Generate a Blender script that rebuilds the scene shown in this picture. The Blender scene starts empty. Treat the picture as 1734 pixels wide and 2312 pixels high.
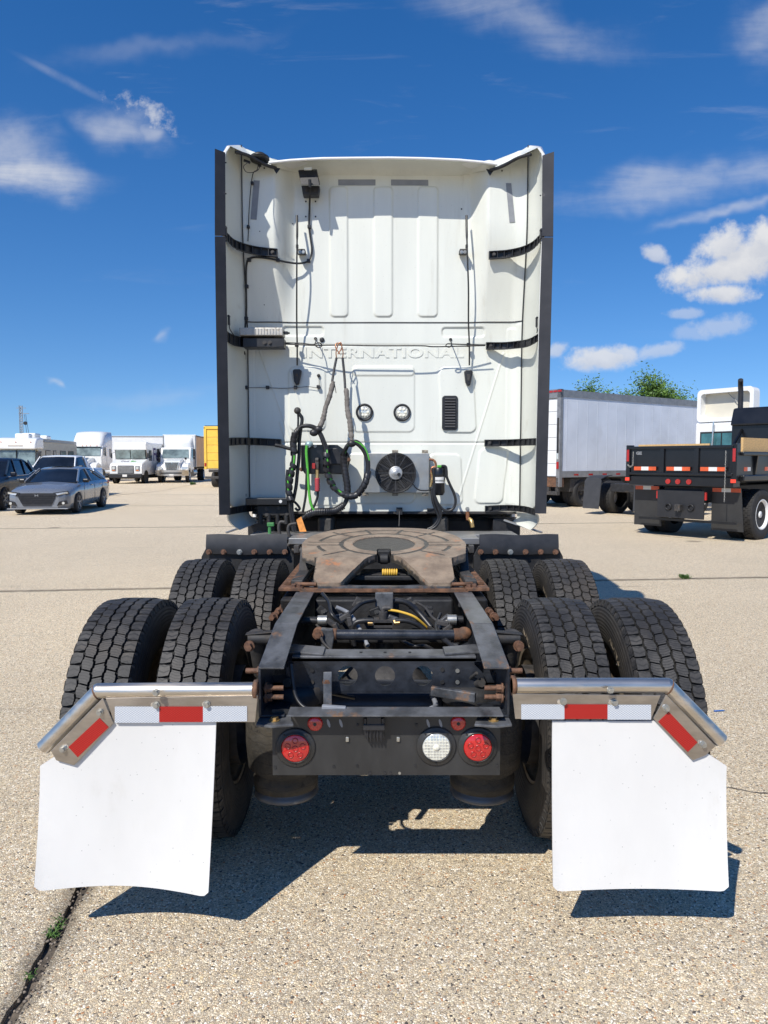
import bpy, bmesh, math, random
import numpy as np
from mathutils import Vector, Matrix
random.seed(7); rng = np.random.default_rng(7)
S = bpy.context.scene
C = S.collection
R = math.radians
# ------------------------------------------------------------------ camera
H = 1.64; PITCH = R(4.02); F = 1650.0
cd = bpy.data.cameras.new('camera'); cam = bpy.data.objects.new('camera', cd); C.objects.link(cam)
cam.location = (0, 0, H); cam.rotation_euler = (R(90) - PITCH, 0, 0)
cd.sensor_fit = 'VERTICAL'; cd.sensor_height = 36; cd.lens = F / 2312 * 36
cd.clip_start = 0.05; cd.clip_end = 5000
S.camera = cam
S.render.resolution_x = 768; S.render.resolution_y = 1024
S.view_settings.view_transform = 'Standard'; S.view_settings.look = 'None'
S.view_settings.exposure = 0.09; S.view_settings.gamma = 1.0

def at(px, py, Y):
    """world point at depth Y seen along the ray of photograph pixel (px, py)"""
    a = math.atan((py - 1156) / F) + PITCH
    drop = Y * math.tan(a)
    zc = Y * math.cos(PITCH) + drop * math.sin(PITCH)
    return Vector(((px - 866) / F * zc, Y, H - drop))
def view(ox, oy, s): return lambda x, y, Y: at(ox + x / s, oy + y / s, Y)
V1 = view(460, 310, 2.048); V2 = view(460, 680, 2.048); V3 = view(440, 1130, 1.9518)
V4 = view(50, 1200, 2.514); V5 = view(1050, 1200, 2.4046); V6 = view(540, 1400, 2.5136)
V8 = view(1220, 820, 3.2276); G1 = view(620, 880, 5.925); G2 = view(820, 980, 6.381); G7 = view(620, 1360, 3.072)
D = view(0, 0, 0.9568)
# ------------------------------------------------------------------ light
SUN = Vector((-0.5, -0.8, 1.0)).normalized()
ld = bpy.data.lights.new('sun', 'SUN'); ld.energy = 4.95; ld.angle = R(0.5); ld.color = (1.0, 0.955, 0.875)
lo = bpy.data.objects.new('sun', ld); C.objects.link(lo)
lo.rotation_euler = SUN.to_track_quat('Z', 'Y').to_euler(); lo.location = (-10, -16, 20)

class N:
    def __init__(s, nt): s.nt = nt; s.L = nt.links
    def n(s, t, **k):
        a = s.nt.nodes.new(t)
        for q, v in k.items(): setattr(a, q, v)
        return a
    def setin(s, sock, v):
        if isinstance(v, bpy.types.NodeSocket): s.L.new(v, sock)
        elif v is not None:
            if hasattr(sock.default_value, '__len__') and not hasattr(v, '__len__'): v = (v,) * len(sock.default_value)
            if hasattr(sock.default_value, '__len__') and len(sock.default_value) == 4 and len(v) == 3: v = (*v, 1)
            sock.default_value = v
    def m(s, op, a, b=None, c=None, clamp=False):
        x = s.n('ShaderNodeMath', operation=op, use_clamp=clamp)
        for i, v in enumerate((a, b, c)):
            if v is not None: s.setin(x.inputs[i], v)
        return x.outputs[0]
    def vm(s, op, a, b=None):
        x = s.n('ShaderNodeVectorMath', operation=op); s.setin(x.inputs[0], a)
        if b is not None: s.setin(x.inputs[1], b)
        return x.outputs[1] if op in ('LENGTH', 'DOT_PRODUCT', 'DISTANCE') else x.outputs[0]
    def mix(s, f, a, b, mode='MIX'):
        x = s.n('ShaderNodeMix', data_type='RGBA', blend_type=mode); s.setin(x.inputs[0], f); s.setin(x.inputs[6], a); s.setin(x.inputs[7], b)
        return x.outputs[2]
    def noise(s, v, scale, detail=4, rough=.55, dist=0):
        x = s.n('ShaderNodeTexNoise'); s.setin(x.inputs['Vector'], v); x.inputs['Scale'].default_value = scale
        x.inputs['Detail'].default_value = detail; x.inputs['Roughness'].default_value = rough; x.inputs['Distortion'].default_value = dist
        return x.outputs['Fac']
    def step(s, v, a, b, lo=0., hi=1.):
        x = s.n('ShaderNodeMapRange', interpolation_type='SMOOTHSTEP'); s.setin(x.inputs[0], v)
        x.inputs[1].default_value = a; x.inputs[2].default_value = b; x.inputs[3].default_value = lo; x.inputs[4].default_value = hi
        return x.outputs[0]
    def comb(s, x, y, z):
        c = s.n('ShaderNodeCombineXYZ'); s.setin(c.inputs[0], x); s.setin(c.inputs[1], y); s.setin(c.inputs[2], z); return c.outputs[0]
    def sep(s, v):
        c = s.n('ShaderNodeSeparateXYZ'); s.setin(c.inputs[0], v); return c.outputs

def build_world():
    w = bpy.data.worlds.new('World'); S.world = w; w.use_nodes = True
    nt = w.node_tree; nt.nodes.clear(); k = N(nt)
    sky = k.n('ShaderNodeTexSky', sky_type='NISHITA'); sky.sun_disc = False
    sky.sun_elevation = math.asin(SUN.z); sky.sun_rotation = math.atan2(SUN.x, SUN.y)
    sky.altitude = 300; sky.air_density = 1.0; sky.dust_density = 0.1; sky.ozone_density = 2.2
    hs = k.n('ShaderNodeHueSaturation'); hs.inputs['Hue'].default_value = .508; hs.inputs['Saturation'].default_value = 1.37; hs.inputs['Value'].default_value = 1.75
    k.L.new(sky.outputs[0], hs.inputs['Color'])
    tc = k.n('ShaderNodeTexCoord'); d = k.sep(tc.outputs['Generated'])
    k.L.new(k.vm('NORMALIZE', k.comb(d[0], d[1], k.m('ADD', k.m('MULTIPLY', k.m('MAXIMUM', d[2], 0.),   .90), .10))), sky.inputs[0])
    ay = k.m('MAXIMUM', k.m('ABSOLUTE', d[1]), .12)
    u = k.m('DIVIDE', d[0], ay); v = k.m('DIVIDE', d[2], ay)
    uv = k.comb(u, v, k.m('MULTIPLY', k.m('SIGN', d[1]), 3.))
    n1 = k.noise(uv, 9, 7, .6); n2 = k.noise(uv, 26, 6, .6)
    stretch = k.n('ShaderNodeMapping'); stretch.inputs['Rotation'].default_value = (0, 0, R(-14)); stretch.inputs['Scale'].default_value = (1.2, 6.5, 1)
    k.L.new(uv, stretch.inputs[0]); n3 = k.noise(stretch.outputs[0], 3.2, 8, .62, .6)
    fine = k.noise(uv, 60, 5, .65)
    w1 = k.noise(uv, 5, 4, .6); w2 = k.noise(k.vm('ADD', uv, (7.3, 2.1, 0.)), 5, 4, .6)
    uw = k.m('ADD', u, k.m('MULTIPLY', k.m('SUBTRACT', w1, .5), .22)); vw = k.m('ADD', v, k.m('MULTIPLY', k.m('SUBTRACT', w2, .5), .10))
    def ell(cx, cy, rx, ry, ang=0, warp=False):
        c = at(cx / .9568, cy / .9568, 1.0); cu, cv = c.x, c.z - H
        rx /= 1579.; ry /= 1579.
        du = k.m('SUBTRACT', uw if warp else u, cu); dv = k.m('SUBTRACT', vw if warp else v, cv)
        ca, sa = math.cos(R(ang)), math.sin(R(ang))
        a = k.m('ADD', k.m('MULTIPLY', du, ca / rx), k.m('MULTIPLY', dv, sa / rx))
        b = k.m('ADD', k.m('MULTIPLY', du, -sa / ry), k.m('MULTIPLY', dv, ca / ry))
        dd = k.m('SQRT', k.m('ADD', k.m('MULTIPLY', a, a), k.m('MULTIPLY', b, b)))
        return k.m('SUBTRACT', 1.0, dd, clamp=True), b
    front = k.step(d[1], .05, .2)
    total = None; grey = None
    def add(mask):
        nonlocal total
        mask = k.m('MULTIPLY', mask, front)
        total = mask if total is None else k.m('MAXIMUM', total, mask)
    # soft veils: (cx, cy, rx, ry, angle, strength)
    for cx, cy, rx, ry, an, st, sh in [(60, 352, 230, 75, -9, .95, .30), (-10, 320, 200, 95, 0, .6, .3), (235, 262, 150, 50, -22, .55, .36), (290, 275, 45, 42, -40, .6, .25),
                                   (1120, 40, 380, 75, -14, .42, .30), (1440, 400, 360, 62, 13, .50, .26), (1600, 440, 260, 22, 14, .5, .25), (1640, 60, 110, 130, 20, .45, .2),
                                   (330, 110, 330, 30, 8, .16, .2), (1640, 360, 200, 60, 15, .45, .25), (325, 738, 36, 20, 15, .35, .15), (105, 836, 20, 12, 0, .5, .1), (340, 850, 340, 30, 4, .16, .1)]:
        e, _ = ell(cx, cy, rx * 1.15, ry * 1.15, an, True)
        q = k.m('ADD', k.m('MULTIPLY', e, 1.15), k.m('MULTIPLY', k.m('SUBTRACT', k.m('ADD', k.m('MULTIPLY', n3, .62), k.m('ADD', k.m('MULTIPLY', n1, .26), k.m('MULTIPLY', fine, .12))), .5), 3.4))
        add(k.m('MULTIPLY', k.m('MULTIPLY', k.step(q, sh - .2, sh + 1.25), st * .82), k.step(e, .0, .9)))
    e, _ = ell(140, 172, 150, 13, -27); add(k.m('MULTIPLY', k.m('MULTIPLY', k.step(e, .0, 1.), k.step(n1, .3, .8)), .30))
    e, _ = ell(275, 236, 120, 30, -27, True); add(k.m('MULTIPLY', k.m('MULTIPLY', k.step(k.m('ADD', e, k.m('MULTIPLY', k.m('SUBTRACT', fine, .5), 2.2)), .25, 1.2), k.step(e, 0, .4)), .6))
    # heaped clouds
    shade = None
    for cx, cy, rx, ry, an, st in [(1560, 585, 190, 52, 9, 1.), (1640, 545, 190, 85, 20, 1.), (1570, 530, 90, 60, 25, .95), (1655, 520, 80, 70, 0, 1.), (1560, 634, 100, 32, 0, .95), (1295, 775, 110, 40, 4, .85), (1345, 765, 50, 34, 0, .75), (1425, 757, 80, 24, 12, .5),
                                   (1418, 550, 46, 26, -20, .7), (1555, 705, 100, 34, 8, .42), (1480, 677, 60, 18, 0, .4), (1203, 755, 34, 24, 30, .6), (1500, 720, 80, 24, 0, .3)]:
        e, b = ell(cx, cy, rx, ry, an)
        q = k.m('ADD', k.m('MULTIPLY', e, 1.35), k.m('MULTIPLY', k.m('SUBTRACT', k.m('ADD', k.m('MULTIPLY', n2, .7), k.m('MULTIPLY', fine, .3)), .5), 2.4))
        mk = k.m('MULTIPLY', k.m('MULTIPLY', k.m('MULTIPLY', k.step(q, .2, .95), st), k.step(e, 0, .15)), k.step(b, -.95, -.45))
        add(mk)
        sd = k.m('MULTIPLY', mk, k.step(k.m('ADD', b, k.m('MULTIPLY', k.m('SUBTRACT', n2, .5), 1.8)), -.55, .35, 1, 0))
        shade = sd if shade is None else k.m('MAXIMUM', shade, sd)
    # faint cirrus over the whole sky, thickened out of view to whiten the shadows
    allm = k.m('MULTIPLY', k.step(n3, .56, .85), k.m('MULTIPLY', k.step(d[2], .05, .4), .22))
    total = k.m('MAXIMUM', total, allm)
    ccol = k.mix(k.m('MULTIPLY', shade, .55), (9.8, 9.9, 10.2), (6.0, 6.6, 8.0))
    col = k.mix(total, hs.outputs[0], ccol)
    bg = k.n('ShaderNodeBackground'); k.L.new(col, bg.inputs[0]); bg.inputs[1].default_value = 0.074
    out = k.n('ShaderNodeOutputWorld'); k.L.new(bg.outputs[0], out.inputs[0])
build_world()

# ------------------------------------------------------------------ materials
MATS = {}
def mat(name, col, rough=.5, metal=0., var=.12, vs=6., bump=0., bs=60., over=None, oth=(.55, .7), os_=7., coat=0., spec=.5, wpos=False, stretch=None, speck=None):
    """col base; var brightness variation; over = colour laid over by noise between thresholds oth"""
    if name in MATS: return MATS[name]
    m = bpy.data.materials.new(name); m.use_nodes = True; k = N(m.node_tree); b = m.node_tree.nodes['Principled BSDF']
    tc = k.n('ShaderNodeTexCoord'); P = k.n('ShaderNodeNewGeometry').outputs['Position'] if wpos else tc.outputs['Object']
    if stretch:
        mp = k.n('ShaderNodeMapping'); mp.inputs['Scale'].default_value = stretch; k.L.new(P, mp.inputs[0]); PV = mp.outputs[0]
    else: PV = P
    n = k.noise(PV, vs, 5, .6)
    c = k.mix(k.step(n, .3, .7), tuple(x * (1 - var) for x in col), tuple(min(1, x * (1 + var)) for x in col))
    r = k.m('ADD', rough - .06, k.m('MULTIPLY', n, .12))
    if over:
        o = k.noise(PV, os_, 8, .68); f = k.step(o, *oth)
        o2 = k.noise(P, os_ * 4, 4, .6)
        c = k.mix(f, c, k.mix(o2, tuple(x * .55 for x in over), tuple(min(1, x * 1.35) for x in over)))
        r = k.m('ADD', r, k.m('MULTIPLY', f, .3), clamp=True)
        if metal: k.L.new(k.m('MULTIPLY', k.m('SUBTRACT', 1.0, f), metal), b.inputs['Metallic'])
    if speck:
        vo = k.n('ShaderNodeTexVoronoi'); vo.inputs['Scale'].default_value = speck[0]; k.L.new(P, vo.inputs['Vector'])
        rn = k.sep(vo.outputs['Color'])[0]
        f = k.m('MULTIPLY', k.step(vo.outputs['Distance'], speck[1], speck[1] * .4), k.m('GREATER_THAN', rn, .62))
        c = k.mix(k.m('MULTIPLY', f, .75), c, speck[2])
    k.setin(b.inputs['Base Color'], c); k.L.new(r, b.inputs['Roughness'])
    if not (over and metal): b.inputs['Metallic'].default_value = metal
    b.inputs['Coat Weight'].default_value = coat; b.inputs['Coat Roughness'].default_value = .06; b.inputs['Specular IOR Level'].default_value = spec
    if bump:
        bp = k.n('ShaderNodeBump'); bp.inputs['Strength'].default_value = 1.; bp.inputs['Distance'].default_value = bump
        k.L.new(k.noise(P, bs, 4, .6), bp.inputs['Height']); k.L.new(bp.outputs[0], b.inputs['Normal'])
    MATS[name] = m; return m
CABW = mat('cab_white', (.69, .70, .635), .33, var=.035, vs=1.6, over=(.50, .48, .40), oth=(.56, .88), os_=2.4, stretch=(3.4, 3.4, .42), speck=(38, .1, (.35, .33, .28)), coat=.3)
CABIN = mat('fairing_white', (.67, .68, .61), .45, var=.05, vs=2, over=(.42, .38, .30), oth=(.6, .9), os_=3, speck=(40, .1, (.3, .28, .24)))
BLK = mat('black_plastic', (.018, .018, .02), .45, var=.3, vs=12, over=(.09, .085, .08), oth=(.6, .85), os_=9)
BLKR = mat('black_rubber_edge', (.022, .022, .026), .5, var=.25, vs=5)
FRM = mat('frame_paint', (.020, .023, .030), .34, var=.45, vs=16, over=(.15, .08, .045), oth=(.65, .75), os_=7.5, bump=.0008, bs=90)
FRMT = mat('frame_paint_sheen_worn', (.075, .078, .084), .34, var=.55, vs=14, over=(.20, .115, .065), oth=(.58, .68), os_=8, bump=.0008, bs=90, stretch=(1, .5, 1))  # sky sheen of upward faces put into the paler grey; rust is wear
RUST = mat('rusty_steel', (.14, .068, .036), .75, var=.5, vs=22, over=(.09, .06, .045), oth=(.5, .65), os_=16, bump=.002, bs=90)
RUSTB = mat('rusty_bolt', (.13, .065, .038), .7, var=.4, vs=60, over=(.07, .05, .04), oth=(.55, .7), os_=50)
ZINC = mat('zinc_bolt', (.45, .44, .40), .4, .8, vs=40)
GOLDB = mat('yellow_zinc_bolt', (.45, .30, .12), .42, .7, vs=40, var=.3)
DARK = mat('greasy_dark', (.016, .016, .017), .6, var=.5, vs=10, over=(.055, .042, .030), oth=(.52, .8), os_=9, bump=.002, bs=40)
CAST = mat('cast_iron_dusty', (.045, .042, .04), .6, var=.4, vs=14, over=(.11, .07, .04), oth=(.55, .75), os_=13, bump=.002, bs=60)
STEEL = mat('stainless', (.64, .585, .51), .33, .95, var=.12, vs=14, over=(.32, .25, .18), oth=(.52, .9), os_=8, stretch=(.35, 2, 2))
STEELP = mat('stainless_plate_tarnished', (.42, .37, .31), .36, .85, var=.18, vs=9, over=(.20, .13, .09), oth=(.52, .85), os_=7, stretch=(.6, 1, 2))
FLAP = mat('white_flap', (.68, .67, .645), .45, var=.035, vs=2.2, speck=(48, .12, (.30, .30, .29)), over=(.52, .49, .42), oth=(.56, .95), os_=3.0, stretch=(1.6, 1, .7), bump=.003, bs=3)
PANEL = mat('black_light_panel', (.028, .028, .028), .42, var=.25, vs=5, over=(.06, .056, .05), oth=(.55, .9), os_=5, stretch=(2, 2, .6))
BAG = mat('dusty_rubber_bag', (.03, .026, .02), .7, var=.5, vs=10, over=(.065, .053, .036), oth=(.45, .75), os_=6, bump=.010, bs=20)
def bagpat(m):
    k = N(m.node_tree); b = m.node_tree.nodes['Principled BSDF']; p = k.sep(k.n('ShaderNodeTexCoord').outputs['Object'])
    ax = k.m('ARCTAN2', k.m('SUBTRACT', k.m('ABSOLUTE', p[0]), .395), k.m('ADD', p[1], 4.2 - 2.87)); zz = k.m('MULTIPLY', p[2], 26.)
    wob = k.m('MULTIPLY', k.noise(k.n('ShaderNodeTexCoord').outputs['Object'], 14, 3), 1.1)
    l1 = k.m('LESS_THAN', k.m('FRACT', k.m('ADD', zz, wob)), .09); l2 = k.m('LESS_THAN', k.m('FRACT', k.m('ADD', k.m('ADD', k.m('MULTIPLY', ax, 4.2), wob), k.m('MULTIPLY', k.m('FLOOR', k.m('ADD', zz, wob)), .47))), .06)
    l = k.m('MAXIMUM', l1, l2); src = b.inputs['Base Color'].links[0].from_socket
    k.L.new(k.mix(k.m('MULTIPLY', l, .7), src, (.012, .010, .008)), b.inputs['Base Color'])
bagpat(BAG)
HOSE = mat('black_hose', (.016, .016, .017), .42, var=.3, vs=20)
WRAP = mat('spiral_wrap', (.022, .022, .025), .4, var=.3, vs=25)
SLEEVE = mat('grey_strap_sleeve', (.15, .135, .12), .75, var=.3, vs=30, bump=.004, bs=35)
GREEN = mat('green_cable', (.09, .40, .045), .4, var=.15, vs=20)
REDR = mat('red_rubber', (.40, .05, .06), .5)
ORNG = mat('orange_tag', (.75, .30, .07), .6, var=.2, vs=30)
ALU = mat('condenser_metal', (.42, .42, .40), .38, .75, var=.12, vs=7, over=(.27, .25, .21), oth=(.5, .9), os_=5)
GREYT = mat('grey_tape', (.24, .25, .27), .5, var=.1, vs=9)
COPPER = mat('copper_pipe', (.42, .19, .10), .4, .7, var=.3, vs=40)
BRASS = mat('brass', (.62, .42, .18), .35, .8, var=.2, vs=50)
YEL = mat('yellow_line', (.70, .42, .05), .5)
CHROME = mat('chrome', (.8, .8, .8), .1, 1.)
WHITEP = mat('white_vehicle_paint', (.80, .80, .78), .28, coat=.5, var=.03, vs=1)
WHITEG = mat('white_box_panel', (.70, .71, .71), .4, var=.05, vs=1.5)
CREAM = mat('cream_vehicle_paint', (.62, .58, .48), .4, var=.05, vs=1.5)
SILV = mat('silver_trailer_side', (.68, .71, .76), .4, .08, var=.07, vs=.9, over=(.45, .46, .46), oth=(.5, 1.), os_=1.2)
ALR = mat('aluminium_rail', (.30, .30, .30), .45, .6, var=.15)
BLKP = mat('black_truck_paint', (.006, .0065, .008), .32, coat=.15, var=.3, vs=3)
GREYC = mat('grey_car_paint', (.185, .20, .225), .28, .2, coat=.8, var=.04, vs=2)
NAVY = mat('navy_car_paint', (.008, .011, .022), .35, 0., spec=.3, coat=.12, var=.1)
YELV = mat('yellow_box_paint', (.78, .50, .07), .45, var=.08, vs=2)
TAN = mat('tan_box_side', (.80, .42, .15), .5, var=.12, vs=2)
GLASS = mat('dark_car_glass', (.010, .014, .022), .08, spec=.35, var=.3, vs=1.5)
GLASSL = mat('light_windshield', (.16, .21, .21), .08, spec=.8, var=.45, vs=1.5)
WOOD = mat('new_lumber', (.62, .40, .17), .6, var=.18, vs=6, stretch=(1, 8, 8))
REDL = mat('red_lamp', (.36, .014, .012), .22, coat=.5)
AMB = mat('amber_lamp', (.75, .22, .04), .3)
WHL = mat('white_wheel', (.75, .75, .74), .4)
TYRB = mat('tyre_plain', (.022, .021, .021), .75, var=.3, vs=8)
PURP = mat('purple_print', (.06, .035, .15), .5)
GRNP = mat('green_print', (.10, .42, .10), .5)
LEAFW = mat('weed_leaf', (.07, .14, .025), .6, var=.3, vs=40)
BLUE = mat('blue_plastic', (.02, .12, .40), .4)
FILL = mat('joint_filler', (.11, .09, .07), .9, var=.5, vs=14, bump=.01, bs=30, wpos=True)
CLEAR = mat('clear_lens', (.62, .63, .60), .12, .35, var=.25, vs=60, coat=1)
LED = mat('led_white', (.80, .78, .66), .25)

def mat_red_lens():
    m = bpy.data.materials.new('red_lens'); m.use_nodes = True; b = m.node_tree.nodes['Principled BSDF']
    b.inputs['Base Color'].default_value = (.48, .010, .010, 1); b.inputs['Roughness'].default_value = .12; b.inputs['Coat Weight'].default_value = 1
    return m
RLENS = mat_red_lens()
def mat_tape(name, a, bcol):
    m = bpy.data.materials.new(name); m.use_nodes = True; k = N(m.node_tree); b = m.node_tree.nodes['Principled BSDF']
    tc = k.n('ShaderNodeTexCoord'); p = k.sep(tc.outputs['Object'])
    def lines(s):
        t = k.m('ADD', k.m('MULTIPLY', p[0], 95.), k.m('MULTIPLY', p[2], s * 130.))
        return k.m('LESS_THAN', k.m('ABSOLUTE', k.m('SUBTRACT', k.m('FRACT', t), .5)), .085)
    l = k.m('MAXIMUM', lines(1), lines(-1))
    k.setin(b.inputs['Base Color'], k.mix(l, a, bcol)); b.inputs['Roughness'].default_value = .28; b.inputs['Metallic'].default_value = .15
    return m
TAPEW = mat_tape('reflective_tape_silver', (.42, .46, .52), (.74, .76, .78))
TAPER = mat_tape('reflective_tape_red', (.44, .020, .016), (.26, .012, .010))

def mat_ground():
    m = bpy.data.materials.new('exposed_aggregate'); m.use_nodes = True; k = N(m.node_tree); b = m.node_tree.nodes['Principled BSDF']
    P = k.n('ShaderNodeNewGeometry').outputs['Position']
    w = k.n('ShaderNodeTexNoise'); w.inputs['Scale'].default_value = 45; k.L.new(P, w.inputs['Vector'])
    PW = k.vm('ADD', P, k.vm('MULTIPLY', k.vm('SUBTRACT', w.outputs['Color'], (.5, .5, .5)), (.012, .012, .0)))
    def peb(scale):
        v = k.n('ShaderNodeTexVoronoi', feature='F1'); v.inputs['Scale'].default_value = scale; k.L.new(PW, v.inputs['Vector'])
        e = k.n('ShaderNodeTexVoronoi', feature='DISTANCE_TO_EDGE'); e.inputs['Scale'].default_value = scale; k.L.new(PW, e.inputs['Vector'])
        cr = k.n('ShaderNodeValToRGB'); cr.color_ramp.interpolation = 'CONSTANT'
        rnd = k.sep(v.outputs['Color'])[0]; k.L.new(rnd, cr.inputs[0])
        cols = [(0, (.82, .69, .49)), (.2, (.66, .55, .40)), (.36, (.90, .79, .62)), (.52, (.54, .44, .32)), (.66, (.74, .58, .39)), (.78, (.36, .31, .25)), (.85, (.95, .88, .76)), (.915, (.52, .27, .14)), (.935, (.10, .09, .085)), (.965, (.76, .60, .36))]
        el = cr.color_ramp.elements; el[0].position = 0; el[0].color = (*cols[0][1], 1); el[1].position = .99; el[1].color = (.7, .6, .42, 1)
        for p_, c_ in cols[1:]:
            x = el.new(p_); x.color = (*c_, 1)
        return cr.outputs[0], e.outputs['Distance'], v.outputs['Distance']
    c1, e1, d1 = peb(135.); c2, e2, d2 = peb(235.)
    n = k.noise(P, 30, 3, .5)
    big = k.step(n, .38, .5)
    col = k.mix(big, c2, c1)
    edge = k.mix(big, k.step(e2, .0, .07), k.step(e1, .0, .07))
    col = k.mix(edge, (.27, .215, .15), col)
    # broad staining and oil spots
    s1 = k.noise(P, .35, 5, .6); col = k.mix(1., col, k.mix(s1, (.90, .89, .85), (1.20, 1.185, 1.135)), 'MULTIPLY')
    st = k.step(k.noise(P, 1.7, 5, .62), .70, .78)
    col = k.mix(k.m('MULTIPLY', st, .35), col, (.12, .10, .085))
    mp = k.n('ShaderNodeMapping'); mp.inputs['Scale'].default_value = (.25, 1.8, 1); k.L.new(P, mp.inputs[0])
    tr = k.step(k.noise(mp.outputs[0], 1.1, 6, .7), .60, .72)
    col = k.mix(k.m('MULTIPLY', tr, .30), col, (.20, .17, .13))
    ps = k.sep(P); ca, sa = math.cos(R(6.2)), math.sin(R(6.2)); SP_ = 8.9; ox, oy = -1.125, 2.35; yy0 = (0 - ox) * -sa + (9.62 - oy) * ca
    lx = k.m('ADD', k.m('MULTIPLY', k.m('SUBTRACT', ps[0], ox), ca), k.m('MULTIPLY', k.m('SUBTRACT', ps[1], oy), sa))
    ly = k.m('SUBTRACT', k.m('ADD', k.m('MULTIPLY', k.m('SUBTRACT', ps[0], ox), -sa), k.m('MULTIPLY', k.m('SUBTRACT', ps[1], oy), ca)), yy0)
    wn = k.m('MULTIPLY', k.m('SUBTRACT', k.noise(P, 5, 5, .65), .5), .16)
    for c_, w_, SP_ in ((lx, .10, 14.0), (ly, .12, 8.9)):
        dd = k.m('ABSOLUTE', k.m('SUBTRACT', c_, k.m('MULTIPLY', k.m('ROUND', k.m('DIVIDE', c_, SP_)), SP_)))
        col = k.mix(k.m('MULTIPLY', k.step(k.m('ADD', dd, wn), .01, w_, 1, 0), .72), col, (.13, .11, .085))
    vo = k.n('ShaderNodeTexVoronoi'); vo.inputs['Scale'].default_value = .42; k.L.new(k.vm('ADD', P, k.comb(k.m('MULTIPLY', wn, 1.6), wn, 0.)), vo.inputs['Vector'])
    sp = k.m('MULTIPLY', k.step(vo.outputs['Distance'], .02, .10, 1, 0), k.m('GREATER_THAN', k.sep(vo.outputs['Color'])[0], .45))
    col = k.mix(k.m('MULTIPLY', sp, .6), col, (.08, .068, .055))
    k.setin(b.inputs['Base Color'], col); b.inputs['Roughness'].default_value = .88; b.inputs['Specular IOR Level'].default_value = .25
    hgt = k.m('ADD', k.m('MULTIPLY', k.step(k.mix(big, d2, d1), .0, .75, 1, 0), .8), k.m('MULTIPLY', edge, .6))
    bp = k.n('ShaderNodeBump'); bp.inputs['Distance'].default_value = .0030; bp.inputs['Strength'].default_value = .85; k.L.new(hgt, bp.inputs['Height'])
    k.L.new(bp.outputs[0], b.inputs['Normal'])
    return m
GROUND = mat_ground()

def mat_tread():
    m = bpy.data.materials.new('tyre_tread'); m.use_nodes = True; k = N(m.node_tree); b = m.node_tree.nodes['Principled BSDF']
    uv = k.n('ShaderNodeUVMap'); uv.uv_map = 'UVMap'; s = k.sep(uv.outputs[0]); P = k.n('ShaderNodeTexCoord').outputs['Object']
    P2 = k.n('ShaderNodeNewGeometry').outputs['Position']
    z = k.m('MULTIPLY', k.m('PINGPONG', s[0], .5), .7)
    t = k.m('ADD', s[1], z)
    f = k.m('LESS_THAN', k.m('ABSOLUTE', k.m('SUBTRACT', k.m('FRACT', t), .5)), .14)
    f = k.m('MULTIPLY', f, k.m('GREATER_THAN', s[1], .01))
    n = k.noise(P2, 9, 6, .65)
    base = k.mix(k.step(n, .35, .75), (.022, .021, .021), (.066, .061, .055))
    base = k.mix(k.m('MULTIPLY', k.step(k.noise(P2, 2.5, 4, .6), .52, .75), .5), base, (.10, .078, .055))
    k.setin(b.inputs['Base Color'], k.mix(k.m('MULTIPLY', f, .8), base, (.008, .008, .008))); b.inputs['Roughness'].default_value = .62
    bp = k.n('ShaderNodeBump'); bp.inputs['Distance'].default_value = .0015; k.L.new(k.noise(P, 120, 4, .6), bp.inputs['Height']); k.L.new(bp.outputs[0], b.inputs['Normal'])
    return m
TREAD = mat_tread()
def mat_side():
    m = bpy.data.materials.new('tyre_rubber'); m.use_nodes = True; k = N(m.node_tree); b = m.node_tree.nodes['Principled BSDF']
    P = k.n('ShaderNodeTexCoord').outputs['Object']; p = k.sep(P)
    r = k.m('SQRT', k.m('ADD', k.m('MULTIPLY', p[1], p[1]), k.m('MULTIPLY', p[2], p[2])))
    n = k.noise(P, 6, 6, .65)
    base = k.mix(k.step(n, .35, .75), (.022, .021, .021), (.055, .048, .040))
    k.setin(b.inputs['Base Color'], base); b.inputs['Roughness'].default_value = .58
    rings = k.m('SINE', k.m('MULTIPLY', r, 420.))
    bp = k.n('ShaderNodeBump'); bp.inputs['Distance'].default_value = .0006; k.L.new(k.m('ADD', rings, k.m('MULTIPLY', k.noise(P, 80, 3), 2.)), bp.inputs['Height']); k.L.new(bp.outputs[0], b.inputs['Normal'])
    return m
TYRE = mat_side()
def mat_plate():
    """fifth wheel top: worn dusty steel, dark grease by vertex attribute, which also darkens the rim"""
    m = bpy.data.materials.new('fifth_wheel_plate'); m.use_nodes = True; k = N(m.node_tree); b = m.node_tree.nodes['Principled BSDF']
    P = k.n('ShaderNodeTexCoord').outputs['Object']
    at_ = k.n('ShaderNodeAttribute'); at_.attribute_name = 'grease'
    n = k.noise(P, 9, 7, .65); n2 = k.noise(P, 34, 5, .6)
    col = k.mix(k.step(n, .3, .7), (.17, .125, .088), (.31, .235, .165))
    col = k.mix(k.m('MULTIPLY', k.step(k.noise(P, 7, 7, .7), .56, .68), .8), col, (.42, .17, .07))
    gr = k.m('ADD', at_.outputs['Fac'], k.m('MULTIPLY', k.m('SUBTRACT', n2, .5), .9))
    f = k.step(gr, .35, .65)
    col = k.mix(f, col, k.mix(n2, (.022, .020, .017), (.062, .055, .045)))
    k.setin(b.inputs['Base Color'], col); k.L.new(k.m('SUBTRACT', .50, k.m('MULTIPLY', f, .14)), b.inputs['Roughness'])
    bp = k.n('ShaderNodeBump'); bp.inputs['Distance'].default_value = .004; k.L.new(k.m('ADD', n2, k.m('MULTIPLY', f, .4)), bp.inputs['Height']); k.L.new(bp.outputs[0], b.inputs['Normal'])
    return m
PLATE = mat_plate()
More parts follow.
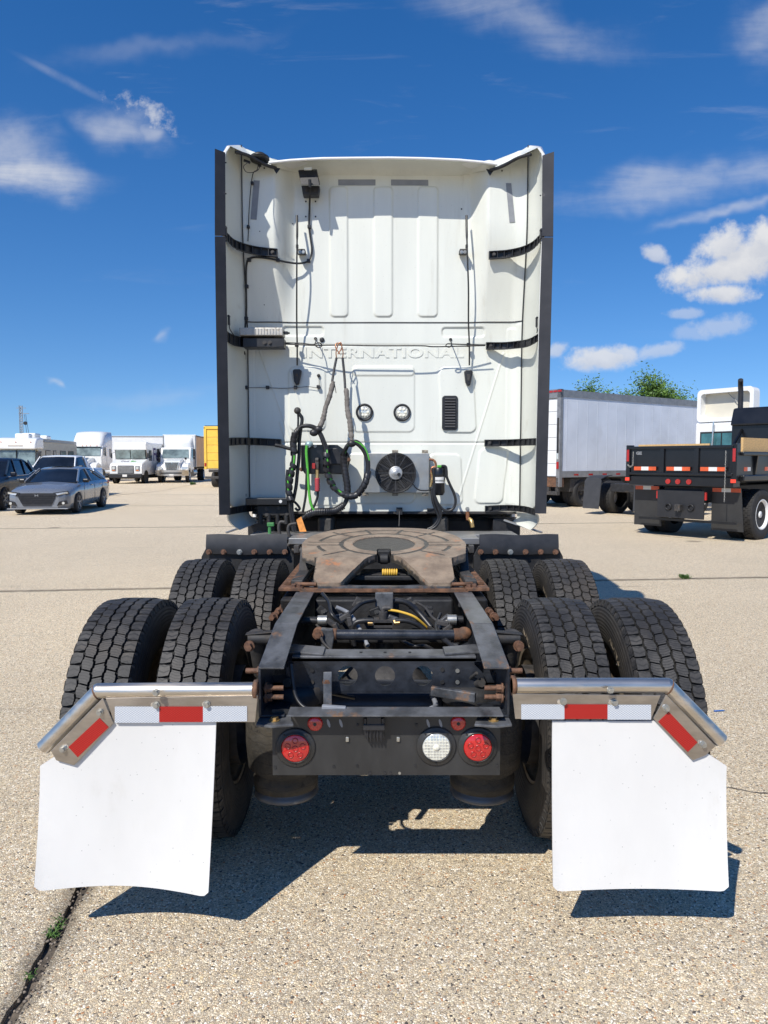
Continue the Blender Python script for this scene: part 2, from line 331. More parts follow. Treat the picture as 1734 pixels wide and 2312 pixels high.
def mat_leaf():
    m = bpy.data.materials.new('tree_leaf'); m.use_nodes = True; k = N(m.node_tree); b = m.node_tree.nodes['Principled BSDF']
    P = k.n('ShaderNodeTexCoord').outputs['Object']
    k.setin(b.inputs['Base Color'], k.mix(k.step(k.noise(P, 1.6, 5, .7), .35, .65), (.045, .10, .018), (.15, .27, .045)))
    b.inputs['Roughness'].default_value = .55
    try: b.inputs['Transmission Weight'].default_value = 0
    except Exception: pass
    return m
LEAF = mat_leaf()
BARK = mat('bark', (.10, .08, .06), .9, var=.3)

# ------------------------------------------------------------------ mesh builder
def vv(p): return Vector(p)
def frame(d):
    d = d.normalized(); u = Vector((0, 0, 1)) if abs(d.z) < .95 else Vector((0, 1, 0))
    a = d.cross(u).normalized(); return a, a.cross(d).normalized()
def smoothpath(pts, n=6):
    pts = [vv(p) for p in pts]; out = []
    if len(pts) < 3: return pts
    for i in range(len(pts) - 1):
        p0 = pts[max(i - 1, 0)]; p1 = pts[i]; p2 = pts[i + 1]; p3 = pts[min(i + 2, len(pts) - 1)]
        for j in range(n):
            t = j / n
            out.append(.5 * ((2 * p1) + (p2 - p0) * t + (2 * p0 - 5 * p1 + 4 * p2 - p3) * t * t + (3 * p1 - p0 - 3 * p2 + p3) * t ** 3))
    out.append(pts[-1]); return out
class MB:
    def __init__(s): s.v = []; s.f = []; s.sm = []
    def add(s, vs, fs, smooth=False):
        o = len(s.v); s.v += [tuple(p) for p in vs]
        for f in fs: s.f.append(tuple(i + o for i in f)); s.sm.append(smooth)
        return s
    def box(s, c, d, M=None):
        c = vv(c); x, y, z = (q / 2 for q in d)
        vs = [Vector((a * x, b * y, e * z)) for a in (-1, 1) for b in (-1, 1) for e in (-1, 1)]
        if M is not None: vs = [M @ p for p in vs]
        return s.add([p + c for p in vs], [(0, 1, 3, 2), (4, 6, 7, 5), (0, 4, 5, 1), (2, 3, 7, 6), (0, 2, 6, 4), (1, 5, 7, 3)])
    def bb(s, x0, x1, y0, y1, z0, z1): return s.box(((x0 + x1) / 2, (y0 + y1) / 2, (z0 + z1) / 2), (abs(x1 - x0), abs(y1 - y0), abs(z1 - z0)))
    def beam(s, p0, p1, w, h, up=(0, 0, 1)):
        p0 = vv(p0); p1 = vv(p1); d = (p1 - p0).normalized(); u = vv(up); a = d.cross(u)
        if a.length < 1e-4: a = d.cross(Vector((1, 0, 0)))
        a.normalize(); u = a.cross(d).normalized()
        vs = [p + a * (w / 2 * i) + u * (h / 2 * j) for p in (p0, p1) for i in (-1, 1) for j in (-1, 1)]
        return s.add(vs, [(0, 1, 3, 2), (4, 6, 7, 5), (0, 4, 5, 1), (2, 3, 7, 6), (0, 2, 6, 4), (1, 5, 7, 3)])
    def cyl(s, p0, p1, r0, r1=None, n=16, caps=True, smooth=True):
        r1 = r0 if r1 is None else r1; p0 = vv(p0); p1 = vv(p1); a, b = frame(p1 - p0)
        cs = [(math.cos(2 * math.pi * i / n), math.sin(2 * math.pi * i / n)) for i in range(n)]
        vs = [p0 + (a * c + b * q) * r0 for c, q in cs] + [p1 + (a * c + b * q) * r1 for c, q in cs]
        s.add(vs, [(i, (i + 1) % n, n + (i + 1) % n, n + i) for i in range(n)], smooth)
        if caps: s.add(vs, [tuple(range(n - 1, -1, -1)), tuple(range(n, 2 * n))])
        return s
    def lathe(s, prof, o, ax, n=24, smooth=True, close=False, capends=False):
        """prof: (along axis, radius)"""
        o = vv(o); d = vv(ax).normalized(); a, b = frame(d); vs = []
        for t, r in prof:
            for i in range(n):
                q = 2 * math.pi * i / n; vs.append(o + d * t + (a * math.cos(q) + b * math.sin(q)) * r)
        m = len(prof); fs = []
        for j in range(m - 1 + (1 if close else 0)):
            k = (j + 1) % m
            for i in range(n): fs.append((j * n + i, j * n + (i + 1) % n, k * n + (i + 1) % n, k * n + i))
        if capends: fs += [tuple(range(n - 1, -1, -1)), tuple((m - 1) * n + i for i in range(n))]
        return s.add(vs, fs, smooth)
    def tube(s, pts, r, n=8, sm=6):
        P = smoothpath(pts, sm) if sm else [vv(p) for p in pts]; m = len(P); vs = []; pa = None
        for i, p in enumerate(P):
            d = (P[min(i + 1, m - 1)] - P[max(i - 1, 0)]).normalized()
            if pa is None: a, b = frame(d)
            else: a = (pa - d * pa.dot(d)).normalized(); b = a.cross(d)
            pa = a; rr = r(i / (m - 1)) if callable(r) else r
            vs += [p + (a * math.cos(2 * math.pi * j / n) + b * math.sin(2 * math.pi * j / n)) * rr for j in range(n)]
        fs = [(i * n + j, i * n + (j + 1) % n, (i + 1) * n + (j + 1) % n, (i + 1) * n + j) for i in range(m - 1) for j in range(n)]
        s.add(vs, fs, True); s.add(vs, [tuple(range(n - 1, -1, -1)), tuple((m - 1) * n + j for j in range(n))]); return s
    def prism(s, poly, ext):
        """planar polygon (3D points) extruded by vector"""
        n = len(poly); P = [vv(p) for p in poly]; e = vv(ext)
        nrm = sum(((P[i] - P[0]).cross(P[(i + 1) % n] - P[0]) for i in range(n)), Vector())
        if nrm.dot(e) < 0: P.reverse()
        return s.add(P + [p + e for p in P], [tuple(range(n - 1, -1, -1)), tuple(range(n, 2 * n))] + [(i, (i + 1) % n, n + (i + 1) % n, n + i) for i in range(n)])
    def side(s, poly, x0, x1): return s.prism([(x0, y, z) for y, z in poly], (x1 - x0, 0, 0))
    def grid(s, fn, nu, nv, smooth=True, th=None):
        vs = [vv(fn(i / nu, j / nv)) for j in range(nv + 1) for i in range(nu + 1)]; w = nu + 1
        fs = [(j * w + i, j * w + i + 1, (j + 1) * w + i + 1, (j + 1) * w + i) for j in range(nv) for i in range(nu)]
        if th is None: return s.add(vs, fs, smooth)
        t = vv(th); o = len(vs); s.add(vs, fs, smooth); s.add([p + t for p in vs], [tuple(reversed(f)) for f in fs], smooth)
        bd = [i for i in range(w)] + [j * w + nu for j in range(1, nv + 1)] + [nv * w + i for i in range(nu - 1, -1, -1)] + [j * w for j in range(nv - 1, 0, -1)]
        vs2 = [vs[i] for i in bd] + [vs[i] + t for i in bd]; n = len(bd)
        return s.add(vs2, [(i, n + i, n + (i + 1) % n, (i + 1) % n) for i in range(n)])
    def ball(s, c, r, n=12, sc=(1, 1, 1)):
        c = vv(c); prof = [(-math.cos(math.pi * i / n), max(math.sin(math.pi * i / n), 1e-4)) for i in range(n + 1)]
        t = MB().lathe(prof, (0, 0, 0), (0, 0, 1), n * 2)
        return s.add([Vector((p[0] * r * sc[0], p[1] * r * sc[1], p[2] * r * sc[2])) + c for p in t.v], t.f, True)
    def bolt(s, p, ax, r, h=None):
        p = vv(p); a = vv(ax).normalized(); h = h or r * .8
        s.cyl(p, p + a * h * .3, r * 1.45, n=12); return s.cyl(p + a * h * .3, p + a * (h * 1.2), r, n=6, smooth=False)
    def mesh(s, name, m):
        me = bpy.data.meshes.new(name); me.from_pydata(s.v, [], s.f)
        me.polygons.foreach_set('use_smooth', s.sm); 
        if m is not None: me.materials.append(m)
        me.update(); return me

def link(name, me, parent=None, loc=None, rot=None):
    o = bpy.data.objects.new(name, me); C.objects.link(o)
    if parent is not None:
        o.parent = parent
        if parent.get('_w'): o.location = -parent.location
    if loc is not None: o.location = Vector(loc) + (o.location if parent is not None and parent.get('_w') else Vector())
    if rot is not None: o.rotation_euler = rot
    return o
def part(name, mb, m, parent, bevel=0, label=None, loc=None, rot=None, seg=2):
    me = mb.mesh(name, m); bm = bmesh.new(); bm.from_mesh(me); bmesh.ops.recalc_face_normals(bm, faces=bm.faces); bm.to_mesh(me); bm.free()
    o = link(name, me, parent, loc, rot)
    if bevel:
        b = o.modifiers.new('bevel', 'BEVEL'); b.width = bevel; b.segments = seg; b.limit_method = 'ANGLE'; b.angle_limit = R(35)
    if label: o['label'] = label
    return o
def thing(name, label, cat, loc, rz=0, group=None, world=False):
    o = bpy.data.objects.new(name, None); C.objects.link(o); o.location = loc; o.rotation_euler = (0, 0, rz); o.empty_display_size = .3
    o['label'] = label; o['category'] = cat
    if group: o['group'] = group
    if world: o['_w'] = 1
    return o
def solo(name, mb, m, label, cat, group=None, bevel=0, loc=None, rot=None):
    o = part(name, mb, m, None, bevel, label, loc, rot); o['category'] = cat
    if group: o['group'] = group
    return o
def text_mb(body, size, extrude, xs=1., off=0., spacing=1.):
    cu = bpy.data.curves.new('t', 'FONT'); cu.body = body; cu.size = size; cu.extrude = extrude; cu.offset = off; cu.align_x = 'CENTER'; cu.align_y = 'CENTER'; cu.space_character = spacing; cu.resolution_u = 4
    o = bpy.data.objects.new('t', cu); C.objects.link(o); dg = bpy.context.evaluated_depsgraph_get()
    me = bpy.data.meshes.new_from_object(o.evaluated_get(dg)); mb = MB()
    mb.add([(v.co.x * xs, v.co.y, v.co.z) for v in me.vertices], [tuple(p.vertices) for p in me.polygons])
    bpy.data.objects.remove(o); bpy.data.curves.remove(cu); bpy.data.meshes.remove(me); return mb
def remap(mb, fn):
    mb.v = [tuple(fn(*p)) for p in mb.v]; return mb

# ------------------------------------------------------------------ ground
g = bpy.data.objects.new('concrete_lot', None); C.objects.link(g); g['kind'] = 'structure'; g['label'] = 'pale exposed aggregate concrete parking lot'
ga = R(6.2); gx = Vector((math.cos(ga), math.sin(ga), 0)); gy = Vector((-math.sin(ga), math.cos(ga), 0))
O = Vector((-1.125, 2.35, 0)); SP = 8.9; SX = 14.0
y0 = (Vector((0, 9.62, 0)) - O).dot(gy)
def lot(i, j): return O + gx * (i * SX) + gy * (y0 + j * SP)
NI, NJ = (-3, 3), (-2, 6)
gap = .021
slab_me = None
for i in range(NI[0], NI[1]):
    for j in range(NJ[0], NJ[1]):
        if slab_me is None:
            hs = SP / 2 - gap; hx_ = SX / 2 - gap
            ring = []; n = 130
            for a, b in (((-1, -1), (1, -1)), ((1, -1), (1, 1)), ((1, 1), (-1, 1)), ((-1, 1), (-1, -1))):
                for q in range(n):
                    t = q / n; x = (a[0] + (b[0] - a[0]) * t) * hx_; y = (a[1] + (b[1] - a[1]) * t) * hs
                    jx = random.uniform(-.012, .006); ring.append((x + (jx if abs(x) >= hx_ - .001 else 0), y + (jx if abs(y) >= hs - .001 else 0), 0))
            mb = MB(); mb.prism(ring, (0, 0, -.15)); 
            slab_me = mb.mesh('slab', GROUND)
            bm = bmesh.new(); bm.from_mesh(slab_me); bmesh.ops.recalc_face_normals(bm, faces=bm.faces); bm.to_mesh(slab_me); bm.free()
        c = (lot(i, j) + lot(i + 1, j + 1)) / 2
        link('slab', slab_me, g, c, (0, 0, ga))
fl = MB(); c = (lot(NI[0], NJ[0]) + lot(NI[1], NJ[1])) / 2
wx = (NI[1] - NI[0]) * SX; wy = (NJ[1] - NJ[0]) * SP
fl.box((0, 0, -.035), (wx, wy, .03)); part('joint_filler', fl, FILL, g, loc=c, rot=(0, 0, ga))
# outer sheet to the horizon with a hole for the slabs
q = [lot(NI[0], NJ[0]), lot(NI[1], NJ[0]), lot(NI[1], NJ[1]), lot(NI[0], NJ[1])]
big = 3000; Q = [c + gx * (a * big) + gy * (b * big) for a, b in ((-1, -1), (1, -1), (1, 1), (-1, 1))]
mb = MB(); mb.add(q + Q, [(i, 4 + i, 4 + (i + 1) % 4, (i + 1) % 4) for i in range(4)])
o = part('ground', mb, GROUND, None); o['kind'] = 'structure'; o['label'] = 'concrete ground reaching out to the horizon'

# crack running over slabs
def crack(pts, w, name='crack'):
    P = smoothpath(pts, 8); mb = MB(); vs = []
    for i, p in enumerate(P):
        d = (P[min(i + 1, len(P) - 1)] - P[max(i - 1, 0)]).normalized(); a = d.cross(Vector((0, 0, 1)))
        ww = w * random.uniform(.5, 1.3); jj = random.uniform(-w, w)
        vs += [p + a * (jj + ww), p + a * (jj - ww)]
    mb.add(vs, [(2 * i, 2 * i + 1, 2 * i + 3, 2 * i + 2) for i in range(len(P) - 1)])
    part(name, mb, FILL, g, loc=(0, 0, .004))
def gr(px, py):
    a = math.atan((py - 1156) / F) + PITCH; Y = H / math.tan(a); p = at(px, py, Y); p.z = 0; return p
def gd(x, y): return gr(x / .9568, y / .9568)
crack([gd(1560, 1700), gd(1595, 1706), gd(1640, 1714), gd(1720, 1716)], .004)
crack([gd(230, 1072), gd(290, 1066), gd(350, 1060), gd(400, 1050), gd(425, 1046)], .03)
crack([gd(1370, 1146), gd(1450, 1160), gd(1540, 1166), gd(1650, 1174)], .008)
crack([gd(1250, 1262), gd(1320, 1268), gd(1420, 1266)], .004)

def weed(label, p, n, h, group='weeds in the joints'):
    mb = MB()
    for i in range(n):
        a = random.uniform(0, 6.28); l = h * random.uniform(.5, 1.1); b = Vector((random.uniform(-1, 1), random.uniform(-1.6, 1.6), 0)) * h * .5
        d = Vector((math.cos(a), math.sin(a), 0)); w = d.cross(Vector((0, 0, 1))) * h * .07
        m1 = b + d * l * .35 + Vector((0, 0, l * .6)); t = b + d * l * .9 + Vector((0, 0, l * .55))
        mb.add([b - w * .5, b + w * .5, m1 + w, m1 - w, t], [(0, 1, 2, 3), (3, 2, 4)])
    return solo('weed', mb, LEAFW, label, 'weed', group, loc=Vector(p) + Vector((0, 0, -.01)))
weed('larger green grass tuft in the joint below the left white mudflap', gd(115, 2012), 34, .036)
weed('small grass tuft in the same joint, nearest the left mudflap', gd(130, 1985), 20, .028)
weed('tiny sprout low in the joint at the bottom left corner', gd(62, 2105), 14, .03)
weed('low weeds in the cross joint right of the truck', gd(1478, 1249), 70, .10)
weed('weeds in the crack before the box truck with the chrome grille', gd(416, 1047), 70, .3)
def joint_growth():
    # crumbled dark edge and stones along the near joint
    mb = MB()
    for i in range(170):
        t = random.uniform(-1.2, .55); p = O + gy * t + gx * random.gauss(0, .018); s = random.uniform(.003, .008)
        mb.ball(p + Vector((0, 0, s * .3)), s, 3, (1, random.uniform(.7, 1.3), .6))
    o = part('joint_rubble', mb, mat('grit', (.20, .16, .12), .9, var=.5, vs=90), None); o['kind'] = 'stuff'; o['label'] = 'dark grit and crumbs along the open slab joint'
joint_growth()
mb = MB(); p = gd(1553, 1538); mb.cyl(p + Vector((-.035, 0, .006)), p + Vector((.03, .01, .006)), .005, n=8); mb.cyl(p + Vector((.03, .01, .006)), p + Vector((.045, .012, .006)), .003, .001, n=8)
solo('pen_cap', mb, BLUE, 'small blue plastic pen piece lying on concrete at right', 'litter')

# ------------------------------------------------------------------ main truck
T = thing('semi_truck', 'white sleeper cab tractor truck seen from behind with fifth wheel and white mudflaps', 'semi truck', (0, 4.2, 0), world=True)
YW = 6.10   # rear wall of the sleeper

# ---- frame
for sx in (-1, 1):
    X = .434 * sx; mb = MB()
    web = [(2.50, .915), (2.90, .980), (9.6, .980), (9.6, .71), (2.95, .71), (2.50, .752)]
    mb.side(web, X - .004 * sx, X + .004 * sx)
    rail = part('frame_rail', mb, FRM, T)
    m2 = MB(); w = .086 * sx
    m2.prism([(X + .004 * sx, 2.50, .915), (X + .004 * sx, 2.90, .980), (X - w, 2.90, .980), (X - w, 2.50, .915)], (0, 0, .008))
    m2.prism([(X + .004 * sx, 2.902, .980), (X + .004 * sx, 9.6, .980), (X - w, 9.6, .980), (X - w, 2.902, .980)], (0, 0, .008))
    part('top_flange', m2, FRMT, rail, .002)
    m3 = MB(); m3.prism([(X + .004 * sx, 2.50, .744), (X + .004 * sx, 2.95, .702), (X - w, 2.95, .702), (X - w, 2.50, .744)], (0, 0, .008))
    m3.prism([(X, 2.952, .702), (X, 9.6, .702), (X - w, 9.6, .702), (X - w, 2.952, .702)], (0, 0, .008))
    part('bottom_flange', m3, FRM, rail, .002)
    # end tab with gold bolt
    m4 = MB(); m4.prism([(X + .004 * sx, 2.44, .742), (X - .05 * sx, 2.425, .742), (X - .125 * sx, 2.44, .742), (X - .095 * sx, 2.56, .742), (X + .004 * sx, 2.56, .742)], (0, 0, -.009))
    part('end_tab', m4, FRMT, rail, .002)
    b = MB().bolt((X - .055 * sx, 2.475, .742), (0, 0, 1), .013); part('bolt', b, GOLDB, rail)
    for yy, zz in ((2.56, .83), (2.56, .797)):
        b = MB(); b.cyl((X - .004 * sx, yy, zz), (X - .075 * sx, yy, zz), .009, n=10); b.bolt((X - .01 * sx, yy, zz), (-sx, 0, 0), .015, .02); part('bolt', b, RUSTB, rail)
    b = MB(); b.cyl((X + .004 * sx, 2.62, .875), (X + .07 * sx, 2.62, .875), .010, n=10); b.bolt((X + .004 * sx, 2.62, .875), (sx, 0, 0), .017, .02); part('bolt', b, RUSTB, rail)
    for i in range(9):
        for z in (.80, .92):
            b = MB().bolt((X + .004 * sx, 2.95 + i * .14, z), (sx, 0, 0), .012, .018)
            b.cyl((X + .01 * sx, 2.95 + i * .14, z), (X + .04 * sx, 2.95 + i * .14, z), .006, n=8)
            part('bolt', b, RUSTB, rail)
    # embossed stamp on the left rail top
    if sx < 0:
        t = text_mb('VENTURE', .05, .0006, .9)
        remap(t, lambda x, y, z: (X + .05 - y * .9, 2.72 + x * 1. * .9, .955 + (x * .9) * .163 + z))
        part('stamped_lettering', t, FRM, rail)

def ringplate(mb, x0, x1, z0, z1, holes, y, th):
    hs = sorted(holes); cuts = [x0] + [(hs[i][0] + hs[i + 1][0]) / 2 for i in range(len(hs) - 1)] + [x1]; n = 32
    for (cx, cz, r), a, b in zip(hs, cuts, cuts[1:]):
        inn, out = [], []
        for i in range(n):
            q = 2 * math.pi * (i + .5) / n; dx, dz = math.cos(q), math.sin(q)
            tx = ((b - cx) if dx > 0 else (a - cx)) / dx if abs(dx) > 1e-6 else 9; tz = ((z1 - cz) if dz > 0 else (z0 - cz)) / dz if abs(dz) > 1e-6 else 9
            t = min(tx, tz); inn.append((cx + dx * r, cz + dz * r)); out.append((cx + dx * t, cz + dz * t))
        # snap nearest to corners
        for X_, Z_ in ((a, z0), (a, z1), (b, z0), (b, z1)):
            i = min(range(n), key=lambda i: (out[i][0] - X_) ** 2 + (out[i][1] - Z_) ** 2); out[i] = (X_, Z_)
        vs = []
        for yy in (y, y + th): vs += [(x, yy, z) for x, z in inn] + [(x, yy, z) for x, z in out]
        fs = []
        for i in range(n):
            k = (i + 1) % n
            fs += [(i, k, n + k, n + i), (2 * n + i, 3 * n + i, 3 * n + k, 2 * n + k), (i, 2 * n + i, 2 * n + k, k)]
            fs += [(n + i, n + k, 3 * n + k, 3 * n + i)]
        mb.add(vs, fs)
mb = MB(); YC = 2.74
hc = [(V3(x, y, YC).x, V3(x, y, YC).z, .0385) for x, y in ((671, 773), (836, 773), (1001, 773))]
z1, z0 = V3(800, 700, YC).z, V3(800, 842, YC).z
ringplate(mb, -.345, .345, z0, z1, hc, YC, .008)
mb.prism([(-.345, YC, z0), (-.345, YC, z1 - .02), (-.375, YC, z1 - .035), (-.365, YC, z0)], (0, .008, 0))
mb.prism([(.345, YC, z0), (.345, YC, z1 - .02), (.375, YC, z1 - .05), (.40, YC, z0)], (0, .008, 0))
cm = part('rear_crossmember', mb, FRM, T)
mb = MB(); mb.grid(lambda u, v: (-.35 + .70 * u, YC + (.0 if v < .25 else (v - .25) * .14), z1 + (v * .048 if v < .25 else .012)), 2, 12, th=(0, 0, -.008)); part('top_flange', mb, FRMT, cm)
mb = MB(); mb.bb(-.36, .38, YC + .001, YC + .10, z0 - .008, z0); part('bottom_flange', mb, FRM, cm)
for sx in (-1, 1):
    mb = MB(); mb.prism([(sx * .232, YC - .0, z1 + .013), (sx * .232, YC + .11, z1 + .013), (sx * .36, YC + .15, z1 + .013), (sx * .425, YC + .14, z1 + .013), (sx * .425, YC + .04, z1 + .013), (sx * .33, YC + .03, z1 + .013)], (0, 0, .008)); part('gusset', mb, FRMT, cm, .002)
for x, y, m in ((515, 748, DARK), (515, 800, DARK), (1088, 745, DARK), (1088, 800, DARK), (1155, 750, ZINC), (1155, 800, ZINC)):
    p = V3(x, y, YC - .001); mb = MB().cyl(p, p + Vector((0, -.004, 0)), .008, n=12); part('rivet', mb, m, cm)
for x in (730, 836, 945):
    p = V3(x, 682, YC + .055); p.z = z1 + .0125; mb = MB().cyl(p, p + Vector((0, 0, .002)), .006, n=10); part('rivet', mb, DARK, cm)
# hanging strap bracket with bolt in front of the crossmember
mb = MB(); a = V3(583, 755, 2.70); b_ = V3(583, 912, 2.66); mb.beam(a, b_, .032, .006, (0, 1, 0)); br = part('hanger_bracket', mb, FRMT, T, .002)
mb = MB().bolt(V3(581, 800, 2.695), (0, -1, 0), .012); part('bolt', mb, RUSTB, br)
# front lower frame crossmember under the fifth wheel, dark box between rails
for ya, yb in ((3.55, 3.72), (4.3, 4.5), (5.3, 5.45)): mb = MB(); mb.bb(-.34, .34, ya, yb, .74, .96); part('crossmember', mb, DARK, T, .01)

# ---- panhard / torque rod with brackets
p0, p1 = V3(615, 591, 3.08), V3(1150, 593, 3.08)
mb = MB().cyl(p0, p1, .0225, n=20); rod = part('torque_rod', mb, FRM, T)
mb = MB(); mb.cyl(V3(1140, 593, 3.08), V3(1200, 590, 3.08), .028, n=16); mb.ball(V3(1185, 587, 3.07), .033, 8, (1, .8, .9)); part('rod_end', mb, RUST, rod)
mb = MB(); mb.cyl(V3(600, 590, 3.08), V3(622, 591, 3.08), .027, n=16); mb.ball(V3(545, 583, 3.08), .026, 8); part('rod_end', mb, RUST, rod)
mb = MB(); a = V3(580, 570, 3.05); mb.prism([V3(553, 566, 3.05), V3(605, 570, 3.05), V3(612, 600, 3.05), V3(600, 668, 3.05), V3(553, 668, 3.05)], (0, .035, 0)); part('rod_bracket', mb, FRMT, T, .004)
mb = MB(); mb.bolt(V3(540, 590, 3.04), (0, -1, 0), .016); part('bolt', mb, RUSTB, rod)

# ---- valve between the rails
YV = 3.28
mb = MB(); c_ = V3(828, 538, YV); mb.box(c_, (.085, .06, .035)); mb.box(c_ + Vector((0, 0, -.02)), (.07, .05, .02)); mb.cyl(c_, c_ + Vector((0, 0, .05)), .02, n=12); mb.bb(c_.x - .048, c_.x + .048, YV - .03, YV + .03, c_.z - .006, c_.z + .006)
mb.tube([c_ + Vector((0, 0, .045)), c_ + Vector((0, 0, .066)), c_ + Vector((.03, 0, .068))], .011, sm=4)
va = part('air_valve', mb, CAST, T, .003)
mb = MB(); mb.cyl(c_ + Vector((.045, 0, 0)), c_ + Vector((.075, 0, .003)), .013, n=6, smooth=False); mb.cyl(c_ + Vector((-.045, 0, 0)), c_ + Vector((-.07, 0, 0)), .013, n=6, smooth=False); part('fitting', mb, BRASS, va)
mb = MB().tube([V3(850, 482, YV), V3(900, 490, YV), V3(960, 510, YV), V3(1000, 540, YV + .02), V3(1035, 575, YV + .05)], .006); part('yellow_line', mb, YEL, T)
hoses = [([V3(785, 530, YV), V3(740, 530, YV), V3(705, 540, YV), V3(690, 575, YV), V3(700, 640, YV)], .013), ([V3(880, 530, YV), V3(930, 530, YV), V3(975, 545, YV), V3(1010, 570, YV)], .012),
         ([V3(470, 530, 3.2), V3(530, 530, 3.2), V3(580, 540, 3.2), V3(620, 575, 3.2)], .018), ([V3(1180, 525, 3.2), V3(1120, 530, 3.2), V3(1085, 555, 3.2), V3(1060, 600, 3.2)], .018),
         ([V3(880, 440, 3.4), V3(930, 450, 3.4), V3(980, 490, 3.4), V3(1040, 560, 3.35)], .014), ([V3(640, 540, 3.3), V3(680, 500, 3.35), V3(730, 455, 3.4), V3(790, 440, 3.5)], .010),
         ([V3(560, 410, 3.5), V3(590, 450, 3.4), V3(600, 500, 3.3), V3(640, 540, 3.3)], .009), ([V3(1030, 560, 3.3), V3(1090, 600, 3.1), V3(1130, 640, 3.0), V3(1190, 660, 2.95)], .010),
         ([V3(900, 610, 3.2), V3(960, 640, 3.1), V3(1010, 640, 3.1), V3(1050, 660, 3.0)], .008)]
for pts, r in hoses: part('air_hose', MB().tube(pts, r), HOSE, T)
for x, y in ((560, 528), (1130, 525)):
    p = V3(x, y, 3.18); mb = MB(); mb.cyl(p - Vector((.02, 0, 0)), p + Vector((.02, 0, 0)), .022, n=10); part('hose_clamp', mb, ZINC, T)
for (x, y) in ((600, 540), (1090, 540), (1140, 640), (660, 510)):
    p = V3(x, y, 3.15); mb = MB(); mb.box(p, (.05, .03, .02), Matrix.Rotation(random.uniform(-1, 1), 3, 'Y')); mb.box(p + Vector((.02, 0, -.02)), (.02, .04, .04), Matrix.Rotation(random.uniform(-1, 1), 3, 'Y')); part('bracket', mb, CAST, T, .003)
for i, pts in enumerate([[V3(500, 520, 3.3), V3(545, 560, 3.15), V3(560, 620, 3.0), V3(600, 660, 2.95)], [V3(1080, 500, 3.35), V3(1060, 560, 3.2), V3(1100, 620, 3.05), V3(1160, 640, 3.0)], [V3(620, 470, 3.4), V3(680, 500, 3.4), V3(720, 560, 3.3), V3(760, 640, 3.2)],
    [V3(950, 440, 3.5), V3(1010, 470, 3.4), V3(1050, 520, 3.3), V3(1120, 560, 3.2)], [V3(470, 860, 2.7), V3(520, 830, 2.78), V3(600, 850, 2.8), V3(700, 870, 2.85)], [V3(1040, 850, 2.85), V3(1060, 900, 2.7), V3(1040, 917, 2.62)], [V3(1240, 760, 2.7), V3(1190, 800, 2.78), V3(1150, 830, 2.85)]]):
    part('loose_cable', MB().tube(pts, .006 + .002 * (i % 3)), (CAST, HOSE, GREYT)[i % 3], T)
for i in range(10):
    p = V3(480 + i * 78, 450 + (i * 37) % 110, 3.45); mb = MB(); mb.box(p, (.05, .03, .035), Matrix.Rotation(i * .7, 3, 'Y')); mb.bolt(p + Vector((.01, -.015, 0)), (0, -1, .3), .010); part('valve_fitting', mb, (CAST, DARK, FRMT)[i % 3], T, .004)
mb = MB(); mb.beam(V3(1040, 838, 2.66), V3(1235, 868, 2.60), .02, .035); part('brace_plate', mb, FRMT, T, .003)
mb = MB(); mb.prism([V3(793, 408, 3.5), V3(872, 408, 3.5), V3(872, 485, 3.5), V3(793, 485, 3.5)], (0, .03, 0)); part('centre_bracket', mb, FRMT, T, .004)
# cable to trailer lamp plug on left
part('lamp_cable', MB().tube([V6(290, 250, 2.62), V6(300, 330, 2.60), V6(318, 430, 2.58), V6(360, 490, 2.56), V6(425, 515, 2.54)], .007), HOSE, T)
mb = MB(); mb.box(V6(535, 503, 2.53), (.085, .02, .022), Matrix.Rotation(R(4), 3, 'Y')); cp = part('cable_plug', mb, GREYT, T, .003)
mb = MB().cyl(V6(415, 516, 2.53), V6(440, 512, 2.53), .009, n=10); mb.cyl(V6(440, 512, 2.53), V6(485, 505, 2.53), .005, n=8); part('white_boot', mb, WHL, cp)

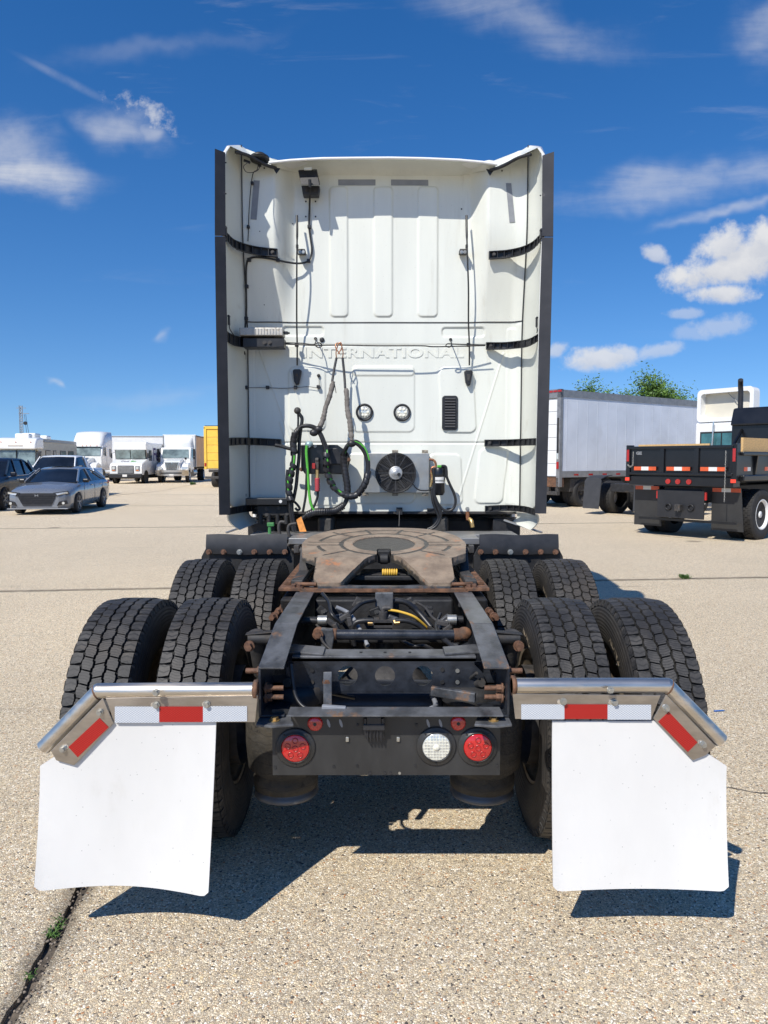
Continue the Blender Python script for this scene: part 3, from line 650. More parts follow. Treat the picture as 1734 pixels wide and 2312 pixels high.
# ---- rear light panel
YP = 2.53; YS = 2.455
xl, xr = V6(186, 700, YP).x, V6(1479, 700, YP).x; zb, zt = V6(800, 880, YP).z, V6(800, 550, YS).z
mb = MB(); mb.bb(xl, xr, YP, YP + .004, zb, zt); pan = part('light_panel', mb, PANEL, T)
mb = MB(); mb.bb(V6(270, 540, YS).x, V6(1498, 540, YS).x, YS, YP + .012, zt, zt + .006); part('panel_shelf', mb, FRMT, pan, .001)
def led(p, red, small=False):
    ax = Vector((0, -1, 0))
    if small:
        mb = MB().lathe([(0, .027), (.008, .026), (.012, .02), (.013, .001)], p, ax, 28); o = part('marker_light', mb, RLENS, pan)
        part('centre_screw', MB().cyl(p + ax * .012, p + ax * .016, .006, n=10), DARK, pan); return
    mb = MB().lathe([(0, .071), (.004, .071), (.007, .066), (.008, .054), (.014, .052), (.012, .0505), (.0, .0505)], p, ax, 48); part('lamp_bezel', mb, PANEL, pan)
    mb = MB().lathe([(.002, .0505), (.011, .0498), (.0135, .046), (.0145, .001)], p, ax, 48); part('tail_light' if red else 'reverse_light', mb, RLENS if red else CLEAR, pan)
    if red:
        mb = MB()
        for i in range(6):
            q = math.pi / 2 + i * math.pi * 2 / 5 if i < 5 else 0; rr = .028 if i < 5 else 0
            c = p + Vector((rr * math.cos(q), -.0135, rr * math.sin(q)))
            mb.lathe([(0, .0115), (.003, .0105), (.003, .008), (.0005, .007)], c, ax, 18)
        part('led_ring', mb, REDL, pan)
    else:
        mb = MB()
        for i in range(-4, 5):
            d = i * .0105; l = math.sqrt(max(.046 ** 2 - d * d, 0))
            mb.bb(p.x + d - .0006, p.x + d + .0006, p.y - .0155, p.y - .010, p.z - l, p.z + l); mb.bb(p.x - l, p.x + l, p.y - .0152, p.y - .010, p.z + d - .0006, p.z + d + .0006)
        mb.lathe([(0, .012), (.004, .011), (.004, .001)], p + Vector((0, -.0135, 0)), ax, 18)
        part('lens_grid', mb, LED, pan)
    for q in (50, 130, 270):
        c = p + Vector((.0615 * math.cos(R(q)), -.007, .0615 * math.sin(R(q)))); part('screw', MB().cyl(c, c + ax * .003, .0035, n=8), DARK, pan)
led(V6(318, 722, YP), True); led(V6(1350, 717, YP), True); led(V6(1116, 715, YP), False)
for x, y in ((429, 585), (1240, 582)):
    p = V6(x, y, YP); led(p, True, True)
for x, y in ((505, 585), (575, 585), (1070, 585), (1140, 585)):
    p = V6(x, y, YP); mb = MB(); mb.add([p + Vector((math.cos(R(a)) * .005 + math.sin(R(a)) * -.004, -.0015, math.sin(R(a)) * .015)) for a in range(0, 360, 15)], [tuple(range(24))]); part('slot_cover', mb, GREYT, pan)
mb = MB(); p = V6(763, 600, YP - .02); mb.box(p, (.075, .035, .022)); mb.box(p + Vector((0, 0, .022)), (.05, .03, .03)); mb.cyl(p + Vector((-.03, -.006, 0)), p + Vector((-.03, -.006, .03)), .008, n=10); mb.cyl(p + Vector((.03, -.006, 0)), p + Vector((.03, -.006, .03)), .008, n=10)
for i in range(5): mb.bb(p.x - .026 + i * .012, p.x - .02 + i * .012, YP - .028, YP - .002, p.z - .055, p.z - .01)
mb.bb(p.x - .034, p.x + .034, YP - .022, YP - .001, p.z - .045, p.z); part('socket_housing', mb, BLK, pan, .003)
for x in (612, 900):
    p = V6(x, 674, YP); mb = MB(); mb.box(p + Vector((0, -.004, 0)), (.012, .008, .018)); part('clip', mb, ZINC, pan, .003)
for x, y in ((214, 722), (202, 836), (668, 828), (998, 828), (1462, 826), (535, 832), (202, 600), (670, 595), (1005, 595), (740, 868), (825, 868), (857, 868)):
    p = V6(x, y, YP); part('rivet', MB().cyl(p, p + Vector((0, -.003, 0)), .0052, n=10), DARK if y < 850 else BLK, pan)
p = V6(908, 868, YP); part('rivet', MB().cyl(p, p + Vector((0, -.003, 0)), .005, n=10), ZINC, pan)

# ---- mudflap hangers
YH = 2.42
def hanger(pts, plate, tilt_plate, tapes, bolts, slots):
    mb = MB(); P = pts
    mb.cyl(P[0], P[1], .0255, n=24); mb.cyl(P[1], P[2], .0255, n=24); mb.ball(P[1], .0257, 10)
    h = part('flap_hanger', mb, STEEL, T)
    mb = MB(); mb.lathe([(0, .034), (.012, .033), (.016, .0255)], P[0], (P[1] - P[0]), 24, capends=True); part('weld_collar', mb, RUST, h)
    mb = MB(); mb.lathe([(-.003, .0262), (0, .028), (.003, .0262)], P[1] + (P[2] - P[1]).normalized() * .008, (P[2] - P[1]) * .5 - (P[0] - P[1]).normalized() * .1, 24); part('weld_seam', mb, RUST, h)
    for pl in (plate, tilt_plate):
        mb = MB(); mb.prism(pl, (0, .005, 0)); part('hanger_plate', mb, STEELP, h, .0015)
    for q, m in tapes: mb = MB(); mb.prism([v - Vector((0, .003, 0)) for v in q], (0, .002, 0)); part('reflector_tape', mb, m, h)
    for p in bolts: part('bolt', MB().bolt(p - Vector((0, .001, 0)), (0, -1, 0), .0085, .012), ZINC, h)
    for p in slots: part('slot', MB().cyl(p + Vector((0, -.0022, 0)), p + Vector((0, .0, 0)), .0085, n=12), CHROME, h)
    return h
YF = YH - .0255
hl = hanger([V4(1335, 898, YH), V4(432, 904, YH), V4(120, 1225, YH)],
       [V4(1335, 930, YF), V4(470, 945, YF), V4(520, 1083, YF), V4(1320, 1083, YF)],
       [V4(455, 945, YF - .001), V4(516, 1088, YF - .001), V4(292, 1328, YF - .001), V4(190, 1300, YF - .001), V4(160, 1245, YF - .001)],
       [([V4(525, 993, YF), V4(777, 993, YF), V4(777, 1084, YF), V4(525, 1084, YF)], TAPEW), ([V4(777, 993, YF), V4(1025, 993, YF), V4(1025, 1080, YF), V4(777, 1080, YF)], TAPER),
        ([V4(1025, 991, YF), V4(1275, 991, YF), V4(1275, 1076, YF), V4(1025, 1080, YF)], TAPEW), ([V4(438, 1057, YF), V4(490, 1110, YF), V4(315, 1280, YF), V4(262, 1222, YF)], TAPER)],
       [V4(760, 912, YH - .05), V4(760, 983, YF), V4(1047, 980, YF), V4(441, 1024, YF), V4(232, 1232, YF)], [V4(742, 983, YF), V4(1033, 980, YF), V4(432, 1028, YF), V4(248, 1220, YF)])
hr = hanger([V5(250, 836, YH), V5(1095, 836, YH), V5(1385, 1132, YH)],
       [V5(255, 880, YF), V5(1060, 890, YF), V5(1008, 1020, YF), V5(270, 1018, YF)],
       [V5(1090, 885, YF - .001), V5(1020, 1015, YF - .001), V5(1235, 1243, YF - .001), V5(1305, 1215, YF - .001), V5(1360, 1165, YF - .001)],
       [([V5(302, 938, YF), V5(536, 938, YF), V5(536, 1018, YF), V5(302, 1018, YF)], TAPEW), ([V5(536, 938, YF), V5(770, 938, YF), V5(770, 1016, YF), V5(536, 1016, YF)], TAPER),
        ([V5(770, 940, YF), V5(1006, 940, YF), V5(1006, 1020, YF), V5(770, 1020, YF)], TAPEW), ([V5(1103, 978, YF), V5(1258, 1143, YF), V5(1205, 1196, YF), V5(1045, 1032, YF)], TAPER)],
       [V5(786, 858, YH - .05), V5(531, 922, YF), V5(808, 926, YF), V5(1088, 957, YF), V5(1287, 1155, YF)], [V5(510, 925, YF), V5(788, 926, YF), V5(1078, 950, YF), V5(1273, 1143, YF)])
def flap(left):
    def fn(u, v):
        # v 0 top .. 1 bottom
        if left:
            xt, xb = (V4(110, 1270, YH).x, V4(1105, 1085, YH).x), (V4(68, 2070, 2.36).x, V4(1055, 2085, 2.36).x)
        else:
            xt, xb = (V5(466, 1030, YH).x, V5(1407, 1240, YH).x), (V5(475, 1960, 2.36).x, V5(1428, 1950, 2.36).x)
        x = (xt[0] * (1 - v) + xb[0] * v) * (1 - u) + (xt[1] * (1 - v) + xb[1] * v) * u
        zt_ = .765
        # diagonal top outer corner
        uo = 1 - u if left else u          # 1 at the outer edge
        if uo > .60: zt_ -= (uo - .60) / .40 * .155
        zb_ = .195 + (.010 * math.sin(u * math.pi) - .020 * u if left else .004 * math.sin(u * 3.1))
        # clipped lower corners
        e = min(u, 1 - u)
        if e < .03: zb_ += (.03 - e) * .6
        z = zt_ * (1 - v) + zb_ * v
        y = 2.404 - .045 * v ** 1.6 + (.035 if left else .012) * v * math.sin(u * math.pi) + (.0 if left else -.0)
        return (x, y, z)
    mb = MB(); mb.grid(fn, 40, 40, th=(0, .007, 0))
    o = part('mud_flap', mb, FLAP, T); return o
flap(True); flap(False)

# ---- tyres & wheels
def tyre_mesh():
    mb = MB()
    prof = [(-.105, .292), (-.128, .31), (-.142, .36), (-.146, .405), (-.140, .45), (-.130, .478), (-.126, .492), (-.118, .498), (0, .501), (.118, .498), (.126, .492), (.130, .478), (.140, .45), (.146, .405), (.142, .36), (.128, .31), (.105, .292)]
    mb.lathe(prof, (0, 0, 0), (1, 0, 0), 96)
    nside = len(mb.f); NB = 58; dth = 2 * math.pi / NB; uvs = {}
    rows = [(-.0985, .043, 0), (-.0495, .045, .5), (0, .045, 0), (.0495, .045, .5), (.0985, .043, 0)]
    rr = random.Random(3)
    for ri, (xc, w, st) in enumerate(rows):
        sh = ri in (0, 4)
        for b in range(NB):
            t0 = (b + st) * dth; hl_ = dth * .5 * .935; hw = w / 2 - .0016; bl = .0045
            if sh:
                o_ = -1 if ri == 0 else 1
                pts = [(o_ * hw * -1, -.80), (o_ * -1 * (hw + bl), 0), (o_ * hw * -1, .80), (o_ * hw * .2, .97), (o_ * (hw + .003), .97), (o_ * (hw + .003), -.97), (o_ * hw * .2, -.97)]
                # notch
            else: pts = [(-hw + .0030, -.97), (-hw + .0030, -.60), (-hw - bl + .003, -.40), (-hw - bl + .003, .40), (-hw + .0030, .60), (-hw + .0030, .97), (hw - .0030, .97), (hw - .0030, .60), (hw + bl - .003, .40), (hw + bl - .003, -.40), (hw - .0030, -.60), (hw - .0030, -.97)]
            top = .5165 - (.004 if sh else .0); n = len(pts); vs = []; sk = rr.uniform(-.05, .05)
            for rad, g_ in ((.494, 1.0), (top, .972)):
                for px_, pt in pts:
                    x = xc + px_ * g_; th = t0 + pt * hl_ * g_ + px_ * (0 if sh else .45 * (-1 if ri == 2 else 1))
                    r_ = rad - (abs(x) / .12) ** 3 * .004
                    vs.append((x, math.cos(th) * r_, math.sin(th) * r_))
            fs = [tuple(range(n, 2 * n))] + [(i, (i + 1) % n, n + (i + 1) % n, n + i) for i in range(n)]
            fi = len(mb.f); mb.add(vs, fs)
            uvs[fi] = [((p[0] / w) + .5 + ri, (p[1] + 1) * (2.2 if not sh else 1.0) + .5 + .02) for p in pts]
    # shoulder lugs down the side
    for s_ in (-1, 1):
        for b in range(NB):
            t0 = b * dth; vs = []
            for a_ in (-.62, .62):
                th = t0 + a_ * dth * .5
                for x, r_ in ((.1235, .508), (.133, .482), (.126, .478)): vs.append((s_ * x, math.cos(th) * r_, math.sin(th) * r_))
            mb.add(vs, [(0, 1, 4, 3), (1, 2, 5, 4), (0, 2, 1), (3, 4, 5)])
    me = mb.mesh('tyre', TYRE); me.materials.append(TREAD); me.materials.append(mat('tread_groove_shade', (.008, .008, .008), .85, var=.3))  # groove floor near black: depth shading put into its colour
    uvl = me.uv_layers.new(name='UVMap')
    for p in me.polygons:
        if p.index >= nside: p.material_index = 1
        elif p.center.yz.length > .494 and abs(p.center.x) < .1: p.material_index = 2
        if p.index in uvs:
            for li, q in zip(p.loop_indices, uvs[p.index]): uvl.data[li].uv = q
    bm = bmesh.new(); bm.from_mesh(me); bmesh.ops.recalc_face_normals(bm, faces=bm.faces); bm.to_mesh(me); bm.free()
    return me
TY = tyre_mesh()
RIM = mat('dusty_rim', (.22, .18, .13), .55, .2, var=.3, vs=9, over=(.12, .07, .04), oth=(.5, .7), os_=8)
def rim_mesh():
    mb = MB(); mb.lathe([(-.11, .285), (-.115, .297), (-.10, .292), (-.085, .27), (.02, .262), (.085, .27), (.10, .292), (.115, .297), (.11, .285), (.05, .25), (.03, .22), (.025, .14), (.05, .11), (.05, .001)], (0, 0, 0), (1, 0, 0), 48)
    return mb.mesh('wheel', RIM)
RM = rim_mesh()
def wheel(x, y, flip, ang, txt=True):
    w = link('wheel', RM, T, (x, y, .508), (0, 0, math.pi if flip else 0))
    t = link('tyre', TY, w); t.rotation_euler = (ang, 0, 0)
    return w
def sidetext(w, body, size, R0, ang0, side, flipped):
    t = text_mb(body, size, .0015, 1.1, .0)
    def f(x, y, z):
        r = R0 + y; a = ang0 - x / R0          # viewed from -x side, reading clockwise
        xx = -(.1435 + z) if r > .36 else -(.1425 + z)
        yy, zz = -math.cos(a) * r, math.sin(a) * r
        if side > 0: xx = -xx; yy = -math.cos(a) * r * 1
        return (xx, yy, zz) if not flipped else (-xx, -yy, zz)
    remap(t, f); part('sidewall_lettering', t, RIM, w)
AX = (3.21, 4.53)
for yi, Y in enumerate(AX):
    for sx in (-1, 1):
        wo = wheel(sx * 1.115, Y, sx > 0, .31 * yi + (.5 if sx > 0 else .1)); wi = wheel(sx * .762, Y, sx < 0, .77 + yi * .4)
        if sx > 0:
            sidetext(wo, 'XDN2', .055, .385, R(62), -1, True); sidetext(wi, 'XDN2', .055, .385, R(78), -1, False)
        # hub and brake parts facing the frame
        mb = MB(); mb.lathe([(0, .215), (.16, .215), (.17, .19), (.17, .001)], (sx * .62, Y, .508), (sx, 0, 0), 32); part('brake_drum', mb, CAST, T)
        mb = MB(); mb.cyl((sx * .50, Y - .24, .60), (sx * .58, Y - .20, .60), .022, n=12); mb.cyl((sx * .47, Y - .26, .62), (sx * .47, Y - .12, .62), .075, n=20); mb.cyl((sx * .57, Y - .26, .68), (sx * .57, Y - .14, .66), .02, n=8); mb.box((sx * .56, Y - .23, .65), (.03, .03, .12)); mb.bolt((sx * .55, Y - .25, .62), (0, -1, 0), .016); part('brake_chamber', mb, CAST, T, .003)
    # axle housing and differential
    mb = MB(); mb.cyl((-.62, Y, .508), (.62, Y, .508), .075, n=20); part('axle_housing', mb, DARK, T)
    mb = MB(); mb.ball((0, Y, .53), .24, 12, (1, .95, 1)); mb.cyl((0, Y, .56), (0, Y + .45, .62), .11, .06, n=20); part('differential', mb, CAST, T)
    part('drive_shaft', MB().cyl((0, Y + .4, .62), (0, Y + 1.0, .66), .05, n=16), DARK, T)
mb = MB(); mb.cyl((-.22, 2.99, .62), (.22, 2.99, .62), .105, n=40); mb.ball((-.22, 2.99, .62), .105, 10, (.5, 1, 1)); mb.ball((.22, 2.99, .62), .105, 10, (.5, 1, 1)); part('air_tank', mb, mat('tank_paint', (.05, .055, .065), .3, var=.2, vs=10), T)
for sx in (-1, 1):
    for Y in (2.87, 5.05):
        cx = sx * .395; mb = MB()
        mb.lathe([(.335, .10), (.34, .128), (.38, .13), (.40, .12), (.43, .150), (.52, .158), (.64, .158), (.72, .15), (.765, .12), (.77, .001)], (cx, Y, 0), (0, 0, 1), 40)
        bag = part('air_spring', mb, BAG, T)
        mb = MB(); mb.lathe([(.305, .001), (.305, .125), (.312, .13), (.325, .12), (.345, .108), (.395, .11)], (cx, Y, 0), (0, 0, 1), 40); part('piston_base', mb, mat('piston_grey', (.10, .10, .10), .4, .3), bag)
        mb = MB(); mb.beam((cx, Y - .10, .80), (cx, Y + .10, .80), .12, .03); part('top_plate', mb, FRM, bag)
    for Y in AX:   # trailing arms and shock absorbers
        mb = MB(); mb.beam((sx * .40, Y - .34, .38), (sx * .40, Y + .45, .52), .07, .07); part('trailing_arm', mb, DARK, T, .01)
    mb = MB(); a = Vector((sx * .52, 2.92, .94)); b_ = Vector((sx * .50, 3.12, .52)); mb.cyl(a, a.lerp(b_, .45), .034, n=16); mb.cyl(a.lerp(b_, .4), b_, .026, n=16)
    sh = part('shock_absorber', mb, CAST, T)
    mb = MB(); mb.cyl((sx * .448, 2.90, .925), (sx * .545, 2.90, .925), .024, n=16); mb.beam((sx * .44, 2.90, .955), (sx * .555, 2.90, .945), .04, .006); part('shock_mount', mb, DARK, T, .003)
    part('mount_bolt', MB().bolt((sx * .535, 2.865, .905), (0, -1, 0), .015, .03), RUSTB, T)
    for i in range(3):
        p = Vector((sx * .50, 3.30 + i * .16, .93 - i * .01)); part('bolt', MB().bolt(p, (sx * .3, -1, 0), .014, .03), RUSTB, T)
    # hangers of the walking beam, dark cast brackets between frame and tyres
    mb = MB(); mb.prism([(sx * .45, 3.55, .96), (sx * .45, 4.15, .96), (sx * .45, 3.98, .42), (sx * .45, 3.72, .42)], (sx * .06, 0, 0)); part('suspension_hanger', mb, DARK, T, .01)
# lower curved arms under crossmember at both sides
for sx in (-1, 1):
    mb = MB(); mb.tube([(sx * .37, 2.72, .80), (sx * .33, 2.80, .77), (sx * .25, 2.86, .74), (sx * .2, 2.95, .70)], .018); part('brake_pipe', mb, CAST, T)
    mb = MB(); mb.lathe([(0, .001), (.0, .11), (.02, .12), (.06, .12)], (sx * .34, 2.80, .775), (0, 0, -1), 32); part('spring_cap', mb, DARK, T)

# ---- fifth wheel
def fifth():
    step = .0065; xs = np.arange(-.475, .4751, step); ys = np.arange(3.63, 4.64, step)
    def inside(x, y):
        ax = abs(x)
        if y >= 4.15: lim = .468 * math.sqrt(max(0, 1 - abs((y - 4.15) / .47) ** 2.3))
        elif y >= 3.95: lim = .468 - (4.15 - y) * .12
        elif y >= 3.86: lim = .444 - (3.95 - y) * .9
        else: lim = .36 - max(0, 3.67 - y) * .7
        if ax > lim: return False
        if y < 4.07 and ax < .040: return False
        if y < 3.93 and ax < .040 + (3.93 - y) ** .85 * .50: return False
        return True
    def zz(x, y):
        z = 1.166 + (y - 4.17) * .13
        if y < 3.86: z = 1.166 + (3.86 - 4.17) * .13 - (3.86 - y) * .42
        if y > 4.5: z -= (y - 4.5) ** 2 * .6
        return z
    def groove(x, y):
        r = math.hypot(x, (y - 4.17)); g_ = 0
        a = math.degrees(math.atan2(y - 4.17, abs(x)))
        if y < 3.87: return .12 + max(0, 1 - (abs(x) - (.040 + (3.92 - y) * .50)) / .035) * .5 + max(0, 1 - (.36 - abs(x)) / .02) * .4
        w = .0115
        for rr_ in (.245,):
            if abs(r - rr_) < w: g_ = 1
        rq = math.hypot(x / 1.02, (y - 4.17) / .9)
        if abs(rq - .37) < w and a > -28 and abs(abs(a) - 3) > 5: g_ = 1
        if .245 < r < .44 and (abs(y - 4.17 - .035) < w * .8 or abs(y - 4.17 + .035) < w * .8): g_ = 1
        if .245 < r < .42 and abs(a - 42) * r < .5: g_ = 1
        if .245 < r < .37 and abs(a - 72) * r < .5: g_ = 1
        if .25 < r < .42 and abs(a + 38) * r < .5: g_ = 1
        if r < .178: g_ = max(g_, .80)
        return g_
    idx = {}; V_ = []; G_ = []; Fc = []
    for j, y in enumerate(ys):
        for i, x in enumerate(xs):
            pass
    cell = {(i, j) for i in range(len(xs) - 1) for j in range(len(ys) - 1) if inside((xs[i] + xs[i + 1]) / 2, (ys[j] + ys[j + 1]) / 2)}
    def vid(i, j, lay):
        k = (i, j, lay)
        if k not in idx:
            x, y = xs[i], ys[j]; gg = groove(x, y); z = zz(x, y)
            if lay == 0: z -= (.003 if gg >= 1 else 0) + (.006 if math.hypot(x, y - 4.17) < .178 else 0)
            else: z -= .045
            idx[k] = len(V_); V_.append((x, y, z)); G_.append(gg if lay == 0 else .9)  # lower layer set dark, so the rim darkens downward
        return idx[k]
    for i, j in cell:
        Fc.append((vid(i, j, 0), vid(i + 1, j, 0), vid(i + 1, j + 1, 0), vid(i, j + 1, 0)))
        Fc.append((vid(i, j, 1), vid(i, j + 1, 1), vid(i + 1, j + 1, 1), vid(i + 1, j, 1)))
        for di, dj, a, b in ((-1, 0, (i, j + 1), (i, j)), (1, 0, (i + 1, j), (i + 1, j + 1)), (0, -1, (i, j), (i + 1, j)), (0, 1, (i + 1, j + 1), (i, j + 1))):
            if (i + di, j + dj) not in cell: Fc.append((vid(*a, 0), vid(*a, 1), vid(*b, 1), vid(*b, 0)))
    # smooth the stair-stepped outline
    V_ = np.array(V_, float); bd = {}
    for f in Fc:
        if len(set(int(V_[q][2] * 0 + q) for q in f)) == 4: pass
    me = bpy.data.meshes.new('coupler_plate'); me.from_pydata([tuple(v) for v in V_], [], Fc)
    bm = bmesh.new(); bm.from_mesh(me); bm.verts.ensure_lookup_table()
    side = set()
    for e in bm.edges:
        if len(e.link_faces) == 2 and e.calc_face_angle(0) > 1.0: side.add(e.verts[0]); side.add(e.verts[1])
    side = list(side); ss = set(side)
    for it in range(6):
        new = {}
        for v_ in side:
            nb = [e.other_vert(v_) for e in v_.link_edges if e.other_vert(v_) in ss and abs(e.other_vert(v_).co.z - v_.co.z) < .03]
            if len(nb) >= 2: new[v_] = (sum((q.co for q in nb), Vector()) / len(nb))
        for v_, c_ in new.items():
            z = v_.co.z; v_.co = v_.co.lerp(c_, .5); v_.co.z = z
    bmesh.ops.recalc_face_normals(bm, faces=bm.faces); bm.to_mesh(me); bm.free()
    atr = me.attributes.new('grease', 'FLOAT', 'POINT'); atr.data.foreach_set('value', G_)
    me.materials.append(PLATE); me.update()
    return me
fw = link('coupler_plate', fifth(), T)
mb = MB(); mb.box((0, 4.03, 1.11), (.07, .05, .07)); mb.cyl((-.02, 4.0, 1.10), (.02, 4.0, 1.10), .03, n=16); mb.bb(-.16, .16, 3.84, 3.88, 1.005, 1.03); mb.bb(-.13, .13, 3.9, 4.1, .99, 1.03); part('lock_jaw', mb, DARK, fw, .006)
mb = MB()
for i in range(7): mb.lathe([(-.005, .016), (0, .021), (.005, .016)], (-.005 + i * .012, 3.87, 1.045), (1, 0, 0), 14)
part('lock_spring', mb, YEL, fw)
mb = MB(); mb.tube([(-.22, 3.70, 1.0), (-.1, 3.68, .995), (.05, 3.68, .993), (.2, 3.7, 1.)], .012); part('air_hose', mb, HOSE, T)
for sx in (-1, 1):
    mb = MB(); X0, X1 = sx * .405, sx * .525
    mb.prism([(X0, 3.60, .992), (X1, 3.60, .992), (X1, 4.62, .992), (X0, 4.62, .992)], (0, 0, .016)); base = part('slide_plate', mb, RUST, T, .002)
    mb = MB()
    for i in range(17): mb.bb(sx * .475, sx * .512, 3.70 + i * .052, 3.722 + i * .052, 1.008, 1.024)
    part('slide_teeth', mb, RUST, base, .003)
    mb = MB(); mb.prism([(sx * .41, 3.66, 1.008), (sx * .47, 3.66, 1.008), (sx * .47, 4.4, 1.008), (sx * .41, 4.4, 1.008)], (0, 0, .03)); mb.prism([(sx * .42, 3.98, 1.03), (sx * .42, 4.34, 1.03), (sx * .42, 4.24, 1.14), (sx * .42, 4.1, 1.14)], (sx * .05, 0, 0)); part('pivot_bracket', mb, CAST, T, .006)
    mb = MB(); mb.cyl((sx * .455, 4.17, 1.125), (sx * .515, 4.17, 1.125), .022, n=14); mb.box((sx * .50, 4.17, 1.135), (.03, .05, .045)); part('pivot_pin', mb, CAST, T, .004)
    for i in range(4): part('bolt', MB().bolt((sx * (.425 + .028 * (i % 2)), 3.625 + .03 * (i // 2), 1.008), (0, 0, 1), .013), RUSTB, base)
    mb = MB(); mb.tube([(sx * .34, 3.64, 1.02), (sx * .44, 3.66, 1.02), (sx * .46, 3.74, 1.03), (sx * .42, 3.80, 1.03)], .010); part('release_bar', mb, RUST, T)
mb = MB(); mb.bb(-.404, .404, 3.61, 3.66, .992, 1.002); mb.bb(-.42, .42, 3.60, 3.608, .985, 1.004); part('front_base_bar', mb, RUST, T, .002)
mb = MB(); mb.bb(-.33, .33, 3.615, 3.655, 1.003, 1.012); part('wear_strip', mb, FRMT, T)

# ---- quarter fender brackets ahead of the front drive tyres
for sx in (-1, 1):
    Yq = 5.10
    if sx < 0: xs_ = (48, 405, 25, 432); bx = (60, 125, 195, 260, 328, 395)
    else: xs_ = (1252, 1600, 1230, 1622); bx = (1257, 1323, 1388, 1455, 1522, 1587)
    A, B_ = V3(xs_[0], 150, Yq), V3(xs_[1], 150, Yq); zl = V3(100, 236, Yq).z
    mb = MB(); mb.grid(lambda u, v: (A.x + (B_.x - A.x) * u, Yq - .02 * math.sin(v * 2), A.z + (zl - A.z) * v + .004 * math.sin(u * 9)), 12, 6, th=(0, .006, 0)); qf = part('fender_flap', mb, BLK, T)
    a, b_ = V3(xs_[2], 236, Yq), V3(xs_[3], 236, Yq)
    mb = MB(); mb.prism([(A.x, Yq + .012, zl + .05), (B_.x, Yq + .012, zl + .05), (b_.x, Yq + .012, zl - .02), (b_.x, Yq + .012, zl - .35), (a.x, Yq + .012, zl - .35), (a.x, Yq + .012, zl - .02)], (0, .05, 0)); part('fender_bracket', mb, DARK, qf)
    for i, x in enumerate(bx):
        p = V3(x, 227, Yq - .02); part('bolt', MB().bolt(p, (0, -1, 0), .014, .02), ZINC if i == 2 else RUSTB, qf)

# ---- cab rear wall as an embossed height field
def pX(x, y, V=V1, Y=YW): p = V(x, y, Y); return p.x, p.z
zsm = pX(800, 857)[1]
def rrect(X, Z, x0, x1, z0, z1, r, h, e=.012, sk=0.):
    """signed rounded-rectangle emboss; sk shears x with z"""
    cz = (z0 + z1) / 2; cx = (x0 + x1) / 2
    qx = np.abs(X - cx - sk * (Z - cz)) - (x1 - x0) / 2 + r; qz = np.abs(Z - cz) - (z1 - z0) / 2 + r
    d = np.hypot(np.maximum(qx, 0), np.maximum(qz, 0)) + np.minimum(np.maximum(qx, qz), 0) - r
    t = np.clip(.5 - d / e, 0, 1); return h * t * t * (3 - 2 * t)
def lineseg(X, Z, a, b, w, h):
    ax, az = a; bx, bz = b; L2 = (bx - ax) ** 2 + (bz - az) ** 2
    t = np.clip(((X - ax) * (bx - ax) + (Z - az) * (bz - az)) / L2, 0, 1); d = np.hypot(X - ax - t * (bx - ax), Z - az - t * (bz - az))
    s = np.clip(1 - d / w, 0, 1); return h * s * s * (3 - 2 * s)
def R2(x0, y0_, x1, y1_, V=V1):
    a = pX(x0, y0_, V); b = pX(x1, y1_, V); return a[0], b[0], b[1], a[1]
XWL, XWR = pX(196, 600)[0], pX(1470, 600)[0]
def smst(x, a, b): t = np.clip((x - a) / (b - a), 0, 1); return t * t * (3 - 2 * t)
def wallY(X, Z):
    Y = np.full_like(X, YW)
    cxm = -.02; ax = np.abs(X - cxm)
    up = smst(Z, 2.55, 3.55)
    Y -= .17 * up * smst(ax, .70, .86)
    # transition of the edges forward towards the fairings
    Y -= .06 * smst(ax, 1.02, 1.17) ** 2
    dY = np.zeros_like(X)
    for q in ((580, 230, 665, 830), (785, 230, 870, 830), (990, 230, 1078, 830)): dY += rrect(X, Z, *R2(*q), .035, .011, .016)
    L = Z < zsm
    for q, r, h, sk in (((365, 118, 552, 160), .07, -.012, 0), ((1100, 122, 1295, 165), .07, -.012, 0), ((390, 305, 562, 600), .06, .010, 0), ((685, 305, 972, 605), .05, .008, 0), ((688, 300, 970, 345), .05, .008, 0),
                        ((1092, 308, 1250, 608), .06, .011, -.06), ((655, 705, 975, 935), .06, .011, 0), ((1045, 707, 1190, 942), .05, .010, -.05), ((1262, 680, 1390, 935), .05, .012, .10), ((480, 700, 640, 945), .05, .009, 0),
                        ((195, 200, 240, 935), .02, .006, 0), ((1400, 128, 1428, 940), .02, .006, 0), ((1440, 110, 1475, 945), .02, .005, 0)):
        dY += rrect(X, Z, *R2(*q, V=V2), min(r, .35 * (R2(*q, V=V2)[3] - R2(*q, V=V2)[2]), .49 * abs(R2(*q, V=V2)[1] - R2(*q, V=V2)[0])), h, .014, sk)
    for a, b in (((255, 225), (400, 640)), ((1385, 240), (1180, 900)), ((400, 330), (500, 680)), ((350, 560), (420, 780))):
        dY += lineseg(X, Z, pX(*a, V=V2), pX(*b, V=V2), .010, .006)
    dY += lineseg(X, Z, pX(130, 655, V=V2), pX(1470, 655, V=V2), .011, -.010)
    dY += lineseg(X, Z, pX(130, 203, V=V2), pX(1470, 203, V=V2), .009, -.006)
    # oil-canning
    dY += .0016 * np.sin(X * 7 + Z * 3) * np.sin(Z * 5 - X * 2)
    return Y - dY
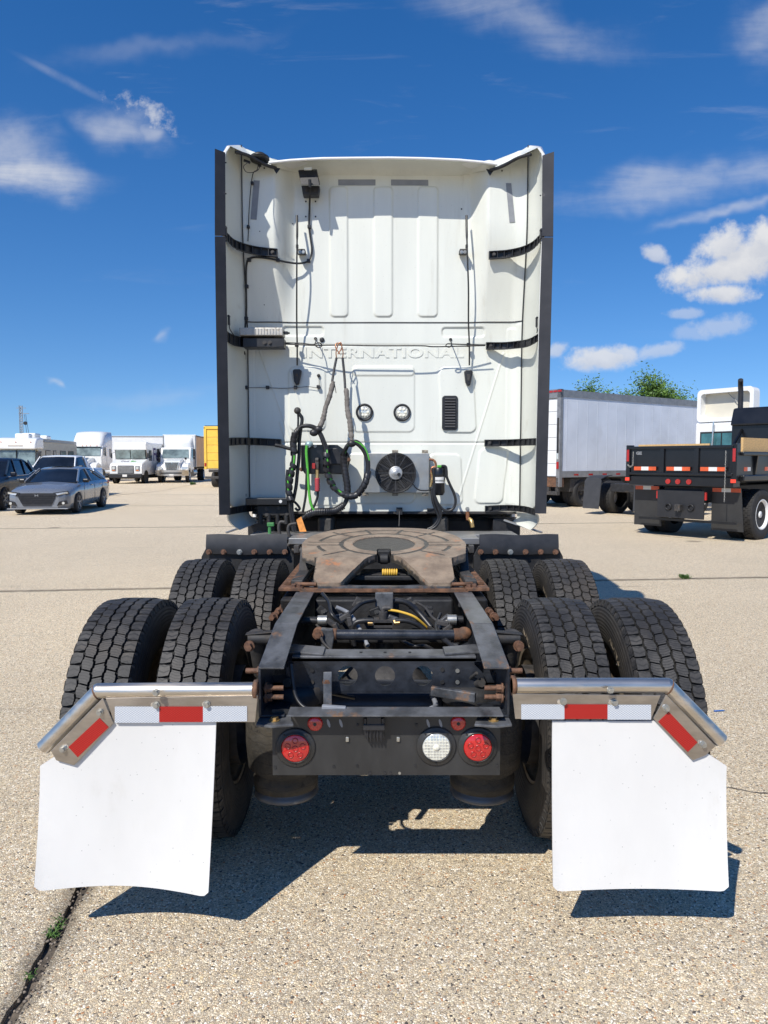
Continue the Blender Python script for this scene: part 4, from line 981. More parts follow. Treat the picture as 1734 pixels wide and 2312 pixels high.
def ztop(X):
    # top outline, left and right shoulders fall towards the roof lip
    zl, xl_ = pX(215, 96)[1], pX(215, 96)[0]; zm, xm_ = pX(330, 139)[1], pX(330, 139)[0]
    zr, xr_ = pX(1435, 105)[1], pX(1435, 105)[0]; zn, xn_ = pX(1325, 148)[1], pX(1325, 148)[0]
    zc_ = pX(800, 172)[1] + .06
    return np.interp(X, [xl_, xm_, xm_ + .12, xn_ - .12, xn_, xr_], [zl, zm, zc_, zc_, zn, zr])
def wallgrid(name, z0f, z1f, nx, nz, parent):
    xs = np.linspace(XWL, XWR, nx); vs = np.zeros((nz, nx, 3))
    for j in range(nz):
        t = j / (nz - 1); lo_, hi_ = z0f(xs), z1f(xs); Z = lo_ + (hi_ - lo_) * t
        vs[j, :, 0] = xs; vs[j, :, 2] = Z; vs[j, :, 1] = wallY(xs, Z)
    V_ = vs.reshape(-1, 3); ii = np.arange(nx * nz).reshape(nz, nx)
    a = ii[:-1, :-1].ravel(); b = ii[:-1, 1:].ravel(); c = ii[1:, 1:].ravel(); d = ii[1:, :-1].ravel()
    F_ = np.stack([a, b, c, d], 1)
    me = bpy.data.meshes.new(name); me.from_pydata(V_.tolist(), [], F_.tolist()); me.polygons.foreach_set('use_smooth', [True] * len(F_)); me.materials.append(CABW); me.update()
    return link(name, me, parent)
zbot = pX(800, 972, V2)[1]
# body shell
shell = MB()
XO = 1.19
shell.side([(YW + .26, zbot + .03), (YW + .26, 3.86), (7.3, 3.98), (8.3, 3.75), (9.1, 2.9), (9.3, 2.2), (9.3, 1.25), (YW + .26, 1.22)], -XO + .03, XO - .03)
sh_ = part('cab_shell', shell, WHITEP, T, .05, seg=3)
up_ = wallgrid('upper_rear_panel', lambda x: np.full_like(x, zsm + .004), ztop, 380, 230, T)
lw_ = wallgrid('lower_rear_panel', lambda x: np.full_like(x, zbot), lambda x: np.full_like(x, zsm - .004), 380, 250, T)
mb = MB(); q = [Vector((x, float(wallY(np.array([x]), np.array([zsm]))[0]) - .001, zsm)) for x in np.linspace(XWL, XWR, 60)]; mb.tube(q, .005, 6, 0); part('panel_seam', mb, BLK, T)
mb = MB(); mb.bb(XWL + .02, XWR - .02, YW - .01, YW + .2, zbot - .022, zbot - .001); part('sill', mb, CAST, T, .004)
# roof lip (visor) : curved shelf from lip to wall, closed above
YL = 5.83
lipx = [300, 400, 540, 700, 860, 1020, 1180, 1290, 1355]; lipy = [124, 113, 105, 103, 102, 105, 112, 122, 132]
fx = [318, 400, 480, 700, 860, 1020, 1190, 1270, 1335]; fy = [138, 158, 175, 178, 180, 180, 180, 158, 148]
def lip(u):
    x = 300 + u * 1055; return V1(x, np.interp(x, lipx, lipy), YL)
def fold(u):
    x = 318 + u * 1017; p = V1(x, np.interp(x, fx, fy), YW); Yq = float(wallY(np.array([p.x]), np.array([p.z]))[0]) + .004
    return V1(x, np.interp(x, fx, fy), Yq)
mb = MB()
def vis(u, v):
    a, b = lip(u), fold(u)
    p = a.lerp(b, v); p.z += .035 * math.sin(v * math.pi) * (1 - .0 * u); p.z = p.z if v > 0 else a.z; return p
mb.grid(vis, 60, 14); 
vz = part('roof_lip', mb, CABW, T)
mb = MB()
def viso(u, v):
    a = lip(u) + Vector((0, -.012, .004)); q = v * 1.2; return a + Vector((0, q, .022 * min(1, v * 20) + .06 * v))
mb.grid(viso, 60, 24); part('roof_top', mb, WHITEP, vz)
mb = MB(); mb.tube([lip(i / 30) + Vector((0, -.006, .008)) for i in range(31)], .011, 8, 0); part('lip_edge', mb, WHITEP, vz)

# ---- side fairings
def fairing(left):
    if left:
        edge = [(112, 42), (98, 60), (96, 120), (97, 300), (97, 460), (99, 600), (105, 900), (107, 1126)]
        edge2 = [(112, 500), (116, 700), (120, 960)]
        top = (215, 96)
    Yr = 5.56
    def e_at(v):
        if left:
            ys_ = [40, 60, 90, 300, 460, 700, 900, 1100, 1300, 1500, 1690]; xs_ = [122, 104, 98, 97, 98, 101, 105, 108, 112, 116, 120]
        else:
            ys_ = [48, 66, 96, 300, 460, 700, 900, 1100, 1300, 1500, 1700]; xs_ = [1540, 1558, 1563, 1563, 1560, 1552, 1546, 1542, 1538, 1534, 1530]
        y = ys_[0] + (ys_[-1] - ys_[0]) * v; return V1(np.interp(y, ys_, xs_), y, Yr)
    def i_at(v):
        zt_ = float(ztop(np.array([XWL if left else XWR]))[0]) + .02; Xb = XWL if left else XWR
        z = zt_ + (zbot - zt_) * v
        X_ = Xb - (.0 if left else .0); Yy = float(wallY(np.array([Xb]), np.array([z]))[0])
        return Vector((X_, Yy + .004, z))
    s_ = -1 if left else 1
    def fn(u, v):
        a, b = e_at(v), i_at(v); p = a.lerp(b, u); bulge = math.sin(u * math.pi) * .035; p.x += s_ * bulge
        return p
    mb = MB(); mb.grid(fn, 16, 60); f = part('side_fairing', mb, CABIN, T)
    mb = MB(); mb.grid(lambda u, v: fn(u, v) + Vector((s_ * (.022 + .015 * u), 0, .0)), 16, 60); 
    mb.grid(lambda u, v: e_at(v) + Vector((s_ * .022 * u, -.004 * math.sin(u * 3.14), 0)), 2, 60)
    mb.grid(lambda u, v: fn(v, 0) + Vector((s_ * .022 * u, 0, .004 * math.sin(u * 3.14))), 2, 16); part('outer_skin', mb, WHITEP, f)
    # outer body skin from fairing forward to the cab
    mb = MB(); mb.bb(s_ * (XO - .04), s_ * (XO + .01), YW - .04, 8.2, zbot + .02, 3.70); part('cab_side', mb, WHITEP, f, .02)
    # rubber edge in two pieces
    for y0_, y1_ in (((52, 452) if left else (66, 456)), ((458, 1746) if left else (462, 1740))):
        def er(u, v):
            y = y0_ + (y1_ - y0_) * v
            xin = np.interp(y, [50, 460, 900, 1700], [97, 99, 106, 120]) if left else np.interp(y, [50, 460, 900, 1700], [1564, 1562, 1548, 1530])
            xout = np.interp(y, [50, 460, 900, 1740], [49, 49, 55, 69]) if left else np.interp(y, [50, 460, 900, 1740], [1618, 1614, 1603, 1582])
            dy = 18 * u * (1 if y0_ < 100 else -.4)
            p = V1(xin + (xout - xin) * u, y + (1 - u) * (18 if v < .5 and y0_ < 100 else 0), Yr - .02 - .05 * u); return p
        mb = MB(); mb.grid(er, 4, 30, th=(s_ * .004, .022, 0)); part('rubber_extender', mb, BLKR, f)
    # dark seam along the fold, black gasket at the shoulder
    mb = MB(); mb.tube([i_at(v / 40) + Vector((-s_ * .008, -.012, 0)) for v in range(0, 41)], .0045, 6, 0); part('fold_seam', mb, BLK, f)
    if left: a, b = V1(145, 68, Yr + .1), V1(333, 143, YL + .05)
    else: a, b = V1(1512, 80, Yr + .1), V1(1322, 152, YL + .05)
    mb = MB(); mb.tube([a, a.lerp(b, .3) + Vector((0, 0, .012)), a.lerp(b, .7) + Vector((0, 0, -.006)), b], .013, 8); mb.prism([b + Vector((-.03, 0, .01)), b + Vector((.03, 0, .0)), b + Vector((0, 0, -.04))], (0, .01, 0)); part('shoulder_gasket', mb, BLK, f)
    # shoulder skin between fairing top and wall/lip
    tp = fn(0, 0); ti = fn(1, 0)
    mb = MB(); mb.grid(lambda u, v: (fn(.15 + .85 * v, 0) * (1 - u) + (ti.lerp(V1(333 if left else 1322, 141 if left else 150, YL + .05 + .2 * v), 1)) * u), 10, 8); part('shoulder', mb, CABW, f)
    # flared lower corner
    if left: qa, qb, qc, qd = V2(112, 985, 5.58), V2(208, 972, 6.05), V2(262, 1018, 6.10), V2(165, 1058, 5.72)
    else: qa, qb, qc, qd = V2(1538, 985, 5.58), V2(1440, 975, 6.05), V2(1420, 1022, 6.10), V2(1508, 1058, 5.72)
    mb = MB(); mb.grid(lambda u, v: qa.lerp(qb, u).lerp(qd.lerp(qc, u), v) + Vector((s_ * .03 * math.sin(v * math.pi), 0, 0)), 8, 8, th=(s_ * .012, .004, 0)); part('lower_corner', mb, CABW, f)
    for y in ((118, 262, 480) if left else (270, 490, 900)):
        x = 97 if left else 1558; p = V1(x, y, Yr) + Vector((-s_ * .004, -.002, 0)); part('rivet', MB().cyl(p, p + Vector((-s_ * .004, -.004, 0)), .005, n=8), DARK, f)
    return f
fairing(True); fairing(False)
# black ribbed arms between fairing and wall
def wallp(x, y, off=.02, V=V1):
    p = V(x, y, YW)
    for _ in range(4): p = V(x, y, float(wallY(np.array([p.x]), np.array([p.z]))[0]) - off)
    return p
def arm(pts, hw, cells=7, label=None):
    hw *= 1.15
    """pts: list of (point) centre-line from fairing to wall"""
    P = smoothpath(pts, 6); mb = MB(); n = len(P)
    up = Vector((0, 0, 1))
    for s_ in (-1, 1): mb.add([p + up * (s_ * hw) + Vector((0, dy, 0)) for p in P for dy in (-.018, .014)] + [p + up * (s_ * (hw - .006)) + Vector((0, dy, 0)) for p in P for dy in (-.018, .014)],
        sum([[(2 * i, 2 * i + 1, 2 * i + 3, 2 * i + 2), (2 * n + 2 * i, 2 * n + 2 * i + 2, 2 * n + 2 * i + 3, 2 * n + 2 * i + 1), (2 * i, 2 * i + 2, 2 * n + 2 * i + 2, 2 * n + 2 * i)] for i in range(n - 1)], []))
    mb.add([p + up * (s_ * hw) + Vector((0, .012, 0)) for p in P for s_ in (-1, 1)], [(2 * i, 2 * i + 1, 2 * i + 3, 2 * i + 2) for i in range(n - 1)])
    for c in range(cells + 1):
        i = round(c * (n - 1) / cells); mb.box(P[i], (.006, .03, hw * 2))
    a = part('fairing_arm', mb, BLK, T)
    e = P[-1]; part('arm_bolt', MB().bolt(e + Vector((0, -.02, 0)) + (P[-2] - P[-1]).normalized() * .035, (0, -1, 0), .010), CAST, a)
    return a
arm([V1(102, 455, 5.58), V1(135, 490, 5.70), V1(180, 510, 5.80), wallp(250, 527, .04), wallp(338, 536, .03)], .028, 9)
arm([V1(1557, 462, 5.58), V1(1520, 500, 5.70), V1(1470, 525, 5.80), wallp(1400, 540, .04), wallp(1318, 546, .03)], .026, 9)
arm([V1(108, 922, 5.60), V1(140, 940, 5.72), V1(200, 950, 5.95), V1(300, 955, 6.0), V1(366, 955, YW - .05)], .034, 8)
arm([V1(1545, 925, 5.60), V1(1500, 950, 5.72), V1(1440, 960, 5.95), V1(1380, 965, 6.0), V1(1305, 965, YW - .03)], .025, 9)
arm([V2(117, 650, 5.60), V2(170, 648, 5.8), V2(260, 650, 6.0), V2(355, 655, YW - .04)], .026, 9)
arm([V2(1535, 650, 5.60), V2(1480, 652, 5.8), V2(1400, 655, 6.0), V2(1298, 656, YW - .03)], .024, 9)
arm([V2(122, 970, 5.60), V2(170, 962, 5.8), V2(200, 958, 6.0), V2(262, 955, YW - .03)], .024, 5)
arm([V2(1527, 975, 5.60), V2(1480, 962, 5.8), V2(1400, 956, 6.0), V2(1300, 960, YW - .03)], .022, 9)
# end eyes / hooks on the fairing edges
for V_, x, y, Yy in ((V1, 101, 440, 5.56), (V1, 1556, 452, 5.56), (V1, 115, 850, 5.60), (V1, 1537, 858, 5.60)):
    p = V_(x, y, Yy); mb = MB(); mb.box(p, (.012, .03, .06)); mb.cyl(p + Vector((0, -.02, .035)), p + Vector((0, .01, .035)), .009, n=8); part('edge_bracket', mb, BLK, T, .002)
part('edge_wire', MB().tube([V1(115, 865, 5.6), V1(118, 885, 5.63), V1(130, 905, 5.66), V1(140, 920, 5.7)], .004), HOSE, T)
part('edge_wire', MB().tube([V1(1537, 870, 5.6), V1(1540, 890, 5.62), V1(1538, 905, 5.62)], .004), HOSE, T)

# ---- embossed lettering
a, b_ = V2(458, 240, YW), V2(1200, 240, YW); hh = V2(800, 218, YW).z - V2(800, 264, YW).z
t = text_mb('INTERNATIONAL', hh * 1.38, .0022, 1.0, .0035, 1.08); xsn = [v[0] for v in t.v]; wsc = (b_.x - a.x) / (max(xsn) - min(xsn)); cxn = (max(xsn) + min(xsn)) / 2
remap(t, lambda x, y, z: ((x - cxn) * wsc + (a.x + b_.x) / 2, YW - .003 - z, a.z + y)); part('embossed_lettering', t, CABW, lw_)

# ---- stickers
for q in (((620, 195), (792, 195), (792, 222), (620, 222)), ((864, 195), (1036, 197), (1036, 223), (864, 222)), ((229, 199), (257, 200), (242, 381), (214, 379)), ((1395, 212), (1420, 212), (1438, 392), (1412, 394))):
    P = []
    for x, y in q:
        p = V1(x, y, YW); 
        for _ in range(4): p = V1(x, y, float(wallY(np.array([p.x]), np.array([p.z]))[0]) - .004)
        P.append(p)
    mb = MB(); mb.prism(P, (0, .002, 0)); part('reflective_sticker', mb, GREYT, up_)

# ---- cargo light under the lip with its cable
Yb = 5.92
mb = MB(); mb.prism([V1(434, 155, Yb), V1(520, 152, Yb), V1(535, 222, Yb - .05), V1(447, 218, Yb - .05)], (0, .03, .02)); mb.prism([V1(449, 222, Yb + .05), V1(534, 224, Yb + .05), V1(528, 266, Yb + .06), V1(456, 266, Yb + .06)], (0, .08, 0)); cl = part('work_light', mb, BLK, T, .004)
mb = MB(); mb.bb(*(lambda a, b: (a.x, b.x))(V1(462, 150, Yb), V1(498, 150, Yb)), Yb - .01, Yb + .06, V1(480, 153, Yb).z, V1(480, 145, Yb).z + .01); part('mounting_pad', mb, CABW, cl, .004)
mb = MB(); mb.cyl(V1(488, 195, Yb - .07), V1(490, 230, Yb - .06), .012, n=10); part('cable_gland', mb, HOSE, cl)
for x, y in ((472, 244), (514, 244)): part('screw', MB().bolt(V1(x, y, Yb + .05), (0, -1, 0), .009), CAST, cl)
def cable(pts, r, name='cable', V=V1, m=None, off=.02, par=None):
    return part(name, MB().tube([wallp(q[0], q[1], q[2] if len(q) > 2 else off, V) for q in pts], r), m or HOSE, par or T)
def pclip(x, y, V=V1, s=.028, off=.02): p = wallp(x, y, off, V); mb = MB(); mb.box(p, (s, .03, s)); return part('cable_clip', mb, BLK, T, .004)
cable([(490, 232, .15), (489, 270, .1), (487, 330, .03), (485, 410, .02), (492, 470, .02), (498, 520, .02), (490, 560, .02), (470, 578, .04), (430, 583, .07), (380, 577, .05), (340, 568, .03), (270, 556, .02), (215, 558, .02), (196, 590, .02), (194, 690), (195, 800), (190, 870), (178, 930)], .008)
for x, y in ((486, 414), (483, 571), (341, 568), (208, 567), (197, 690), (195, 838)): pclip(x, y)
cable([(182, 985), (180, 1090), (177, 1120)], .006); 
cable([(182, 235), (177, 330), (175, 480), (176, 600), (178, 690), (181, 790), (188, 900), (180, 945)], .007, V=V2)
for x, y in ((182, 240), (177, 332), (175, 477), (176, 602), (179, 692), (181, 787), (188, 897)): pclip(x, y, V2)
cable([(163, 215), (160, 450), (157, 650), (163, 800), (170, 940)], .004, V=V2)
cable([(195, 400), (245, 400), (293, 400), (360, 403), (422, 400), (480, 395), (528, 397), (530, 345)], .0022, V=V2)
for x, y in ((195, 399), (293, 399), (422, 399), (528, 396)): pclip(x, y, V2)
p = wallp(529, 344, .01, V2); part('cap_plug', MB().ball(p, .014, 8), BLK, T)
cable([(190, 240), (189, 320), (190, 395)], .003, V=V2)
cable([(206, 360), (205, 420), (202, 480)], .0035); pclip(222, 212, s=.022); pclip(204, 414, s=.022)
cable([(250, 118, .12), (245, 150, .1), (225, 170, .03), (213, 260, .02), (206, 360, .02)], .0035)
cable([(200, 118, .3), (182, 135, .3), (195, 160, .28), (225, 162, .2), (250, 150, .15), (262, 122, .12)], .0028)
# antenna puck on the left shoulder
mb = MB(); p = V1(257, 98, 5.86); mb.lathe([(-.01, .001), (-.01, .075), (.006, .075), (.018, .05), (.03, .045), (.036, .001)], p, (0, .15, 1), 24); mb.cyl(p + Vector((0, 0, -.06)), p, .012, n=8); part('antenna_puck', mb, BLK, T)
p = V1(198, 112, 5.78); part('cable_clip', MB().box(p, (.05, .02, .015), Matrix.Rotation(R(20), 3, 'Y')), BLK, T)
for x, y in ((470, 297), (515, 297), (470, 367), (515, 367), (278, 143), (1377, 155), (410, 400) ,(1190, 332), (257, 435), (278, 775)):
    p = wallp(x, y, .001); part('screw', MB().cyl(p, p + Vector((0, -.004, 0)), .0065 if y < 380 else .004, n=8), DARK, up_)

# ---- tether rods
for x0, x1, x2, off in ((429, 428, 430, 0), (1213, 1222, 1226, 1)):
    P = [wallp(x0, 362, .09), wallp(x0 + 1, 440, .13), wallp((x0 + x1) / 2, 560, .15), wallp(x1, 700, .13), wallp(x1, 850, .09), wallp(x2, 960, .06), wallp(x2, 1055, .04)]
    rd = part('tether_rod', MB().tube(P, lambda t: .0095 if t < .22 else .0066), HOSE, T)
    mb = MB(); mb.box(wallp(x0 + 1, 505, .13), (.02, .02, .03)); mb.box(wallp(x1, 960, .06), (.03, .03, .03)); part('rod_clamp', mb, BLK, rd, .003)
    bx_ = 450 if off == 0 else 1198
    mb = MB(); mb.box(wallp(bx_, 531, .05), (.065, .08, .032)); rb = part('rod_bracket', mb, CAST, T, .004)
    for d_ in (-8, 8): part('bolt', MB().bolt(wallp(bx_ + d_, 531, .09), (0, -1, 0), .010), ZINC, rb)
    q = [(-20, -30), (-14, -36), (14, -36), (21, -28), (8, 34), (-5, 38), (-14, 20)]
    cx_, cy_ = (429, 350) if off == 0 else (1223, 354)
    mb = MB(); mb.prism([wallp(cx_ + a_, cy_ + c_, .05, V2) for a_, c_ in q], (0, .045, 0)); part('rod_foot', mb, BLK, rd, .008)
    mb = MB(); mb.prism([wallp(cx_ + a_ * .45, cy_ + c_ * .45, .054, V2) for a_, c_ in q], (0, .01, 0)); part('foot_pad', mb, CAST, rd, .004)

# ---- horizontal cross cable with loops
part('cross_bar', MB().tube([V1(372, 955, 6.0), V1(500, 962, 5.97), V1(620, 961, 5.94), V1(800, 964, 5.94), V1(1000, 964, 5.94), V1(1060, 968, 5.96), V1(1180, 966, 5.97), V1(1300, 963, 6.0)], .0052), CAST, T)
part('loop_cord', MB().tube([V1(375, 950, 5.96), V1(450, 952, 5.95), V1(500, 958, 5.94), V1(530, 950, 5.94), V1(545, 962, 5.94), V1(530, 972, 5.94), V1(512, 960, 5.95), V1(518, 940, 6.0), V1(515, 930, YW - .01)], .0045), HOSE, T)
part('loop_cord', MB().tube([V1(1300, 960, 5.96), V1(1200, 958, 5.95), V1(1150, 956, 5.94), V1(1125, 955, 5.94), V1(1118, 965, 5.94), V1(1135, 970, 5.94), V1(1145, 955, 5.95), V1(1138, 940, YW - .02), V1(1139, 935, YW - .01)], .0045), HOSE, T)
for x, y, r in ((545, 937, .021), (515, 931, .013), (1139, 935, .013)):
    p = wallp(x, y, .0); part('hole_plug', MB().lathe([(0, r), (.008, r * .95), (.011, r * .6), (.011, .001)], p, (0, -1, 0), 20), BLK, lw_)

# ---- module box on left arm
mb = MB(); a = V1(168, 886, 5.86); b_ = V1(368, 922, 5.86); mb.bb(a.x, b_.x, 5.80, 5.95, b_.z, a.z)
MODM = mat('weathered_aluminium', (.50, .48, .44), .5, .4, var=.2, vs=20, over=(.22, .18, .13), oth=(.5, .7), os_=20)
bx = part('control_module', mb, MODM, T, .006)
mb = MB()
for i in range(14): mb.bb(a.x + .01 + i * (b_.x - a.x - .02) / 14, a.x + .014 + i * (b_.x - a.x - .02) / 14, 5.795, 5.80, b_.z + .012, a.z - .008)
part('module_fins', mb, MODM, bx)
mb = MB(); p = V1(378, 905, 5.86); mb.box(p, (.03, .04, .02)); mb.cyl(p, p + Vector((.03, 0, 0)), .008, n=8); part('module_plug', mb, BLK, bx)
mb = MB(); a = V1(180, 930, 5.84); b_ = V1(370, 972, 5.84); mb.bb(a.x, b_.x, 5.82, 5.96, b_.z, a.z); mt = part('module_bracket', mb, BLK, T, .004)
for x in (280, 304): p = V1(x, 950, 5.82); part('bolt', MB().bolt(p, (0, -1, 0), .012), CAST, mt)

# ---- round work lamps and vent
for x, y in ((741, 514), (915, 515)):
    p = wallp(x, y, .0, V2); mb = MB().lathe([(0, .072), (.012, .072), (.018, .066), (.016, .056), (.004, .055)], p, (0, -1, 0), 40); rl = part('round_lamp', mb, BLK, T)
    part('lamp_lens', MB().lathe([(.004, .0555), (.012, .054), (.017, .03), (.018, .001)], p, (0, -1, 0), 32), CLEAR, rl)
    mb = MB()
    for i in range(-3, 4):
        d_ = i * .013; l = math.sqrt(.048 ** 2 - d_ * d_); mb.bb(p.x + d_ - .0012, p.x + d_ + .0012, p.y - .019, p.y - .01, p.z - l, p.z + l)
    for i in range(6): mb.lathe([(0, .011), (.004, .009), (.004, .001)], p + Vector((.028 * math.cos(i * 1.047), -.017, .028 * math.sin(i * 1.047))), (0, -1, 0), 14)
    part('lamp_reflectors', mb, LED, rl)
a, b_ = wallp(1100, 437, 0, V2), wallp(1172, 597, 0, V2)
mb = MB(); W_, H_ = (b_.x - a.x), (a.z - b_.z); cxv, czv = (a.x + b_.x) / 2, (a.z + b_.z) / 2
def rr_poly(cx, cz, w, h, r, y, n=6):
    P = []
    for qx, qz, a0 in ((1, 1, 0), (-1, 1, 90), (-1, -1, 180), (1, -1, 270)):
        for i in range(n + 1): t_ = R(a0 + 90 * i / n); P.append((cx + qx * (w / 2 - r) + r * math.cos(t_), y, cz + qz * (h / 2 - r) + r * math.sin(t_)))
    return P
mb.prism(rr_poly(cxv, czv, W_, H_, .025, YW - .022), (0, .03, 0)); vt = part('vent', mb, BLK, T, .004)
for i in range(11):
    z = czv - H_ * .40 + i * H_ * .8 / 10; mb = MB(); mb.box((cxv, YW - .027, z), (W_ * .66, .012, H_ * .045), Matrix.Rotation(R(-28), 3, 'X')); part('louver', mb, BLKR, vt)

# ---- condenser with fan
YCn = 5.98
a, b_ = V2(738, 703, YCn), V2(1040, 886, YCn)
mb = MB(); mb.bb(a.x, b_.x, YCn, YW - .005, b_.z, a.z); co = part('condenser', mb, ALU, T, .004)
for x, y in ((883, 696), (1021, 696), (745, 892), (883, 892), (1021, 892)):
    p = V2(x, y, YCn + .03); mb = MB(); mb.box(p, (.05, .03, .028)); mb.bolt(p + Vector((0, -.015, 0)), (0, -1, 0), .008); part('mount_tab', mb, mat('tab_metal', (.32, .28, .22), .5, .5, var=.3, vs=30), co, .003)
fc = V2(885, 794, YCn); rF = (V2(978, 794, YCn).x - V2(791, 794, YCn).x) / 2
mb = MB().lathe([(0, rF), (.05, rF), (.055, rF - .006), (.05, rF - .012), (.002, rF - .012)], fc, (0, -1, 0), 64); fan = part('fan_shroud', mb, BLK, co)
mb = MB().lathe([(.003, rF - .013), (.003, .001)], fc, (0, -1, 0), 48); part('fan_backing', mb, mat('condenser_core', (.05, .05, .05), .6, .3, var=.6, vs=40, stretch=(4, 1, .4)), co)
mb = MB()
for i in range(10):
    q = i * 2 * math.pi / 10; a1 = q; a2 = q + .38
    c1 = fc + Vector((.045 * math.cos(a1), -.02, .045 * math.sin(a1))); c2 = fc + Vector(((rF - .02) * math.cos(a1 + .15), -.015, (rF - .02) * math.sin(a1 + .15)))
    c3 = fc + Vector(((rF - .02) * math.cos(a2 + .15), -.03, (rF - .02) * math.sin(a2 + .15))); c4 = fc + Vector((.045 * math.cos(a2), -.035, .045 * math.sin(a2)))
    mb.add([c1, c2, c3, c4], [(0, 1, 2, 3)])
part('fan_blades', mb, BLKR, co)
mb = MB()
for i in range(9):
    r_ = .062 + i * (rF - .072) / 8.5; mb.lathe([(.052, r_ - .0022), (.055, r_), (.052, r_ + .0022), (.049, r_)], fc, (0, -1, 0), 56, close=True)
for i in range(12):
    q = i * math.pi / 6; d_ = Vector((math.cos(q), 0, math.sin(q))); mb.beam(fc + d_ * .05 + Vector((0, -.054, 0)), fc + d_ * (rF - .004) + Vector((0, -.052, 0)), .006, .006, (0, 1, 0))
part('fan_grille', mb, mat('grille_plastic', (.045, .045, .047), .4), co)
MOT = mat('fan_motor_metal', (.45, .45, .44), .4, .6, var=.2, vs=30, bump=.002, bs=70)
mb = MB().lathe([(.045, .056), (.062, .056), (.068, .048), (.064, .04), (.070, .036), (.066, .026), (.072, .02), (.074, .012), (.074, .001)], fc, (0, -1, 0), 36)
pass
mt = part('fan_motor', mb, MOT, co)
part('motor_plug', MB().cyl(fc + Vector((.026, -.068, -.012)), fc + Vector((.026, -.078, -.012)), .014, n=14), BLK, mt)
part('fan_wire', MB().tube([G2(700, 700, 5.9), G2(740, 760, 5.9), G2(800, 805, 5.9), G2(900, 815, 5.92), G2(985, 795, 5.93)], .005), HOSE, T)
# receiver drier and pipes
p0, p1 = G2(1085, 480, 5.93), G2(1085, 720, 5.93)
mb = MB().lathe([(0, .001), (0, .045), (.008, .052), (.075, .052), (.085, .05), (.20, .05), (.225, .035), (.226, .001)], p0, (0, 0, -1), 28); dr = part('receiver_drier', mb, BLKP, T)
mb = MB().lathe([(0, .0515), (.08, .0515)], G2(1085, 560, 5.93), (0, 0, -1), 28); part('drier_label', mb, FLAP, dr)
mb = MB().lathe([(0, .053), (.012, .053)], G2(1085, 658, 5.93), (0, 0, -1), 28); part('drier_band', mb, ZINC, dr)
mb = MB(); mb.box(G2(1105, 465, 5.93), (.05, .03, .02)); part('drier_cap', mb, GREEN, dr, .004)
for P, m, r_ in (([(945, 365), (990, 370), (1025, 395), (1040, 440), (1035, 480)], COPPER, .010), ([(1040, 470), (995, 480), (975, 510), (975, 600), (985, 700)], COPPER, .008), ([(960, 560), (985, 580), (985, 640), (965, 760)], BRASS, .010)):
    part('refrigerant_pipe', MB().tube([G2(x, y, 5.94) for x, y in P], r_), m, T)
for P, r_ in (([(1120, 460), (1180, 470), (1195, 540), (1200, 620), (1240, 720), (1300, 850), (1325, 960), (1300, 1060), (1230, 1105), (1150, 1090), (1080, 1010), (1040, 930), (1020, 850), (1030, 700), (1000, 540), (1000, 500)], .011),
              ([(1150, 465), (1175, 500), (1175, 590), (1150, 680), (1120, 750), (1040, 820), (1020, 860)], .007), ([(1010, 500), (1015, 650), (1010, 800), (1020, 900), (1060, 1040), (1100, 1150), (1100, 1230), (1040, 1330), (950, 1380)], .012),
              ([(990, 800), (985, 860), (1000, 980), (1040, 1100), (1075, 1180), (1070, 1240), (1000, 1330), (920, 1370)], .011), ([(970, 790), (1000, 880), (1050, 1000), (1120, 1120), (1100, 1200)], .009)):
    part('refrigerant_hose', MB().tube([G2(x, y, 5.90) for x, y in P], r_), HOSE, T)
part('hanging_cable', MB().tube([G2(515, 1110, 6.05), G2(515, 1200, 6.03), G2(510, 1330, 6.0)], .005), HOSE, T)
mb = MB(); mb.box(G2(515, 1110, 6.06), (.05, .03, .06)); mb.box(G2(975, 1105, 6.06), (.07, .03, .04)); mb.box(G2(1240, 1100, 6.06), (.05, .03, .04)); part('sill_clip', mb, BLK, T, .003)
mb = MB(); mb.cyl(G2(1497, 1120, 6.08), G2(1497, 1240, 6.08), .016, n=8); part('drain_pipe', mb, COPPER, T)
part('brass_elbow', MB().tube([G2(1520, 1225, 6.05), G2(1550, 1250, 6.03), G2(1560, 1290, 6.02), G2(1570, 1340, 6.02)], .018), BRASS, T)
p = wallp(1217, 960, .0, V2); part('eye_bolt', MB().bolt(p, (0, -1, 0), .012), ZINC, T)

# ---- gladhand board, hoses and straps
YG = 5.93
mb = MB(); mb.prism([G1(345, 735, YG), G1(830, 735, YG), G1(910, 790, YG), G1(985, 850, YG), G1(1008, 930, YG), G1(975, 1060, YG), G1(900, 1130, YG), G1(600, 1125, YG), G1(400, 1130, YG), G1(345, 1050, YG)], (0, .06, 0)); gb = part('hose_board', mb, BLKP, T, .008)
mb = MB(); mb.prism([G1(700, 780, YG - .001), G1(830, 780, YG - .001), G1(900, 850, YG - .001), G1(900, 1000, YG - .001), G1(700, 1000, YG - .001)], (0, -.03, 0)); part('board_box', mb, BLK, gb, .008)
part('board_bolt', MB().bolt(G1(985, 935, YG), (0, -1, 0), .012), RUSTB, gb); part('board_bolt', MB().bolt(G1(355, 1065, YG), (0, -1, 0), .012), RUSTB, gb); part('board_bolt', MB().bolt(G1(535, 755, YG), (0, -1, 0), .009), ZINC, gb)
YB = 5.80
def gp(x, y, Y=YB): return G1(x, y, Y)
